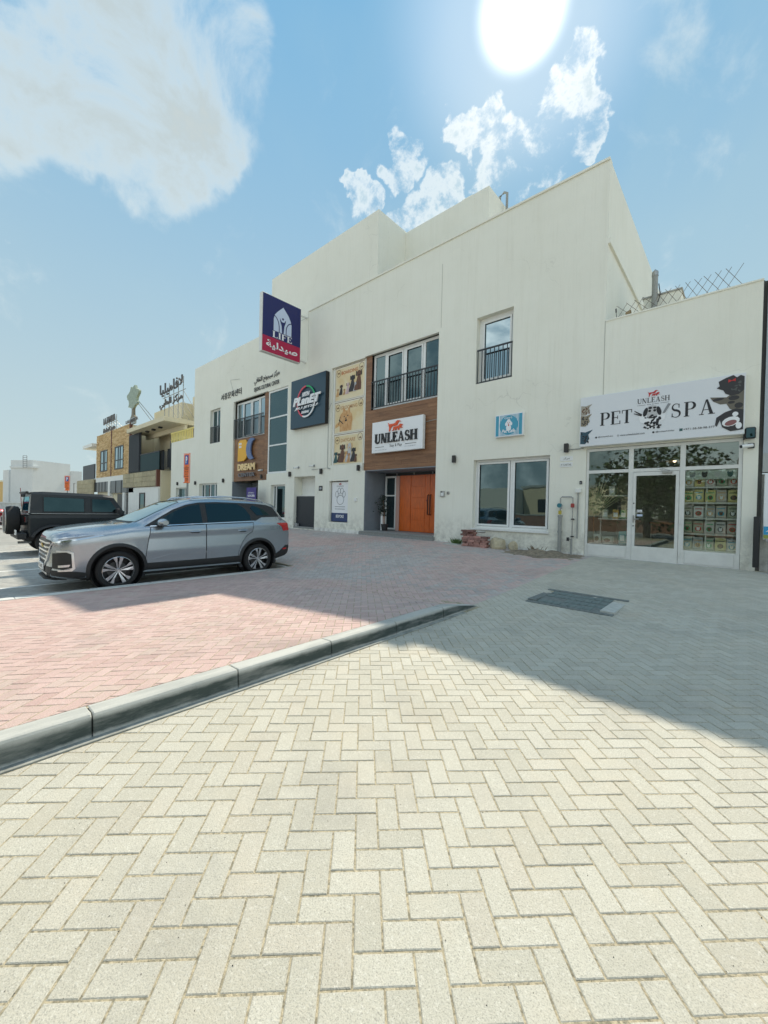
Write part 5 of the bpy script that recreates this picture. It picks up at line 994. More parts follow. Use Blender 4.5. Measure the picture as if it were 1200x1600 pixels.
t = thing('concrete_slab', 'cracked white concrete slab flat on the paving left of the bricks', 'slab', (-6.95, 11.1, .26)); part('slab', MB().prism([(-7.25, 10.95), (-6.95, 10.85), (-6.72, 10.95), (-6.7, 11.25), (-7.2, 11.3)], .24, .31, 'z'), M('pale_concrete', (.6, .6, .56), .85), t); part('slab', MB().prism([(-7.5, 11.08), (-7.28, 11.0), (-7.22, 11.28), (-7.45, 11.3)], .25, .30, 'z'), MATS['pale_concrete'], t)
m_leaf = M('grass_blade', (.10, .17, .05), .8, var=.3, scale=30); m_dry = M('dry_twig', (.22, .17, .11), .9)
def tuft(x, y, z, n, h, sp, mat, nm, lab, cat, seed):
    r_ = random.Random(seed); mb = MB()
    for k in range(n):
        a = r_.random() * 6.28; L_ = h * (.5 + r_.random() * .6); bx, by = x + r_.gauss(0, sp * .3), y + r_.gauss(0, sp * .15); tx, ty = bx + math.cos(a) * L_ * .55, by + math.sin(a) * L_ * .35 - .02; w_ = .006
        mb.add([(bx - w_, by, z), (bx + w_, by, z), ((bx + tx) / 2 + w_, (by + ty) / 2, z + L_ * .6), (tx, ty, z + L_ * .85)], [(0, 1, 2, 3)])
    return solo(nm, mb, mat, lab, cat, recalc=False)
tuft(-6.95, 11.32, .26, 110, .26, .32, m_leaf, 'grass_tuft', 'small green grass tuft against the wall left of the bricks', 'grass tuft', 1)
tuft(-4.25, 11.2, .24, 30, .25, .3, m_dry, 'dead_weed', 'dry dead weed standing in the soil patch by the wall', 'weed', 2)
# soil heap: uneven patch over the blocks
nx, ny = 46, 26; mb = MB(); vs = []; rg = random.Random(12); from mathutils import noise as mn
for j in range(ny + 1):
    for i in range(nx + 1):
        u, v = i / nx * 2 - 1, j / ny * 2 - 1; x = -4.05 + u * 1.35 ; y = 10.75 + v * .72; r_ = math.hypot(u, v * (1 if v < 0 else .6)); n_ = mn.fractal(Vector((x * 3, y * 3, 0)), 1, 2, 4); h = (.92 - r_) * .15 + n_ * .06 - .01
        vs.append((x, y, groad(x, y) - .012 + h))
fs = []
for j in range(ny):
    for i in range(nx): a = j * (nx + 1) + i; fs.append((a, a + 1, a + nx + 2, a + nx + 1))
mb.add(vs, fs); o = part('soil_patch', mb, m_dirt, None, smooth=True); o['kind'] = 'stuff'
mb = MB()
for k in range(260):
    x, y = rg.gauss(-4.0, .6), rg.gauss(10.75, .33); s = .004 + .012 * rg.random() ** 2; z = (groad if x > -2.9 else groad)(x, y) + .004 + max(0, .06 - .06 * math.hypot(x + 4, (y - 10.75) * 1.5)); a = rg.random() * 6
    mb.add([(x + s * math.cos(a + t_), y + s * math.sin(a + t_), z - s) for t_ in (0, 2.1, 4.2)] + [(x, y, z + s)], [(0, 1, 3), (1, 2, 3), (2, 0, 3)])
o = part('soil_pebbles', mb, m_conc, None, recalc=False); o['kind'] = 'stuff'
# potted plant at the unleash entrance
t = thing('potted_plant', 'dark leafy artificial tree in a black pot beside the orange doors', 'potted plant', (-10.95, 12.15, .5)); part('pot', MB().lathe([(0, 0), (0, .11), (.26, .15), (.27, .15), (.26, .12), (.2, .12)], (-10.85, 12.1, .5), 'z', 18), m_plas, t, smooth=True); part('stem', MB().tube([(-10.87, 12.1, .7), (-10.9, 12.12, 1.2), (-10.95, 12.1, 1.75)], .018, 6), m_wood, t); part('white_stand', MB().cbox(-11.06, -10.96, 12.08, 12.18, .5, 1.25, .008), m_white, t)
mb = MB(); rg = random.Random(3)
for k in range(520):
    a, b, c_ = rg.gauss(0, .11), rg.gauss(0, .11), rg.random(); z = 1.1 + c_ * .85; s = .028 + .02 * rg.random(); kx = 1.1 - abs(c_ - .5); n = Vector((rg.gauss(0, 1), rg.gauss(0, 1), rg.gauss(0, 1))).normalized(); q = n.cross(Vector((.3, .5, 1))).normalized(); w = n.cross(q); p = Vector((-10.95 + a * kx, 12.1 + b * kx, z)); mb.add([p - q * s, p + w * s * .5, p + q * s, p - w * s * .5], [(0, 1, 2, 3)])
part('foliage', mb, M('dark_foliage', (.02, .035, .025), .6, island=.5), t, recalc=False)
# plants left of french window and in dream centre doorway
def bush(x, y, z, sp, h, n, lab, seed, mat, nm='shrub'):
    t = thing(nm, lab, 'plant', (x, y, z)); r_ = random.Random(seed); mb = MB(); st = MB()
    for k in range(9):
        a = r_.random() * 6.28; tx, ty, tz = x + math.cos(a) * sp * r_.random(), y + math.sin(a) * sp * .5, z + h * (.5 + .5 * r_.random()); st.tube([(x, y, z), ((x + tx) / 2, (y + ty) / 2, z + h * .4), (tx, ty, tz)], .01, 5)
        for q_ in range(n // 9):
            f = .4 + .6 * r_.random(); p = Vector((x + (tx - x) * f + r_.gauss(0, .06), y + (ty - y) * f + r_.gauss(0, .06), z + (tz - z) * f + r_.gauss(0, .06))); s = .04 + .04 * r_.random(); n_ = Vector((r_.gauss(0, 1), r_.gauss(0, 1), r_.gauss(0, 1))).normalized(); q = n_.cross(Vector((.3, .5, 1))).normalized(); w = n_.cross(q); mb.add([p - q * s, p + w * s * .5, p + q * s, p - w * s * .5], [(0, 1, 2, 3)])
    part('foliage', mb, mat, t, recalc=False); part('stem', st, m_wood, t)
m_fol = M('shrub_leaf', (.06, .09, .035), .7, island=.5); m_folb = M('bluish_leaf', (.05, .08, .06), .7, island=.4)
bush(-29.5, 10.9, .15, .6, 1.9, 240, 'loose shrub by the window of the low white wing', 1, m_fol); bush(-21.6, 12.2, .37, .5, 2.0, 220, 'sparse plant in the dream centre doorway', 2, m_folb)
bush(-31.2, 10.9, .15, .5, 1.5, 160, 'yellowish shrub left of the low wing window, nearer the stone clad building', 5, M('yellow_leaf', (.25, .24, .06), .7, island=.4))
# ================================================================ right-hand neighbour
NB = thing('neighbour_building', 'grey blue neighbouring building at the right edge behind a dark joint', 'building', (2.5, 11.6, .25)); part('front_wall', MB().box(.29, 5, 11.53, 11.8, 2.35, 6.45), M('blue_grey_render', (.42, .47, .50), .8, var=.05, scale=1), NB); part('base_band', MB().box(.29, 5, 11.50, 11.529, 2.35, 2.75), M('greyish_band', (.40, .42, .40), .8), NB); part('joint_filler', MB().box(.222, .288, 11.6, 11.8, -.2, 6.4), M('joint_grey', (.12, .12, .11), .9), NB); part('lower_wall', MB().box(.29, 5, 11.75, 12, .2, 2.33), m_wallL, NB)
part('joint_mastic', MB().box(.222, .24, 11.51, 11.58, 2.9, 6.38), m_plas, NB)
t = board('hoarding', 'white and blue advertising hoarding at the far right edge', .32, 3.0, .95, 2.30, 11.35, .08, p_wh2, m_white); part('blue_band', MB().box(.45, 2.98, 11.34, 11.345, 1.22, 1.42).box(.33, 2.98, 11.34, 11.345, 1.05, 1.22), p_cyan, t); text('Al Jumeirah', .36, 1.6, 1.08, 1.2, 11.335, p_wh2, t, shear=.1); text('JS Auto', .5, 1.4, 1.25, 1.39, 11.335, p_wh2, t, bold=.02); part('grass_print', MB().flat([(.33, .97), (2.9, .97), (2.9, 1.03), (2.0, 1.06), (1.0, 1.0), (.33, 1.05)], 11.343), M('print_grass', (.3, .36, .08), .5), t, recalc=False)
t = thing('black_post', 'black vertical guard post at the right end of the pet spa pillar', 'post', (.23, 11.3, .25)); part('post', MB().cbox(.175, .27, 11.28, 11.38, .36, 1.42, .012), m_black, t); part('base_foot', MB().cbox(-.06, .26, 11.3, 11.5, .17, .25, .01), m_plas, t)
t = thing('guard_rail', 'grey metal post and rail right of the black post', 'railing', (.5, 11.1, .25)); part('post', MB().box(.40, .45, 11.1, 11.14, .25, .95), m_grey, t); part('rail', MB().box(.36, 2.2, 11.1, 11.14, .92, .97), m_grey, t); part('base', MB().box(.30, 3, 11.05, 11.3, .12, .27), m_kerb, t)
bush(1.0, 11.2, .27, .35, .55, 120, 'low grassy plant behind the rail at the right edge', 4, M('light_leaf', (.25, .27, .08), .7, island=.4))
# ================================================================ parking signs
def psign(x, y, z0, zt, w, h, ang, lab):
    t = thing('parking_sign', lab, 'parking sign', (x, y, z0)); t.rotation_euler = (0, 0, ang); ROOT[t.name] = (0, 0, 0)
    def pp(nm, mb, mt, **k): return part(nm, mb, mt, t, **k)
    zt -= z0; pp('pole', MB().tube([(0, .03, 0), (0, .03, zt)], .035, 10), m_pipe, smooth=True); pp('board', MB().cbox(-w / 2, w / 2, -.02, 0, zt - h, zt, .006), p_or)
    pp('white_border', MB().box(-w / 2 + .02, -w / 2 + .035, -.024, -.021, zt - h + .02, zt - .02).box(w / 2 - .035, w / 2 - .02, -.024, -.021, zt - h + .02, zt - .02).box(-w / 2 + .036, w / 2 - .036, -.024, -.021, zt - .035, zt - .02), p_wh2)
    pp('blue_field', MB().box(-w * .26, w * .28, -.026, -.021, zt - h * .38, zt - h * .07), p_pb); o = pp('lettering', text_mb('P', -w * .12, w * .14, zt - h * .34, zt - h * .11, -.03, bold=.05), p_wh2, recalc=False)
    for k, (s, a, b, c, d) in enumerate(((arabic('مركز'), -.12, .12, .46, .43), ('PAID PARKING', -.3, .3, .56, .52), ('8AM - 10PM', -.3, .3, .64, .60), ('DAILY', -.2, .2, .72, .69), ('7275', -.12, .3, .92, .84))): pp('lettering', text_mb(s, w * a, w * b, zt - h * c, zt - h * d, -.026), p_blk, recalc=False)
    pp('rule_line', MB().box(-w * .42, w * .42, -.024, -.021, zt - h * .5, zt - h * .485).box(-w * .42, w * .42, -.024, -.021, zt - h * .78, zt - h * .765), p_blk); pp('white_corner', MB().box(-w * .46, -w * .3, -.025, -.021, zt - h * .97, zt - h * .82), p_wh2)
    pp('clamp', MB().box(-.05, .05, .0, .07, zt - .2, zt - .16).box(-.05, .05, 0, .07, zt - h + .1, zt - h + .14), m_grey)
psign(-15.55, 6.15, -.2, 3.30, .38, 1.12, R(12), 'orange and blue parking sign on a pole behind the silver car')
psign(-37.86, 6.3, -.28, 3.3, .42, 1.12, R(40), 'distant orange parking sign seen over the black jeep')
# ================================================================ stone clad clinic building to the left
m_lvr = M('louvre_dark', (.03, .036, .045), .5); m_rdk = M('rail_glass_dark', (.02, .05, .055), .6, spec=.2)
CB = thing('clinic_building', 'cream two storey building with split stone panels and a deep roof canopy', 'building', (-44, 11.5, .1))
def cp(nm, x0, x1, y0, y1, z0, z1, mt, par=None): return part(nm, MB().box(x0, x1, y0, y1, z0, z1), mt, par if par is not None else CB)
cp('wall', -53.5, -41.6, 11.6, 22, -.2, 8.5, m_cream); cp('wall', -41.59, -31.99, 13.4, 22, 3.9, 7.45, m_cream); cp('wall', -41.59, -34.0, 11.5, 22, -.2, 3.88, m_cream); cp('wall', -33.99, -32.0, 12.2, 22, -.2, 6.6, m_cream); cp('terrace_floor', -41.58, -34.01, 11.5, 13.4, 3.881, 4.0, m_cream)
for k, (a, b) in enumerate(((-53.4, -47.7), (-47.45, -41.8))):
    w0, w1 = (-51.7, -49.1) if k == 0 else (-46.4, -43.6); pz = part('stone_panel', MB().box(a, b, 11.45, 11.59, 4.0, 8.62), m_stone, CB)
    mb = MB(); r_ = random.Random(k)
    z = 4.0
    while z < 8.6:
        h = .07 + .05 * r_.random(); x = a
        while x < b:
            L_ = .25 + .6 * r_.random(); x2 = min(b, x + L_); d = .01 + .05 * r_.random()
            if not (x2 > w0 and x < w1 and z + h > 4.55 and z < 6.9): mb.box(x + .004, x2 - .004, 11.45 - d, 11.46, z + .004, min(z + h, 8.62) - .004)
            x = x2
        z += h
    part('stone_strip', mb, m_stone, pz, recalc=False, kind='stuff')
    window(CB, w0, w1, 4.6, 6.85, 11.40, [w0 + 1.1, (w0 + w1) / 2 + .35], [5.5], f=.12, mat=m_black, glass=m_glassb)
    cp('copper_edge', b + .001, b + .2, 11.38, 11.6, 4.0, 8.66, M('copper_trim', (.16, .06, .035), .6))
cp('white_band', -53.4, -41.6, 11.4, 11.6, 3.3, 3.99, m_wallL)
for a, b, n in ((-54.2, -48.2, 5), (-47.4, -40.2, 4)):
    bw = cp('dark_glazing', a, b, 11.35, 11.4, 2.45 if n == 5 else 2.3, 3.5, M('dark_panel', (.035, .045, .055), .3))
    for k in range(1, n): cp('mullion', a + (b - a) * k / n - .04, a + (b - a) * k / n + .04, 11.32, 11.35, 2.45 if n == 5 else 2.3, 3.5, m_black, bw)
cp('white_pier', -48.15, -47.45, 11.3, 11.6, -.2, 3.5, m_wallL); cp('white_pier', -43.2, -42.6, 11.3, 11.6, -.2, 2.3, m_wallL); cp('doorway', -42.5, -41.7, 11.45, 11.5, .2, 2.2, m_black); cp('doorway', -45.6, -43.3, 11.5, 11.59, .2, 2.2, m_black)
cp('lower_white_wall', -41.6, -34.1, 11.35, 11.49, -.2, 2.7, m_wallL)
window(CB, -38.4, -37.1, .6, 2.25, 11.28, [], f=.1, mat=m_black)
tp = cp('tile_band', -43.0, -34.4, 11.30, 11.349, 2.75, 4.0, m_tile)
tme = MB().cbox(-.52, .52, -.04, 0, 0, .40, .015).mesh('tile', m_tile); r_ = random.Random(1)
for r in range(3):
    for k in range(8):
        o = bpy.data.objects.new('tile', tme); C.objects.link(o); o.parent = tp; o.location = (-42.45 + k * 1.07, 11.30 - r_.random() * .02, 2.76 + r * .413)
cp('copper_edge', -34.39, -34.2, 11.25, 11.5, 2.7, 4.05, MATS['copper_trim'])
lv = cp('louvre_screen', -41.5, -38.6, 11.35, 11.45, 4.05, 7.45, m_lvr)
for k in range(10): cp('louvre_blade', -41.45 + k * .285, -41.30 + k * .285, 11.28, 11.35, 4.1, 7.4, m_lvr, lv)
rl = cp('terrace_railing', -38.5, -34.1, 11.36, 11.42, 4.05, 5.45, m_rdk); cp('top_rail', -38.6, -34.0, 11.33, 11.45, 5.45, 5.52, m_lvr, rl)
cp('terrace_door', -34.0, -32.3, 12.12, 12.19, 4.05, 6.35, m_lvr)
sb = MB().box(-.02, .02, -.02, .02, 0, 1.4).mesh('bar', m_lvr)
for k in range(9): o = bpy.data.objects.new('bar', sb); C.objects.link(o); o.parent = rl; o.location = (-33.9 + k * .2, 11.5 + k * .02, 4.05)
cp('dark_window', -40.6, -38.9, 13.3, 13.39, 4.1, 6.2, m_lvr); cp('dark_window', -37.9, -37.3, 13.3, 13.39, 4.6, 6.2, m_lvr)
cp('roof_canopy', -40.4, -31.6, 10.8, 16, 7.46, 7.8, m_cream); cp('canopy_beam', -40.4, -31.7, 12.3, 12.5, 7.1, 7.455, m_cream)
for k in range(3): cp('downlight', -37.6 + k * 1.5, -37.35 + k * 1.5, 11.4, 11.65, 7.34, 7.459, m_black)
cp('upper_storey', -42, -35.5, 13.5, 20, 7.81, 10.0, m_cream); cp('upper_storey', -35.49, -30.5, 14.4, 20, 7.81, 10.6, m_cream)
for x in (-53.4, -47.6): pass
yb = cp('yellow_baluster_rail', -32.2, -28.2, 11.5, 11.56, 6.6, 6.7, M('cream_yellow', (.75, .62, .2), .6)); 
for k in range(14): cp('baluster', -32.1 + k * .28, -31.98 + k * .28, 11.51, 11.55, 5.951, 6.6, MATS['cream_yellow'], yb)
cp('left_canopy', -57.8, -53.51, 11.0, 18, 7.5, 7.85, m_wallL); cp('left_wall', -56.5, -53.51, 12.4, 20, -.2, 7.28, m_cream); cp('left_terrace_rail', -59.0, -53.6, 11.3, 11.4, 3.95, 5.6, m_lvr); tp2 = cp('tile_band', -61.5, -53.51, 11.2, 11.3, 1.9, 3.9, m_tile)
for r in range(4):
    for k in range(7): o = bpy.data.objects.new('tile', tme); C.objects.link(o); o.parent = tp2; o.location = (-60.9 + k * 1.07, 11.2, 2.0 + r * .47)
cp('left_slab', -61.4, -53.51, 11.41, 20, 3.5, 3.9, m_cream); cp('gate', -56, -53.5, 11.3, 11.5, .0, 1.85, m_black)
m_sl = M('rooftop_letter', (.10, .09, .085), .5)
def roof_sign(nm, lab, x0, x1, zb, lines, y=11.9, mat=m_sl):
    t = thing(nm, lab, 'sign', ((x0 + x1) / 2, y, zb - 1)); 
    for s, a, b in lines: text(s, x0, x1, a, b, y - .2, mat, t, ext=.07, bold=.02)
    mb = MB()
    for k in range(5): x = x0 + (x1 - x0) * (k + .5) / 5; mb.tube([(x, y + .05, lines[0][2]), (x, y + .05, zb)], .03, 5); mb.tube([(x, y + .05, lines[0][1]), (x + .3, y + 1.2, zb)], .02, 4)
    mb.tube([(x0, y + .05, lines[0][1]), (x1, y + .05, lines[0][1])], .025, 5); part('support_frame', mb, m_galv, t)
roof_sign('arabic_roof_sign', 'dark two line Arabic sign standing on the clinic roof', -34.7, -30.2, 7.8, [(arabic('لافاميليا'), 9.75, 10.75), (arabic('مركز الطبي'), 8.75, 9.5)], 11.7)
roof_sign('english_roof_sign', 'dark two line English sign at the left of the clinic roof', -52.1, -47.7, 8.5, [('LA FAMILIA', 9.75, 10.45), ('Medical Centre', 8.85, 9.35)])
t = thing('tree_emblem_sign', 'pale green tree shaped emblem on a stand on the clinic roof', 'sign', (-43, 11.7, 8.6)); rg = random.Random(5)
crown = [(-41.1 + 1.35 * math.cos(a) * (1 + .22 * math.sin(5 * a) + .12 * rg.random()) * (1.0), 10.9 + 1.0 * math.sin(a) * (1 + .1 * math.sin(7 * a))) for a in [2 * math.pi * i / 44 for i in range(44)]]
part('crown', MB().prism(crown, 11.4, 11.6), M('emblem_green', (.30, .36, .27), .5, var=.3, scale=2), t); part('trunk', MB().prism([(-41.8, 9.05), (-41.4, 9.3), (-41.35, 9.8), (-41.6, 10.3), (-40.7, 10.3), (-40.85, 9.8), (-40.8, 9.3), (-40.4, 9.05)], 11.42, 11.58), M('emblem_brown', (.20, .16, .10), .5), t); part('support_frame', MB().tube([(-40.8, 11.62, 10.8), (-39.8, 13.2, 8.5)], .03, 5).tube([(-41.2, 11.62, 10.8), (-40.6, 13.2, 8.5)], .03, 5).box(-41.7, -40.5, 11.42, 11.58, 8.5, 9.05), m_galv, t)
text('LAFAMILIA', -42.8, -39.4, 8.66, 8.95, 11.35, m_sl, t, ext=.05)
# ================================================================ far white building and others to the left
FB = thing('white_building', 'plain white flat roofed building in the distance at far left', 'building', (-80, 8, -.2)); m_fw = custom('far_white', wallmat((.66, .68, .67), (.62, .64, .63), (.57, .59, .57)))
def at(u, v, dep): # helper: point seen at that direction, `dep` metres ahead of the camera
    return (0, 0, 1.4) and Vector((0, 0, 1.4)) + (fw + rv * ((u - 600) / 622) - uv * ((v - 800) / 622)) * dep
a = at(6, 735, 66); b = at(17, 719, 64); c = at(51, 722, 63); d = at(128, 740, 70)
def slab(nm, p, q, zt, dep, mt, par, zb=-.4, zq=None):
    d_ = Vector((q.x - p.x, q.y - p.y, 0)).normalized(); n = Vector((-d_.y, d_.x, 0)) * dep; zq = zt if zq is None else zq
    if n.dot(Vector((p.x, p.y, 0))) < 0: n = -n
    return part(nm, MB().add([(p.x, p.y, zb), (q.x, q.y, zb), (q.x + n.x, q.y + n.y, zb), (p.x + n.x, p.y + n.y, zb), (p.x, p.y, zt), (q.x, q.y, zq), (q.x + n.x, q.y + n.y, zq), (p.x + n.x, p.y + n.y, zt)], [(3, 2, 1, 0), (4, 5, 6, 7), (0, 1, 5, 4), (1, 2, 6, 5), (2, 3, 7, 6), (3, 0, 4, 7)]), mt, par)
slab('main_wall', b, d, at(17, 730, 64).z, 12, m_fw, FB); slab('tower', b, c, b.z, 6, m_fw, FB); slab('tower_band', at(15, 728, 63.9), at(52, 729, 62.7), at(15, 728, 63.9).z, 1, m_fw, FB, zb=at(15, 731, 63.9).z); slab('side_wing', at(5, 735, 72), at(14, 735, 70), at(5, 735, 72).z, 10, m_fw, FB)
lad = thing('roof_ladder', 'grey rooftop ladder frame on the distant white building', 'ladder', tuple(at(39, 728, 62.5))); ROOT[lad.name] = tuple(lad.location)
p0 = at(36, 730, 62.4); p1 = at(36, 712, 62.4); q0 = at(42, 730, 62.4); q1 = at(42, 712, 62.4); mb = MB().tube([p0, p1], .05, 5).tube([q0, q1], .05, 5); part('rail', mb, m_grey, lad); mb = MB()
for k in range(7): mb.tube([p0.lerp(p1, k / 6), q0.lerp(q1, k / 6)], .04, 4)
part('rung', mb, m_grey, lad)
YB = thing('yellow_building', 'orange yellow low building at the left edge of the frame', 'building', tuple(at(-30, 790, 80))); ROOT[YB.name] = tuple(YB.location); slab('wall', at(-90, 752, 80), at(5.5, 752, 80), at(0, 752, 80).z, 10, M('yellow_render', (.6, .42, .18), .8, var=.05, scale=.4), YB); slab('parapet', at(-90, 750, 79.8), at(5.8, 750, 79.8), at(0, 750.5, 79.8).z, .4, m_cream, YB, zb=at(0, 753, 79.8).z)
LW = thing('boundary_wall', 'low pale boundary wall beyond the parked jeep', 'wall', tuple(at(20, 800, 50))); ROOT[LW.name] = tuple(LW.location); slab('wall', at(-60, 788, 50), at(60, 788, 54), at(0, 786, 50).z, .3, m_fw, LW); slab('wall_coping', at(-60, 788, 49.9), at(60, 788, 53.9), at(0, 785.5, 50).z + .1, .5, m_fw, LW, zb=at(0, 786, 50).z)
t = thing('lamp_post', 'thin distant pole in front of the white building', 'pole', tuple(at(115, 790, 60))); ROOT[t.name] = tuple(t.location); p_ = at(115.5, 756, 60); part('pole', MB().tube([(p_.x, p_.y, -.3), tuple(p_)], .08, 6), m_grey, t); part('lamp_head', MB().box(p_.x - .1, p_.x + .4, p_.y - .1, p_.y + .1, p_.z, p_.z + .1), m_grey, t)
# ================================================================ across the street, seen in the glass
OB = thing('villa_opposite', 'low sunlit beige villa across the street, seen reflected in the shop windows', 'building', (-8, -24, -.05)); m_sunb = M('sunlit_render', (.62, .52, .36), .85)
cp('wall', -22, -9, -36, -29, -.1, 4.6, m_sunb, OB); cp('wall', -8.9, 6, -36, -28, -.1, 3.6, M('pale_render', (.6, .58, .52), .85), OB); cp('wall', -40, -22.1, -30, -25, -.1, 4.4, M('pale_render', (.6, .58, .52), .85), OB); cp('roof_edge', -22.2, -8.95, -36, -28.9, 4.61, 4.85, m_conc, OB)
for x in (-20, -16, -12): cp('window', x, x + 1.6, -28.99, -28.94, 1.4, 3.2, m_black, OB)
for x in (-6, -2, 2): cp('window', x, x + 1.8, -27.99, -27.94, 1.0, 2.4, m_black, OB)
t = thing('street_wall_opposite', 'low boundary wall across the street, seen reflected in the glass', 'wall', (-5, -14, -.05)); part('wall', MB().box(-30, 16, -14.3, -14, -.1, 1.1), M('brown_wall', (.25, .14, .10), .9), t); part('coping', MB().box(-30.1, 16.1, -14.35, -13.95, 1.101, 1.2), m_conc, t)
def tree(x, y, h, r, lab, seed):
    t = thing('tree', lab, 'tree', (x, y, -.05)); r_ = random.Random(seed); part('trunk', MB().tube([(x, y, -.1), (x + .1, y, h * .3), (x - .1, y + .1, h * .6), (x, y, h * .85)], [.2, .16, .1, .04], 8), M('bark', (.12, .09, .06), .9), t, smooth=True); mb = MB()
    cl = [(r_.gauss(0, .5) * r, r_.gauss(0, .5) * r, h * .55 + r_.gauss(0, .2) * h) for _ in range(26)]
    for k in range(4200):
        c = cl[k % 26]; p = Vector((x + c[0] + r_.gauss(0, .22) * r, y + c[1] + r_.gauss(0, .22) * r, c[2] + r_.gauss(0, .1) * h)); s = .09 + .09 * r_.random(); n = Vector((r_.gauss(0, 1), r_.gauss(0, 1), r_.gauss(0, 1))).normalized(); q = n.cross(Vector((.3, .5, 1))).normalized(); w = n.cross(q); mb.add([p - q * s, p + w * s * .6, p + q * s, p - w * s * .6], [(0, 1, 2, 3)])
    part('crown', mb, M('tree_leaf', (.07, .10, .04), .7, island=.5), t, recalc=False)
tree(-4.4, -6.0, 6.0, 2.6, 'leafy green tree across the lane, reflected in the pet spa door', 1); tree(-.2, -7.5, 5.6, 2.4, 'leafy green tree to the right across the lane, reflected in the right transom', 2)
# ================================================================ vehicles
def interp(tab, y):
    ys = [t[0] for t in tab]; n = len(tab)
    if y <= ys[0]: return tab[0][1:]
    if y >= ys[-1]: return tab[-1][1:]
    i = max(k for k in range(n) if ys[k] <= y); i = min(i, n - 2); t = (y - ys[i]) / (ys[i + 1] - ys[i])
    out = []
    for c in range(1, len(tab[0])):
        p1, p2 = tab[i][c], tab[i + 1][c]; h = ys[i + 1] - ys[i]
        def slope(k):
            if k <= 0 or k >= n - 1: return (tab[min(k + 1, n - 1)][c] - tab[max(k - 1, 0)][c]) / (ys[min(k + 1, n - 1)] - ys[max(k - 1, 0)])
            a = (tab[k][c] - tab[k - 1][c]) / (ys[k] - ys[k - 1]); b = (tab[k + 1][c] - tab[k][c]) / (ys[k + 1] - ys[k])
            return 0 if a * b <= 0 else 2 * a * b / (a + b)
        m1, m2 = slope(i), slope(i + 1); t2, t3 = t * t, t * t * t
        out.append((2 * t3 - 3 * t2 + 1) * p1 + (t3 - 2 * t2 + t) * h * m1 + (-2 * t3 + 3 * t2) * p2 + (t3 - t2) * h * m2)
    return out
def body_mesh(tab, sect, n=90):
    y0, y1 = tab[0][0], tab[-1][0]; mb = MB(); rs = []
    ys = [y0 + (y1 - y0) * (.5 - .5 * math.cos(math.pi * (.08 + .84 * i / n))) / 1 for i in range(n + 1)]
    a, b = ys[0], ys[-1]; ys = [y0 + (y - a) / (b - a) * (y1 - y0) for y in ys]
    for y in ys:
        h = sect(*interp(tab, y)); ring = [(x, y, z) for x, z in h] + [(-x, y, z) for x, z in h[::-1] if x > 1e-5]; rs.append(ring)
    return mb.loft(rs)
def boolean(me, cutters):
    o = bpy.data.objects.new('tmp', me); C.objects.link(o)
    for cm in cutters:
        c = bpy.data.objects.new('cut', cm); C.objects.link(c); md = o.modifiers.new('b', 'BOOLEAN'); md.operation = 'DIFFERENCE'; md.object = c; md.solver = 'EXACT'
    dg = bpy.context.evaluated_depsgraph_get(); ev = o.evaluated_get(dg); new = bpy.data.meshes.new_from_object(ev)
    for c in [x for x in C.objects if x.name.startswith('cut')]: bpy.data.objects.remove(c)
    bpy.data.objects.remove(o); return new
ZA = [0, .25, .45, .9, 1.07, 1.2, 1.52, 1.66, 3]; ZB = [0, .28, .47, 1.0, 1.225, 1.36, 1.69, 1.83, 3.1]
def zm(z):
    for i in range(len(ZA) - 1):
        if z <= ZA[i + 1]: return ZB[i] + (z - ZA[i]) / (ZA[i + 1] - ZA[i]) * (ZB[i + 1] - ZB[i])
    return z
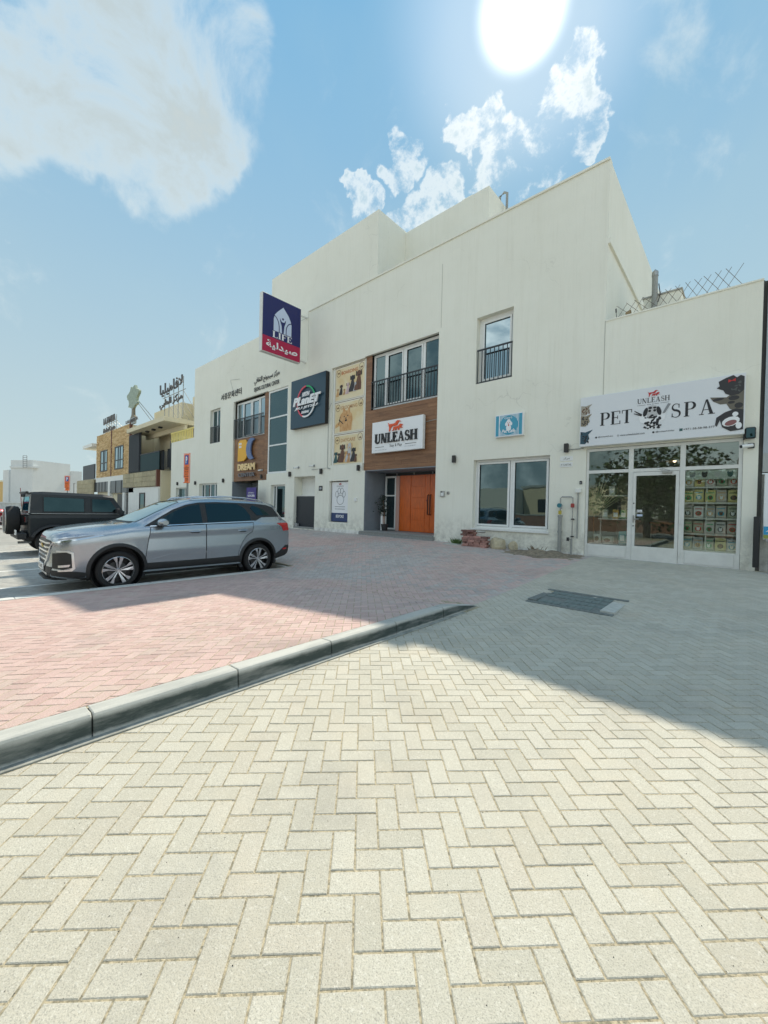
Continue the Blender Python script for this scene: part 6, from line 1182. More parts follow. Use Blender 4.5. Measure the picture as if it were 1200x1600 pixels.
def drape(bvh, poly, side, off=.006, thick=.012, grid=.06, far=6, sgn=1):
    """lay a 2D outline on the body. side 'x': outline (y,z) seen from +x (sgn) ; 'y-': outline (x,z) seen from the front (-y); 'y+'; 'z': (x,y) from above"""
    poly = [(p[0], p[1] if side == 'z' else zm(p[1])) for p in poly]
    bm = bmesh.new(); vs = [bm.verts.new((p[0], p[1], 0)) for p in poly]; bm.faces.new(vs)
    a0, a1 = min(p[0] for p in poly), max(p[0] for p in poly); b0, b1 = min(p[1] for p in poly), max(p[1] for p in poly)
    for ax, lo, hi in ((0, a0, a1), (1, b0, b1)):
        n = int((hi - lo) / grid)
        for k in range(1, n + 1):
            co_ = [0, 0, 0]; co_[ax] = lo + (hi - lo) * k / (n + 1); no = [0, 0, 0]; no[ax] = 1
            bmesh.ops.bisect_plane(bm, geom=bm.verts[:] + bm.edges[:] + bm.faces[:], plane_co=co_, plane_no=no)
    bm.verts.ensure_lookup_table(); last = None; nrm = {}
    for v in bm.verts:
        a, b = v.co.x, v.co.y
        if side == 'x': o_, d_ = Vector((far * sgn, a, b)), Vector((-sgn, 0, 0))
        elif side == 'y-': o_, d_ = Vector((a, -far, b)), Vector((0, 1, 0))
        elif side == 'y+': o_, d_ = Vector((a, far, b)), Vector((0, -1, 0))
        else: o_, d_ = Vector((a, b, far)), Vector((0, 0, -1))
        best = None
        for jx, jy in ((0, 0), (.0013, .0009), (-.0011, .0014), (.0007, -.0016)):
            j_ = Vector((0, jx, jy)) if side == 'x' else (Vector((jx, 0, jy)) if side[0] == 'y' else Vector((jx, jy, 0))); t_ = bvh.ray_cast(o_ + j_, d_)
            if t_[0] is not None and (best is None or t_[3] < best[3] - .004): best = t_
        h = best or (None,)
        if h[0] is None: h = bvh.find_nearest(Vector((last or o_)) if False else o_ + d_ * (far - 1.2)); hp, hn = h[0], h[1]
        else: hp, hn = h[0], h[1]
        if hn.dot(d_) > 0: hn = -hn
        v.co = hp + hn * off; nrm[v.index] = hn
    bm.normal_update(); f0_ = list(bm.faces); bd = [e for e in bm.edges if len(e.link_faces) == 1]
    idx = {}; 
    for e in bd:
        for v in e.verts:
            if v not in idx: idx[v] = bm.verts.new(v.co - nrm[v.index] * thick)
    for e in bd:
        try: bm.faces.new((e.verts[0], e.verts[1], idx[e.verts[1]], idx[e.verts[0]]))
        except ValueError: pass
    bmesh.ops.recalc_face_normals(bm, faces=bm.faces); 
    mb = MB(); bm.verts.index_update(); mb.v = [tuple(v.co) for v in bm.verts]; mb.f = [tuple(v.index for v in f.verts) for f in bm.faces]; mb.m = [0] * len(mb.f); bm.free(); return mb
def grow(poly, g):
    cx = sum(p[0] for p in poly) / len(poly); cy = sum(p[1] for p in poly) / len(poly); w = max(p[0] for p in poly) - min(p[0] for p in poly); h = max(p[1] for p in poly) - min(p[1] for p in poly)
    return [(cx + (p[0] - cx) * (1 + 2 * g / w), cy + (p[1] - cy) * (1 + 2 * g / h)) for p in poly]
def wheel(par, x, y, r, w, s, rim=True, spokes=5, rimr=.73, dark=False):
    """x = outer face plane, s = outward direction"""
    o = part('wheel', MB().lathe([(0, r * .66), (s * .005, r * .72), (s * .012, r * .9), (-s * .01, r * .975), (-s * .03, r), (-s * (w - .03), r), (-s * (w - .01), r * .97), (-s * w, r * .9), (-s * w, r * .6)], (x, y, r), 'x', 48), m_rub, par, smooth=True)
    tr_ = MB()
    for k in range(56):
        a = 2 * math.pi * k / 56; ca, sa = math.cos(a), math.sin(a); ta = (-sa, ca)
        for q in (.25, .75):
            xx = x - s * w * q; r2 = r + .002
            tr_.add([(xx - .03, y + ca * r2 + ta[0] * .006, r + sa * r2 + ta[1] * .006), (xx + .03, y + ca * r2 + ta[0] * .006, r + sa * r2 + ta[1] * .006), (xx + .03, y + ca * r2 - ta[0] * .006, r + sa * r2 - ta[1] * .006), (xx - .03, y + ca * r2 - ta[0] * .006, r + sa * r2 - ta[1] * .006)], [(0, 1, 2, 3)])
    R_ = r * rimr; part('rim', MB().lathe([(s * .008, R_ * 1.0), (s * .010, R_ * .96), (-s * .02, R_ * .93), (-s * .10, R_ * .90), (-s * .12, 0)], (x, y, r), 'x', 40), m_rimd, o, smooth=True)
    part('rim_lip', MB().lathe([(s * .012, R_ * 1.0), (s * .016, R_ * .975), (-s * .005, R_ * .955)], (x, y, r), 'x', 40), m_rim if not dark else m_rimd, o, smooth=True)
    part('brake_disc', MB().lathe([(-s * .095, 0), (-s * .095, R_ * .62), (-s * .11, R_ * .62)], (x, y, r), 'x', 28), M('disc_iron', (.10, .10, .10), .5, .6), o)
    sm_ = m_rim if not dark else m_rimd
    for k in range(spokes):
        a0 = 2 * math.pi * k / spokes + math.pi / 2; mb = MB()
        for dlt in (-1, 1):
            def P(rad, an, dx): return (x + s * dx, y + math.cos(a0 + an) * rad, r + math.sin(a0 + an) * rad)
            i0, i1 = (.10, .55) if dlt > 0 else (-.55, -.10); o0, o1 = (.09, .34) if dlt > 0 else (-.34, -.09)
            A = [P(R_ * .16, i0, -.012), P(R_ * .16, i1, -.012), P(R_ * .60, o1 * .72, .002), P(R_ * .97, o1 * 1.05, .006), P(R_ * .97, o0, .006), P(R_ * .60, o0 * 1.05, .002)]
            Bk = [(p[0] - s * .03, p[1], p[2]) for p in A]; mb.add(A + Bk, [tuple(range(6)), tuple(range(11, 5, -1))] + [(i, (i + 1) % 6, (i + 1) % 6 + 6, i + 6) for i in range(6)])
        part('spoke', mb, sm_, o)
    part('hub_cap', MB().lathe([(0, 0), (s * .002, R_ * .12), (-s * .02, R_ * .18), (-s * .03, R_ * .18)], (x, y, r), 'x', 20), sm_, o, smooth=True)
    return o
def mirrorx(mb): mb2 = MB(); mb2.v = [(-x, y, z) for x, y, z in mb.v]; mb2.f = [f[::-1] for f in mb.f]; mb2.m = list(mb.m); return mb2
# ---------------------------------------------------------------- silver SUV, nose towards -y
SV = thing('silver_suv', 'silver grey SUV parked nose out beside the red paving', 'car', (0, 0, 0)); K = 1.035
#      y     W     B     Wb    T     Wc    C    zb
TB = [(-2.38, .44, .82, .41, .90, .36, .88, .30), (-2.34, .60, .86, .56, .95, .50, .93, .25), (-2.25, .745, .90, .69, .985, .61, .965, .22), (-2.02, .855, .955, .785, 1.03, .68, 1.01, .20), (-1.6, .905, 1.0, .825, 1.075, .72, 1.055, .21), (-1.3, .915, 1.03, .845, 1.105, .74, 1.082, .22), (-1.14, .92, 1.045, .855, 1.145, .735, 1.11, .22),
      (-.66, .92, 1.06, .865, 1.38, .70, 1.33, .22), (-.22, .92, 1.07, .87, 1.575, .655, 1.52, .22), (.05, .92, 1.075, .87, 1.635, .64, 1.575, .22), (.5, .92, 1.085, .87, 1.665, .63, 1.60, .22), (1.0, .92, 1.10, .865, 1.655, .62, 1.59, .22), (1.5, .915, 1.12, .855, 1.64, .61, 1.575, .23), (1.82, .905, 1.13, .84, 1.61, .60, 1.545, .25),
      (2.0, .895, 1.14, .825, 1.56, .59, 1.50, .27), (2.1, .885, 1.14, .815, 1.42, .62, 1.37, .29), (2.2, .875, 1.14, .81, 1.25, .67, 1.22, .31), (2.29, .85, 1.10, .79, 1.14, .70, 1.12, .36), (2.36, .80, .95, .74, 1.0, .66, .98, .42)]
TB = [(t[0] * K, t[1], zm(t[2]), t[3], zm(t[4]), t[5] + (.045 if -.7 < t[0] < 2.1 else 0), zm(t[6]), t[7] + .04) for t in TB]
def sect(W_, B_, Wb, T_, Wc, Cc, zb):
    return [(0, zb), (W_ * .82, zb), (W_ * .95, zb + .03), (W_ * .99, zb + .14), (W_ * .992, zb + .26), (W_, .58 * B_), (W_ * .985, .80 * B_), (W_ * .995, B_ - .115), (W_ * .972, B_ - .05), (Wb + .012, B_ - .008), (Wb, B_ + .006),
            (Wb + (Wc - Wb) * .34, B_ + (Cc - B_) * .36), (Wb + (Wc - Wb) * .68, B_ + (Cc - B_) * .70), (Wc, Cc), (Wc - .035, Cc + (T_ - Cc) * .42), (Wc * .82, Cc + (T_ - Cc) * .72), (Wc * .5, Cc + (T_ - Cc) * .94), (0, T_)]
bmb = body_mesh(TB, sect, 110); base_me = bmb.mesh('body', m_silver); bb = bmesh.new(); bb.from_mesh(base_me); bvh = BVHTree.FromBMesh(bb)
YF, YR, RW = -1.46, 1.50, .365
cut = [MB().lathe([(-.3, 0), (-.3, .445), (.4, .445), (.4, 0)], (sx * .85 - (.05), yy, RW + .02), 'x', 40).mesh('c', m_black) for yy in (YF, YR) for sx in (1, -1)]
bd_me = boolean(base_me, cut)
for i, ms in enumerate(bd_me.materials): bd_me.materials[i] = m_silver if i == 0 else m_plas
bd_me.polygons.foreach_set('use_smooth', [True] * len(bd_me.polygons)); bd_me.set_sharp_from_angle(angle=R(40))
part('body', bd_me, None, SV)
def sides(nm, poly, mt, off=.006, thick=.012, grid=.07, par=None, both=True, **k):
    out = []
    for sg in ((1, -1) if both else (1,)): out.append(part(nm, drape(bvh, poly, 'x', off, thick, grid, sgn=sg), mt, SV if par is None else par[0 if sg == 1 else 1], smooth=True, **k))
    return out
# lower black cladding along sills and arches
def archpoly(yc, r0_, r1_, z_lo, a0=0, a1=180, n=18):
    o_ = [(yc + r1_ * math.cos(R(a0 + (a1 - a0) * i / n)), RW + .02 + r1_ * math.sin(R(a0 + (a1 - a0) * i / n))) for i in range(n + 1)]; i_ = [(yc + r0_ * math.cos(R(a1 + (a0 - a1) * i / n)), RW + .02 + r0_ * math.sin(R(a1 + (a0 - a1) * i / n))) for i in range(n + 1)]
    return o_, i_
def arch_mb(yc, sg):
    o_, i_ = archpoly(yc, .443, .505, 0, -22, 202, 26); mb = MB(); L1 = []
    for (a, b) in ((o_, i_[::-1]),):
        rows = []
        for t_ in (0, .5, 1):
            row = []
            for p, q in zip(a, b):
                y_, z_ = p[0] + (q[0] - p[0]) * t_, p[1] + (q[1] - p[1]) * t_; h = bvh.ray_cast(Vector((6 * sg, y_, max(z_, .25))), Vector((-sg, 0, 0))); hx = h[0].x if h[0] else .9 * sg; row.append((hx + sg * (.012 + .012 * (t_ > 0)), y_, z_))
            rows.append(row)
        rows.append([(p[0] - sg * .12, p[1], p[2]) for p in rows[-1]]); rows.insert(0, [(p[0] - sg * .02, p[1], p[2]) for p in rows[0]])
        mb.loft(rows, cap=False, closed=False)
    return mb
for sg in (1, -1):
    for yy in (YF, YR): part('arch_trim', arch_mb(yy, sg), m_plas, SV, smooth=True)
sides('sill_cladding', [(-.99, .245), (1.03, .245), (1.05, .40), (1.0, .46), (-.5, .43), (-.96, .44)], m_plas, .012, .02)
# doors (panel, gap, handle)
fd = [(-1.0, .45), (-.98, .62), (-.93, .90), (-.90, 1.035), (.205, 1.07), (.205, .45)]; rd = [(.225, .45), (.225, 1.07), (1.36, 1.095), (1.33, .93), (1.18, .86), (1.06, .72), (.99, .56), (.97, .45)]
def seam(pl, w_=.010):
    for sg in (1, -1):
        mb = MB(); q_ = pl + [pl[0]]
        for a_, b_ in zip(q_[:-1], q_[1:]):
            for st in vstroke([a_, b_], [w_, w_]): m_ = drape(bvh, st, 'x', .0075, .006, .04, sgn=sg); mb.add(m_.v, m_.f)
        part('door_gap', mb, m_black, SV, recalc=False)
for pl in (fd, rd): seam(grow(pl, .006))
dF = sides('front_door', fd, m_silver, .005, .012, .03); dR = sides('rear_door', rd, m_silver, .005, .012, .03)
for dd, yy in ((dF, (-.14, .10)), (dR, (.98, 1.20))):
    for i, sg in enumerate((1, -1)):
        hx = bvh.ray_cast(Vector((6 * sg, yy[0], 1.075)), Vector((-sg, 0, 0)))[0].x; part('handle', MB().tube([(hx + sg * .0, yy[0] - .02, 1.075), (hx + sg * .035, yy[0] + .01, 1.078), (hx + sg * .035, yy[1] - .03, 1.082), (hx, yy[1], 1.082)], [.012, .016, .016, .012], 8), m_silver, dd[i], smooth=True); part('handle_cup', MB().cbox(hx + sg * .002 - .004, hx + sg * .002 + .004, yy[0] + .02, yy[1] - .04, 1.045, 1.095, .003), m_plas, dd[i])
# crease highlights: dark lower recess on doors
sides('door_lower_crease', [(-.93, .50), (-.5, .585), (1.02, .60), (1.0, .575), (-.45, .555)], m_silver, .012, .012, .05)
# glasshouse: black surround then panes
gh = [(-1.02, 1.052), (-.76, 1.20), (-.45, 1.385), (-.17, 1.49), (.1, 1.545), (.5, 1.567), (1.0, 1.562), (1.5, 1.552), (1.82, 1.525), (2.0, 1.47), (2.15, 1.24), (1.95, 1.235), (1.62, 1.225), (1.44, 1.145), (.2, 1.095)]
gh = [(p[0] * 1.0, p[1]) for p in gh]; sur = sides('window_surround', gh, m_plas, .003, .01, .06)
sides('front_side_window', [(-.84, 1.08), (-.66, 1.205), (-.40, 1.36), (-.14, 1.455), (.12, 1.51), (.14, 1.11)], m_carg, .008, .008, .06, par=sur)
sides('rear_side_window', [(.26, 1.115), (.25, 1.52), (.6, 1.533), (1.02, 1.527), (1.2, 1.43), (1.31, 1.26), (1.31, 1.155)], m_carg, .008, .008, .06, par=sur)
sides('quarter_window', [(1.50, 1.27), (1.34, 1.44), (1.42, 1.505), (1.70, 1.42), (1.86, 1.275)], m_carg, .008, .008, .06, par=sur)
sides('belt_moulding', [(-.92, 1.047), (.2, 1.085), (1.40, 1.128), (1.40, 1.141), (.2, 1.10), (-.9, 1.062)], m_chrome, .012, .012, .08)
ws = [(-.70, -1.15), (-.40, -1.20), (0, -1.215), (.40, -1.20), (.70, -1.15), (.655, -.66), (.595, -.30), (.3, -.245), (0, -.225), (-.3, -.245), (-.595, -.30), (-.655, -.66)]
part('windscreen_seal', drape(bvh, grow(ws, .02), 'z', .002, .01, .06), m_plas, SV, smooth=True); WS = part('windscreen', drape(bvh, ws, 'z', .007, .01, .06), m_wsg, SV, smooth=True)
for a in (-.35, .3): part('wiper', MB().tube([(a - .25, -1.19, 1.27), (a + .1, -1.14, 1.30), (a + .32, -1.06, 1.34)], .009, 5), m_plas, WS)
part('rear_window', drape(bvh, [(-.56, 1.25), (.56, 1.25), (.48, 1.50), (-.48, 1.50)], 'y+', .006, .01, .06), m_carg, SV, smooth=True)
part('bonnet', drape(bvh, [(-.60, -2.19), (-.3, -2.30), (0, -2.335), (.3, -2.30), (.60, -2.19), (.68, -1.7), (.71, -1.27), (.4, -1.30), (0, -1.31), (-.4, -1.30), (-.71, -1.27), (-.68, -1.7)], 'z', .005, .012, .05), m_silver, SV, smooth=True)
part('cowl_panel', drape(bvh, [(-.70, -1.26), (0, -1.30), (.70, -1.26), (.69, -1.18), (0, -1.24), (-.69, -1.18)], 'z', .004, .01, .06), m_plas, SV, smooth=True)
for sg in (1, -1):
    rr_ = part('roof_rail', MB().tube([(sg * .64, -.1, 1.74), (sg * .64, .0, 1.81), (sg * .635, .6, 1.87), (sg * .63, 1.2, 1.86), (sg * .62, 1.7, 1.805), (sg * .62, 1.78, 1.74)], .016, 8), m_rim, SV, smooth=True)
    mr_ = part('door_mirror', MB().loft([[(sg * (.93 + a_ * .02), -.72 + b_ * (.09 * k_), 1.13 + c_ * (.075 * k_)) for a_, b_, c_ in ((0, -1, -.6), (0, -.6, -1), (0, .6, -1), (0, 1, -.6), (0, 1, .6), (0, .6, 1), (0, -.6, 1), (0, -1, .6))] if False else [(sg * (.90 + xx_), -.72 + .10 * k_ * math.cos(R(q_)) + yo_, 1.285 + .08 * k_ * math.sin(R(q_))) for q_ in range(0, 360, 30)] for xx_, k_, yo_ in ((0, .55, .0), (.03, .9, .0), (.10, 1., .0), (.17, .92, .01), (.22, .6, .02))]), m_silver, SV, smooth=True)
    part('mirror_glass', MB().box(min(sg * .93, sg * 1.09), max(sg * .93, sg * 1.09), -.645, -.632, 1.24, 1.33), m_carg, mr_); part('mirror_foot', MB().loft([[(sg * .84, -.80, 1.19), (sg * .84, -.66, 1.19), (sg * .84, -.66, 1.23), (sg * .84, -.80, 1.23)], [(sg * .95, -.76, 1.21), (sg * .95, -.68, 1.21), (sg * .95, -.68, 1.25), (sg * .95, -.76, 1.25)]]), m_plas, mr_); part('mirror_base', MB().box(min(sg * .95, sg * 1.06), max(sg * .95, sg * 1.06), -.78, -.66, 1.207, 1.219), m_plas, mr_)
    # headlamp strip wrapping the corner
    hl = [(-2.40, .845), (-2.2, .872), (-1.95, .905), (-1.72, .94), (-1.70, .952), (-1.95, .942), (-2.2, .922), (-2.40, .895)]
    hd_ = part('headlight', drape(bvh, hl, 'x', .008, .012, .05, sgn=sg), m_lens, SV, smooth=True); part('chrome_strip', drape(bvh, [(-2.41, .825), (-2.2, .852), (-1.95, .887), (-1.70, .93), (-1.70, .942), (-1.95, .906), (-2.2, .873), (-2.41, .847)], 'x', .014, .012, .05, sgn=sg), m_chrome, hd_, smooth=True)
    part('lamp_inner', drape(bvh, [(-2.34, .872), (-2.1, .902), (-1.85, .932), (-1.85, .940), (-2.1, .916), (-2.34, .886)], 'x', .012, .01, .05, sgn=sg), m_grey, hd_, smooth=True)
    part('tail_light', drape(bvh, [(2.17, 1.01), (2.22, .93), (2.40, .94), (2.42, 1.06), (2.33, 1.09), (2.18, 1.09), (2.02, 1.085)], 'x', .01, .015, .04, sgn=sg), m_tail, SV, smooth=True)
    # front corner: dark vent with chrome bracket
    vt = part('bumper_vent', drape(bvh, [(-2.41, .67), (-2.25, .69), (-2.17, .66), (-2.155, .45), (-2.28, .415), (-2.41, .44)], 'x', .008, .012, .04, sgn=sg), m_plas, SV, smooth=True)
    part('chrome_bracket', drape(bvh, [(-2.36, .715), (-2.22, .715), (-2.14, .68), (-2.115, .43), (-2.16, .385), (-2.34, .38), (-2.34, .41), (-2.19, .415), (-2.155, .45), (-2.17, .66), (-2.235, .688), (-2.36, .69)], 'x', .016, .014, .035, sgn=sg), M('satin_silver', (.7, .72, .72), .3, .6), vt, smooth=True)
    part('fog_light', drape(bvh, [(-2.34, .455), (-2.2, .465), (-2.18, .50), (-2.34, .49)], 'x', .014, .01, .03, sgn=sg), m_lens, vt, smooth=True)
    part('rear_reflector', drape(bvh, [(2.2, .52), (2.32, .53), (2.32, .56), (2.2, .55)], 'x', .01, .01, .03, sgn=sg), m_tail, SV)
    part('rear_lower_cladding', drape(bvh, [(2.0, .30), (2.42, .42), (2.42, .60), (2.30, .62), (2.12, .50), (2.0, .44)], 'x', .008, .012, .04, sgn=sg), m_plas, SV, smooth=True)
    part('front_lower_cladding', drape(bvh, [(-2.42, .30), (-1.97, .22), (-1.95, .34), (-2.1, .37), (-2.42, .40)], 'x', .008, .012, .04, sgn=sg), m_plas, SV, smooth=True)
gr_ = part('grille', drape(bvh, [(-.56, .86), (-.60, .78), (-.44, .56), (-.27, .49), (.27, .49), (.44, .56), (.60, .78), (.56, .86), (.2, .885), (-.2, .885)], 'y-', .006, .012, .05), m_black, SV, smooth=True)
for k, (z, w_) in enumerate(((.82, .57), (.755, .57), (.69, .52), (.625, .46), (.56, .39))): part('grille_bar', drape(bvh, [(-w_, z - .012), (w_, z - .012), (w_, z + .014), (-w_, z + .014)], 'y-', .018, .014, .05), m_chrome, gr_, smooth=True)
part('grille_frame', drape(bvh, [(-.62, .84), (-.47, .55), (-.29, .455), (.29, .455), (.47, .55), (.62, .84), (.585, .80), (.43, .575), (.26, .495), (-.26, .495), (-.43, .575), (-.585, .80)], 'y-', .02, .02, .04), MATS['satin_silver'], gr_, smooth=True)
part('emblem', drape(bvh, [(-.09, .755), (.06, .755), (.06, .735), (.10, .735), (.085, .775), (.03, .775), (.03, .80), (-.06, .80), (-.06, .775), (-.10, .775)], 'y-', .03, .012, .03), M('emblem_gold', (.6, .42, .1), .3, .8), gr_)
part('lower_intake', drape(bvh, [(-.62, .46), (.62, .46), (.52, .27), (-.52, .27)], 'y-', .006, .012, .05), m_plas, SV, smooth=True); part('skid_plate', drape(bvh, [(-.45, .34), (.45, .34), (.40, .28), (-.40, .28)], 'y-', .016, .014, .05), m_rim, SV, smooth=True)
part('lower_lip', MB().loft([[(-.60, -2.36, .235), (-.60, -2.20, .225), (-.60, -2.20, .265), (-.60, -2.38, .265)], [(-.3, -2.49, .235), (-.3, -2.25, .225), (-.3, -2.25, .265), (-.3, -2.50, .265)], [(.3, -2.49, .235), (.3, -2.25, .225), (.3, -2.25, .265), (.3, -2.50, .265)], [(.60, -2.36, .235), (.60, -2.20, .225), (.60, -2.20, .265), (.60, -2.38, .265)]]), m_plas, SV)
np_ = part('licence_plate', MB().cbox(-.26, .26, -2.505, -2.485, .40, .52, .006), m_white, SV); part('plate_text', text_mb('K 21487', -.2, .2, .43, .49, -2.507), p_blk, np_, recalc=False); part('plate_holder', MB().cbox(-.28, .28, -2.485, -2.40, .38, .54, .006), m_plas, SV)
for y in (YF, YR):
    for sg in (1, -1): wheel(SV, sg * .905, y, RW, .22, sg)
part('underbody', MB().box(-.62, .62, -2.0, 2.0, .20, .34).box(-.60, .60, YF - .1, YF + .1, .25, .45).box(-.60, .60, YR - .1, YR + .1, .25, .45), m_plas, SV)
for sg in (1, -1):
    for y in (YF, YR): part('wheel_well', MB().lathe([(0, .44), (-sg * .30, .44), (-sg * .30, 0)], (sg * .90, y, RW + .02), 'x', 32), m_plas, SV)
part('antenna_fin', MB().loft([[(-.02, 1.45, 1.74), (.02, 1.45, 1.74), (.02, 1.65, 1.71), (-.02, 1.65, 1.71)], [(-.004, 1.58, 1.84), (.004, 1.58, 1.84), (.004, 1.65, 1.83), (-.004, 1.65, 1.83)]]), m_silver, SV)
part('rear_plate', MB().cbox(-.26, .26, 2.47, 2.49, .72, .84, .004), m_white, SV); bb.free()
SV.location = (-9.80, 3.76, -.28); SV.rotation_euler = (0, 0, R(-.8))
far_car = copy_tree(SV, None, {m_silver: m_redp}); far_car.location = (-31.6, .05, -.28); far_car.rotation_euler = (0, 0, R(180)); far_car['label'] = 'red car mostly cut off by the left edge beyond the black jeep'; far_car.name = 'red_car'
# ---------------------------------------------------------------- black two-door jeep, tail towards -y
JP = thing('black_jeep', 'black two door hardtop off roader with a rear spare wheel', 'car', (0, 0, 0))
def jp(nm, mb, mt, par=None, **k): return part(nm, mb, mt, JP if par is None else par, **k)
# local: rear tub at y = 0, nose at y = 3.45, half width .80
tub = MB()
def hull(y, w, z0, z1, c=.05): return [(-w, y, z0), (w, y, z0), (w + .012, y, z0 + .1), (w + .012, y, z1 - .12), (w - .0, y, z1 - .02), (w - c, y, z1), (-w + c, y, z1), (-w, y, z1 - .02), (-w - .012, y, z1 - .12), (-w - .012, y, z0 + .1)]
tub_me = MB().loft([hull(0, .76, .58, 1.17), hull(.04, .79, .55, 1.19), hull(.8, .80, .50, 1.20), hull(2.15, .80, .50, 1.20), hull(2.2, .78, .52, 1.19)]).mesh('t', m_jeep)
cut = [MB().lathe([(-.4, 0), (-.4, .46), (.5, .46), (.5, 0)], (sx * .85 - .05, .55, .42), 'x', 32).mesh('c', m_black) for sx in (1, -1)]
tub_me = boolean(tub_me, cut); [tub_me.materials.__setitem__(i, m_jeep if i == 0 else m_plas) for i in range(len(tub_me.materials))]
jp('body_tub', tub_me, None)
jp('bonnet', MB().loft([hull(2.18, .76, .60, 1.20), hull(2.5, .70, .60, 1.19), hull(3.1, .62, .62, 1.13), hull(3.35, .58, .62, 1.09)]), m_jeep, smooth=True); jp('grille', MB().cbox(-.60, .60, 3.35, 3.42, .60, 1.08, .03), m_jeep)
top = jp('hardtop', MB().loft([[(-.78, .03, 1.19), (.78, .03, 1.19), (.77, .035, 1.30), (.71, .06, 1.75), (.67, .08, 1.815), (-.67, .08, 1.815), (-.71, .06, 1.75), (-.77, .035, 1.30)], [(-.79, .3, 1.19), (.79, .3, 1.19), (.78, .3, 1.30), (.71, .3, 1.76), (.66, .3, 1.835), (-.66, .3, 1.835), (-.71, .3, 1.76), (-.78, .3, 1.30)],
     [(-.79, 1.7, 1.19), (.79, 1.7, 1.19), (.78, 1.7, 1.30), (.71, 1.7, 1.74), (.66, 1.7, 1.815), (-.66, 1.7, 1.815), (-.71, 1.7, 1.74), (-.78, 1.7, 1.30)], [(-.78, 2.25, 1.19), (.78, 2.25, 1.19), (.77, 2.22, 1.30), (.69, 1.98, 1.71), (.64, 1.92, 1.77), (-.64, 1.92, 1.77), (-.69, 1.98, 1.71), (-.77, 2.22, 1.30)]]), m_jeep)
def hx(z): return .78 - (z - 1.30) / .46 * .07 + .003
for sg in (1, -1):
    for nm, q in (('rear_side_window', [(.32, 1.27), (1.22, 1.27), (1.22, 1.66), (.32, 1.68)]), ('door_window', [(1.42, 1.27), (2.06, 1.27), (2.03, 1.36), (1.86, 1.65), (1.42, 1.66)])):
        def pr(P, o_): return [(sg * (hx(b) + o_), a, b) for a, b in P]
        g2 = [(a + (-.03 if a < sum(p[0] for p in q) / len(q) else .03), b + (-.02 if b < 1.5 else .02)) for a, b in q]
        n_ = len(q); w_ = jp('window_seal', MB().add(pr(g2, .002) + pr(g2, .010), [tuple(range(n_, 2 * n_))] + [(i, (i + 1) % n_, (i + 1) % n_ + n_, i + n_) for i in range(n_)]), m_plas); part(nm, MB().add(pr(q, .008) + pr(q, .015), [tuple(range(n_, 2 * n_))] + [(i, (i + 1) % n_, (i + 1) % n_ + n_, i + n_) for i in range(n_)]), m_carg, w_)
    jp('belt_rail', MB().cbox(min(sg * .79, sg * .81), max(sg * .79, sg * .81), .06, 2.1, 1.195, 1.215, .003), m_galv)
    [jp('door_line', MB().box(min(sg * .805, sg * .815), max(sg * .805, sg * .815), yy, yy + .012, .55, 1.19), m_black) for yy in (1.36, 2.14)]
    h_ = jp('door_handle', MB().tube([(sg * .815, 1.42, 1.06), (sg * .85, 1.44, 1.06), (sg * .85, 1.56, 1.06), (sg * .815, 1.58, 1.06)], .013, 6), m_jeep)
    # flares
    for yc, r_ in ((.55, .46), (2.95, .46)):
        rows = []
        for rr, xx in ((r_ + .06, .80), (r_ + .05, .93), (r_, .95), (r_ - .01, .90)): rows.append([(sg * (xx if yc < 1 or xx > .8 else .60), yc + rr * math.cos(R(a)) * 1.02, .42 + rr * math.sin(R(a)) * .92) for a in range(8, 173, 12)])
        jp('fender_flare', MB().loft(rows, cap=False, closed=False), m_plas, smooth=True)
        wheel(JP, sg * .90, yc, .40, .26, sg, rimr=.55, dark=True)
    tl = jp('tail_light', MB().cbox(min(sg * .64, sg * .76), max(sg * .64, sg * .76), -.06, 0, .95, 1.13, .01), m_plas); part('lens', MB().box(min(sg * .66, sg * .74), max(sg * .66, sg * .74), -.066, -.058, .98, 1.10), m_tail, tl)
    mi = jp('door_mirror', MB().cbox(min(sg * .86, sg * 1.06), max(sg * .86, sg * 1.06), 1.98, 2.06, 1.22, 1.38, .02), m_plas); part('mirror_arm', MB().tube([(sg * .78, 2.1, 1.22), (sg * .9, 2.03, 1.26)], .02, 6), m_plas, mi)
    jp('side_step', MB().tube([(sg * .82, .95, .38), (sg * .86, 1.0, .36), (sg * .86, 2.35, .36), (sg * .82, 2.4, .38)], .035, 8), m_plas, smooth=True)
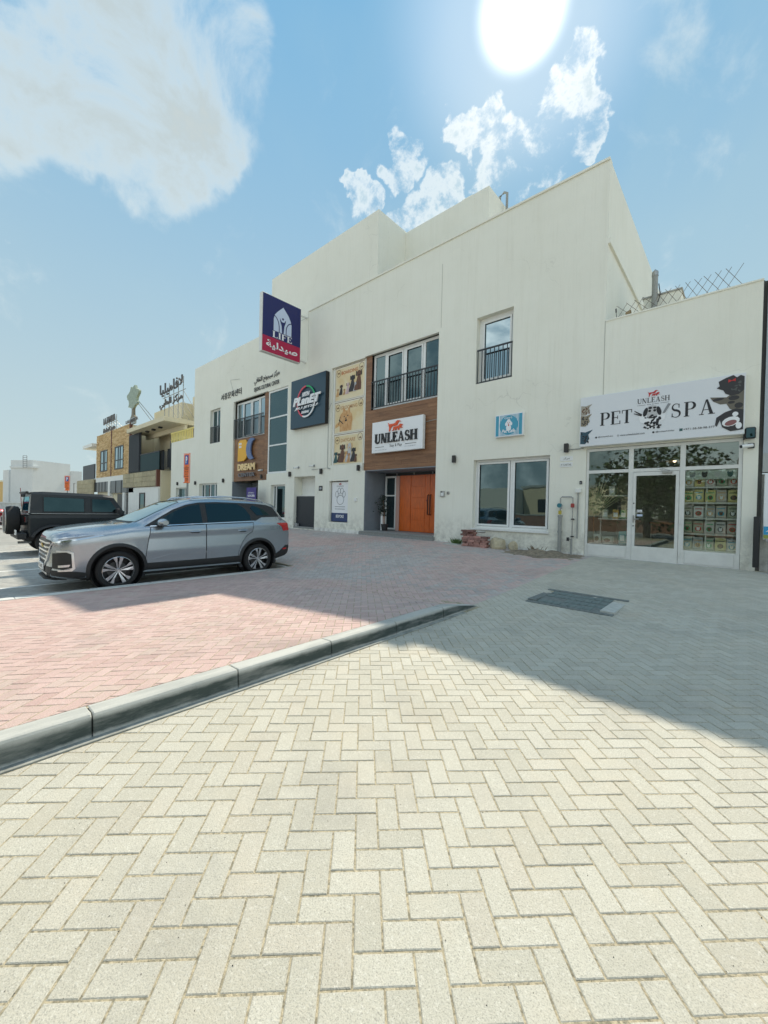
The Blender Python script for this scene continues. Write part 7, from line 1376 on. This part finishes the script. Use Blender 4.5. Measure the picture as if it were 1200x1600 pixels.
# rear: tailgate glass, bumper, spare
jp('rear_window', MB().add([(-.58, .03, 1.28), (.58, .03, 1.28), (.55, .05, 1.68), (-.55, .05, 1.68), (-.58, .018, 1.28), (.58, .018, 1.28), (.55, .038, 1.68), (-.55, .038, 1.68)], [(4, 5, 6, 7), (0, 1, 5, 4), (1, 2, 6, 5), (2, 3, 7, 6), (3, 0, 4, 7)]), m_carg)
jp('rear_spoiler', MB().tube([(-.66, -.02, 1.80), (.66, -.02, 1.80)], .035, 8), m_plas); [jp('rear_post', MB().tube([(q * .72, .02, 1.22), (q * .66, .06, 1.74)], .022, 6), m_galv) for q in (1, -1)]
jp('work_lamp', MB().lathe([(0, 0), (0, .05), (-.05, .05), (-.06, 0)], (.6, -.05, 1.72), 'y', 12).lathe([(0, 0), (0, .05), (-.05, .05), (-.06, 0)], (.25, -.05, 1.72), 'y', 12), m_plas)
jp('rear_bumper', MB().cbox(-.80, .80, -.22, -.02, .48, .66, .02), m_plas); jp('rear_light_bar', MB().cbox(.66, .82, -.03, .0, 1.175, 1.21, .004), m_galv)
sw = jp('spare_wheel', MB().lathe([(-.02, 0), (-.02, .22), (0, .34), (-.03, .395), (-.10, .41), (-.20, .41), (-.27, .40), (-.30, .35), (-.31, .1), (-.31, 0)], (-.02, -.10, .99), 'y', 40), m_rub, smooth=True); part('cover_ring', MB().lathe([(-.315, .32), (-.325, .36), (-.30, .375)], (-.02, -.10, .99), 'y', 40), m_galv, sw, smooth=True); part('cover_disc', MB().lathe([(-.312, 0), (-.318, .30), (-.31, .31)], (-.02, -.10, .99), 'y', 40), m_jeep, sw, smooth=True)
jp('spare_carrier', MB().box(-.12, .12, -.12, 0, .85, 1.15), m_plas)
pl = jp('licence_plate', MB().cbox(.42, .72, -.245, -.225, .60, .74, .005), m_white); part('plate_text', text_mb('L 40962', .46, .68, .645, .695, -.247), p_blk, pl, recalc=False)
jp('exhaust', MB().tube([(.5, -.18, .38), (.5, .1, .38)], .035, 8), m_galv); jp('rear_axle', MB().tube([(-.8, .55, .40), (.8, .55, .40)], .06, 8).lathe([(-.12, 0), (-.08, .12), (.08, .12), (.12, 0)], (0, .55, .40), 'x', 14), m_black); jp('chassis', MB().box(-.55, .55, -.05, 3.3, .42, .55), m_black); jp('antenna', MB().tube([(-.74, .02, 1.2), (-.74, -.02, 1.95)], .008, 5), m_redp)
jp('windscreen', MB().box(-.66, .66, 2.26, 2.28, 1.22, 1.30), m_carg)
# cardboard and straps seen through the hardtop's rear corner
jp('rear_seat', MB().cbox(-.5, .5, .9, 1.1, .9, 1.5, .04), m_plas)
JP.location = (-16.62, 1.72, -.28); JP.scale = (1.1, 1.1, 1.06)
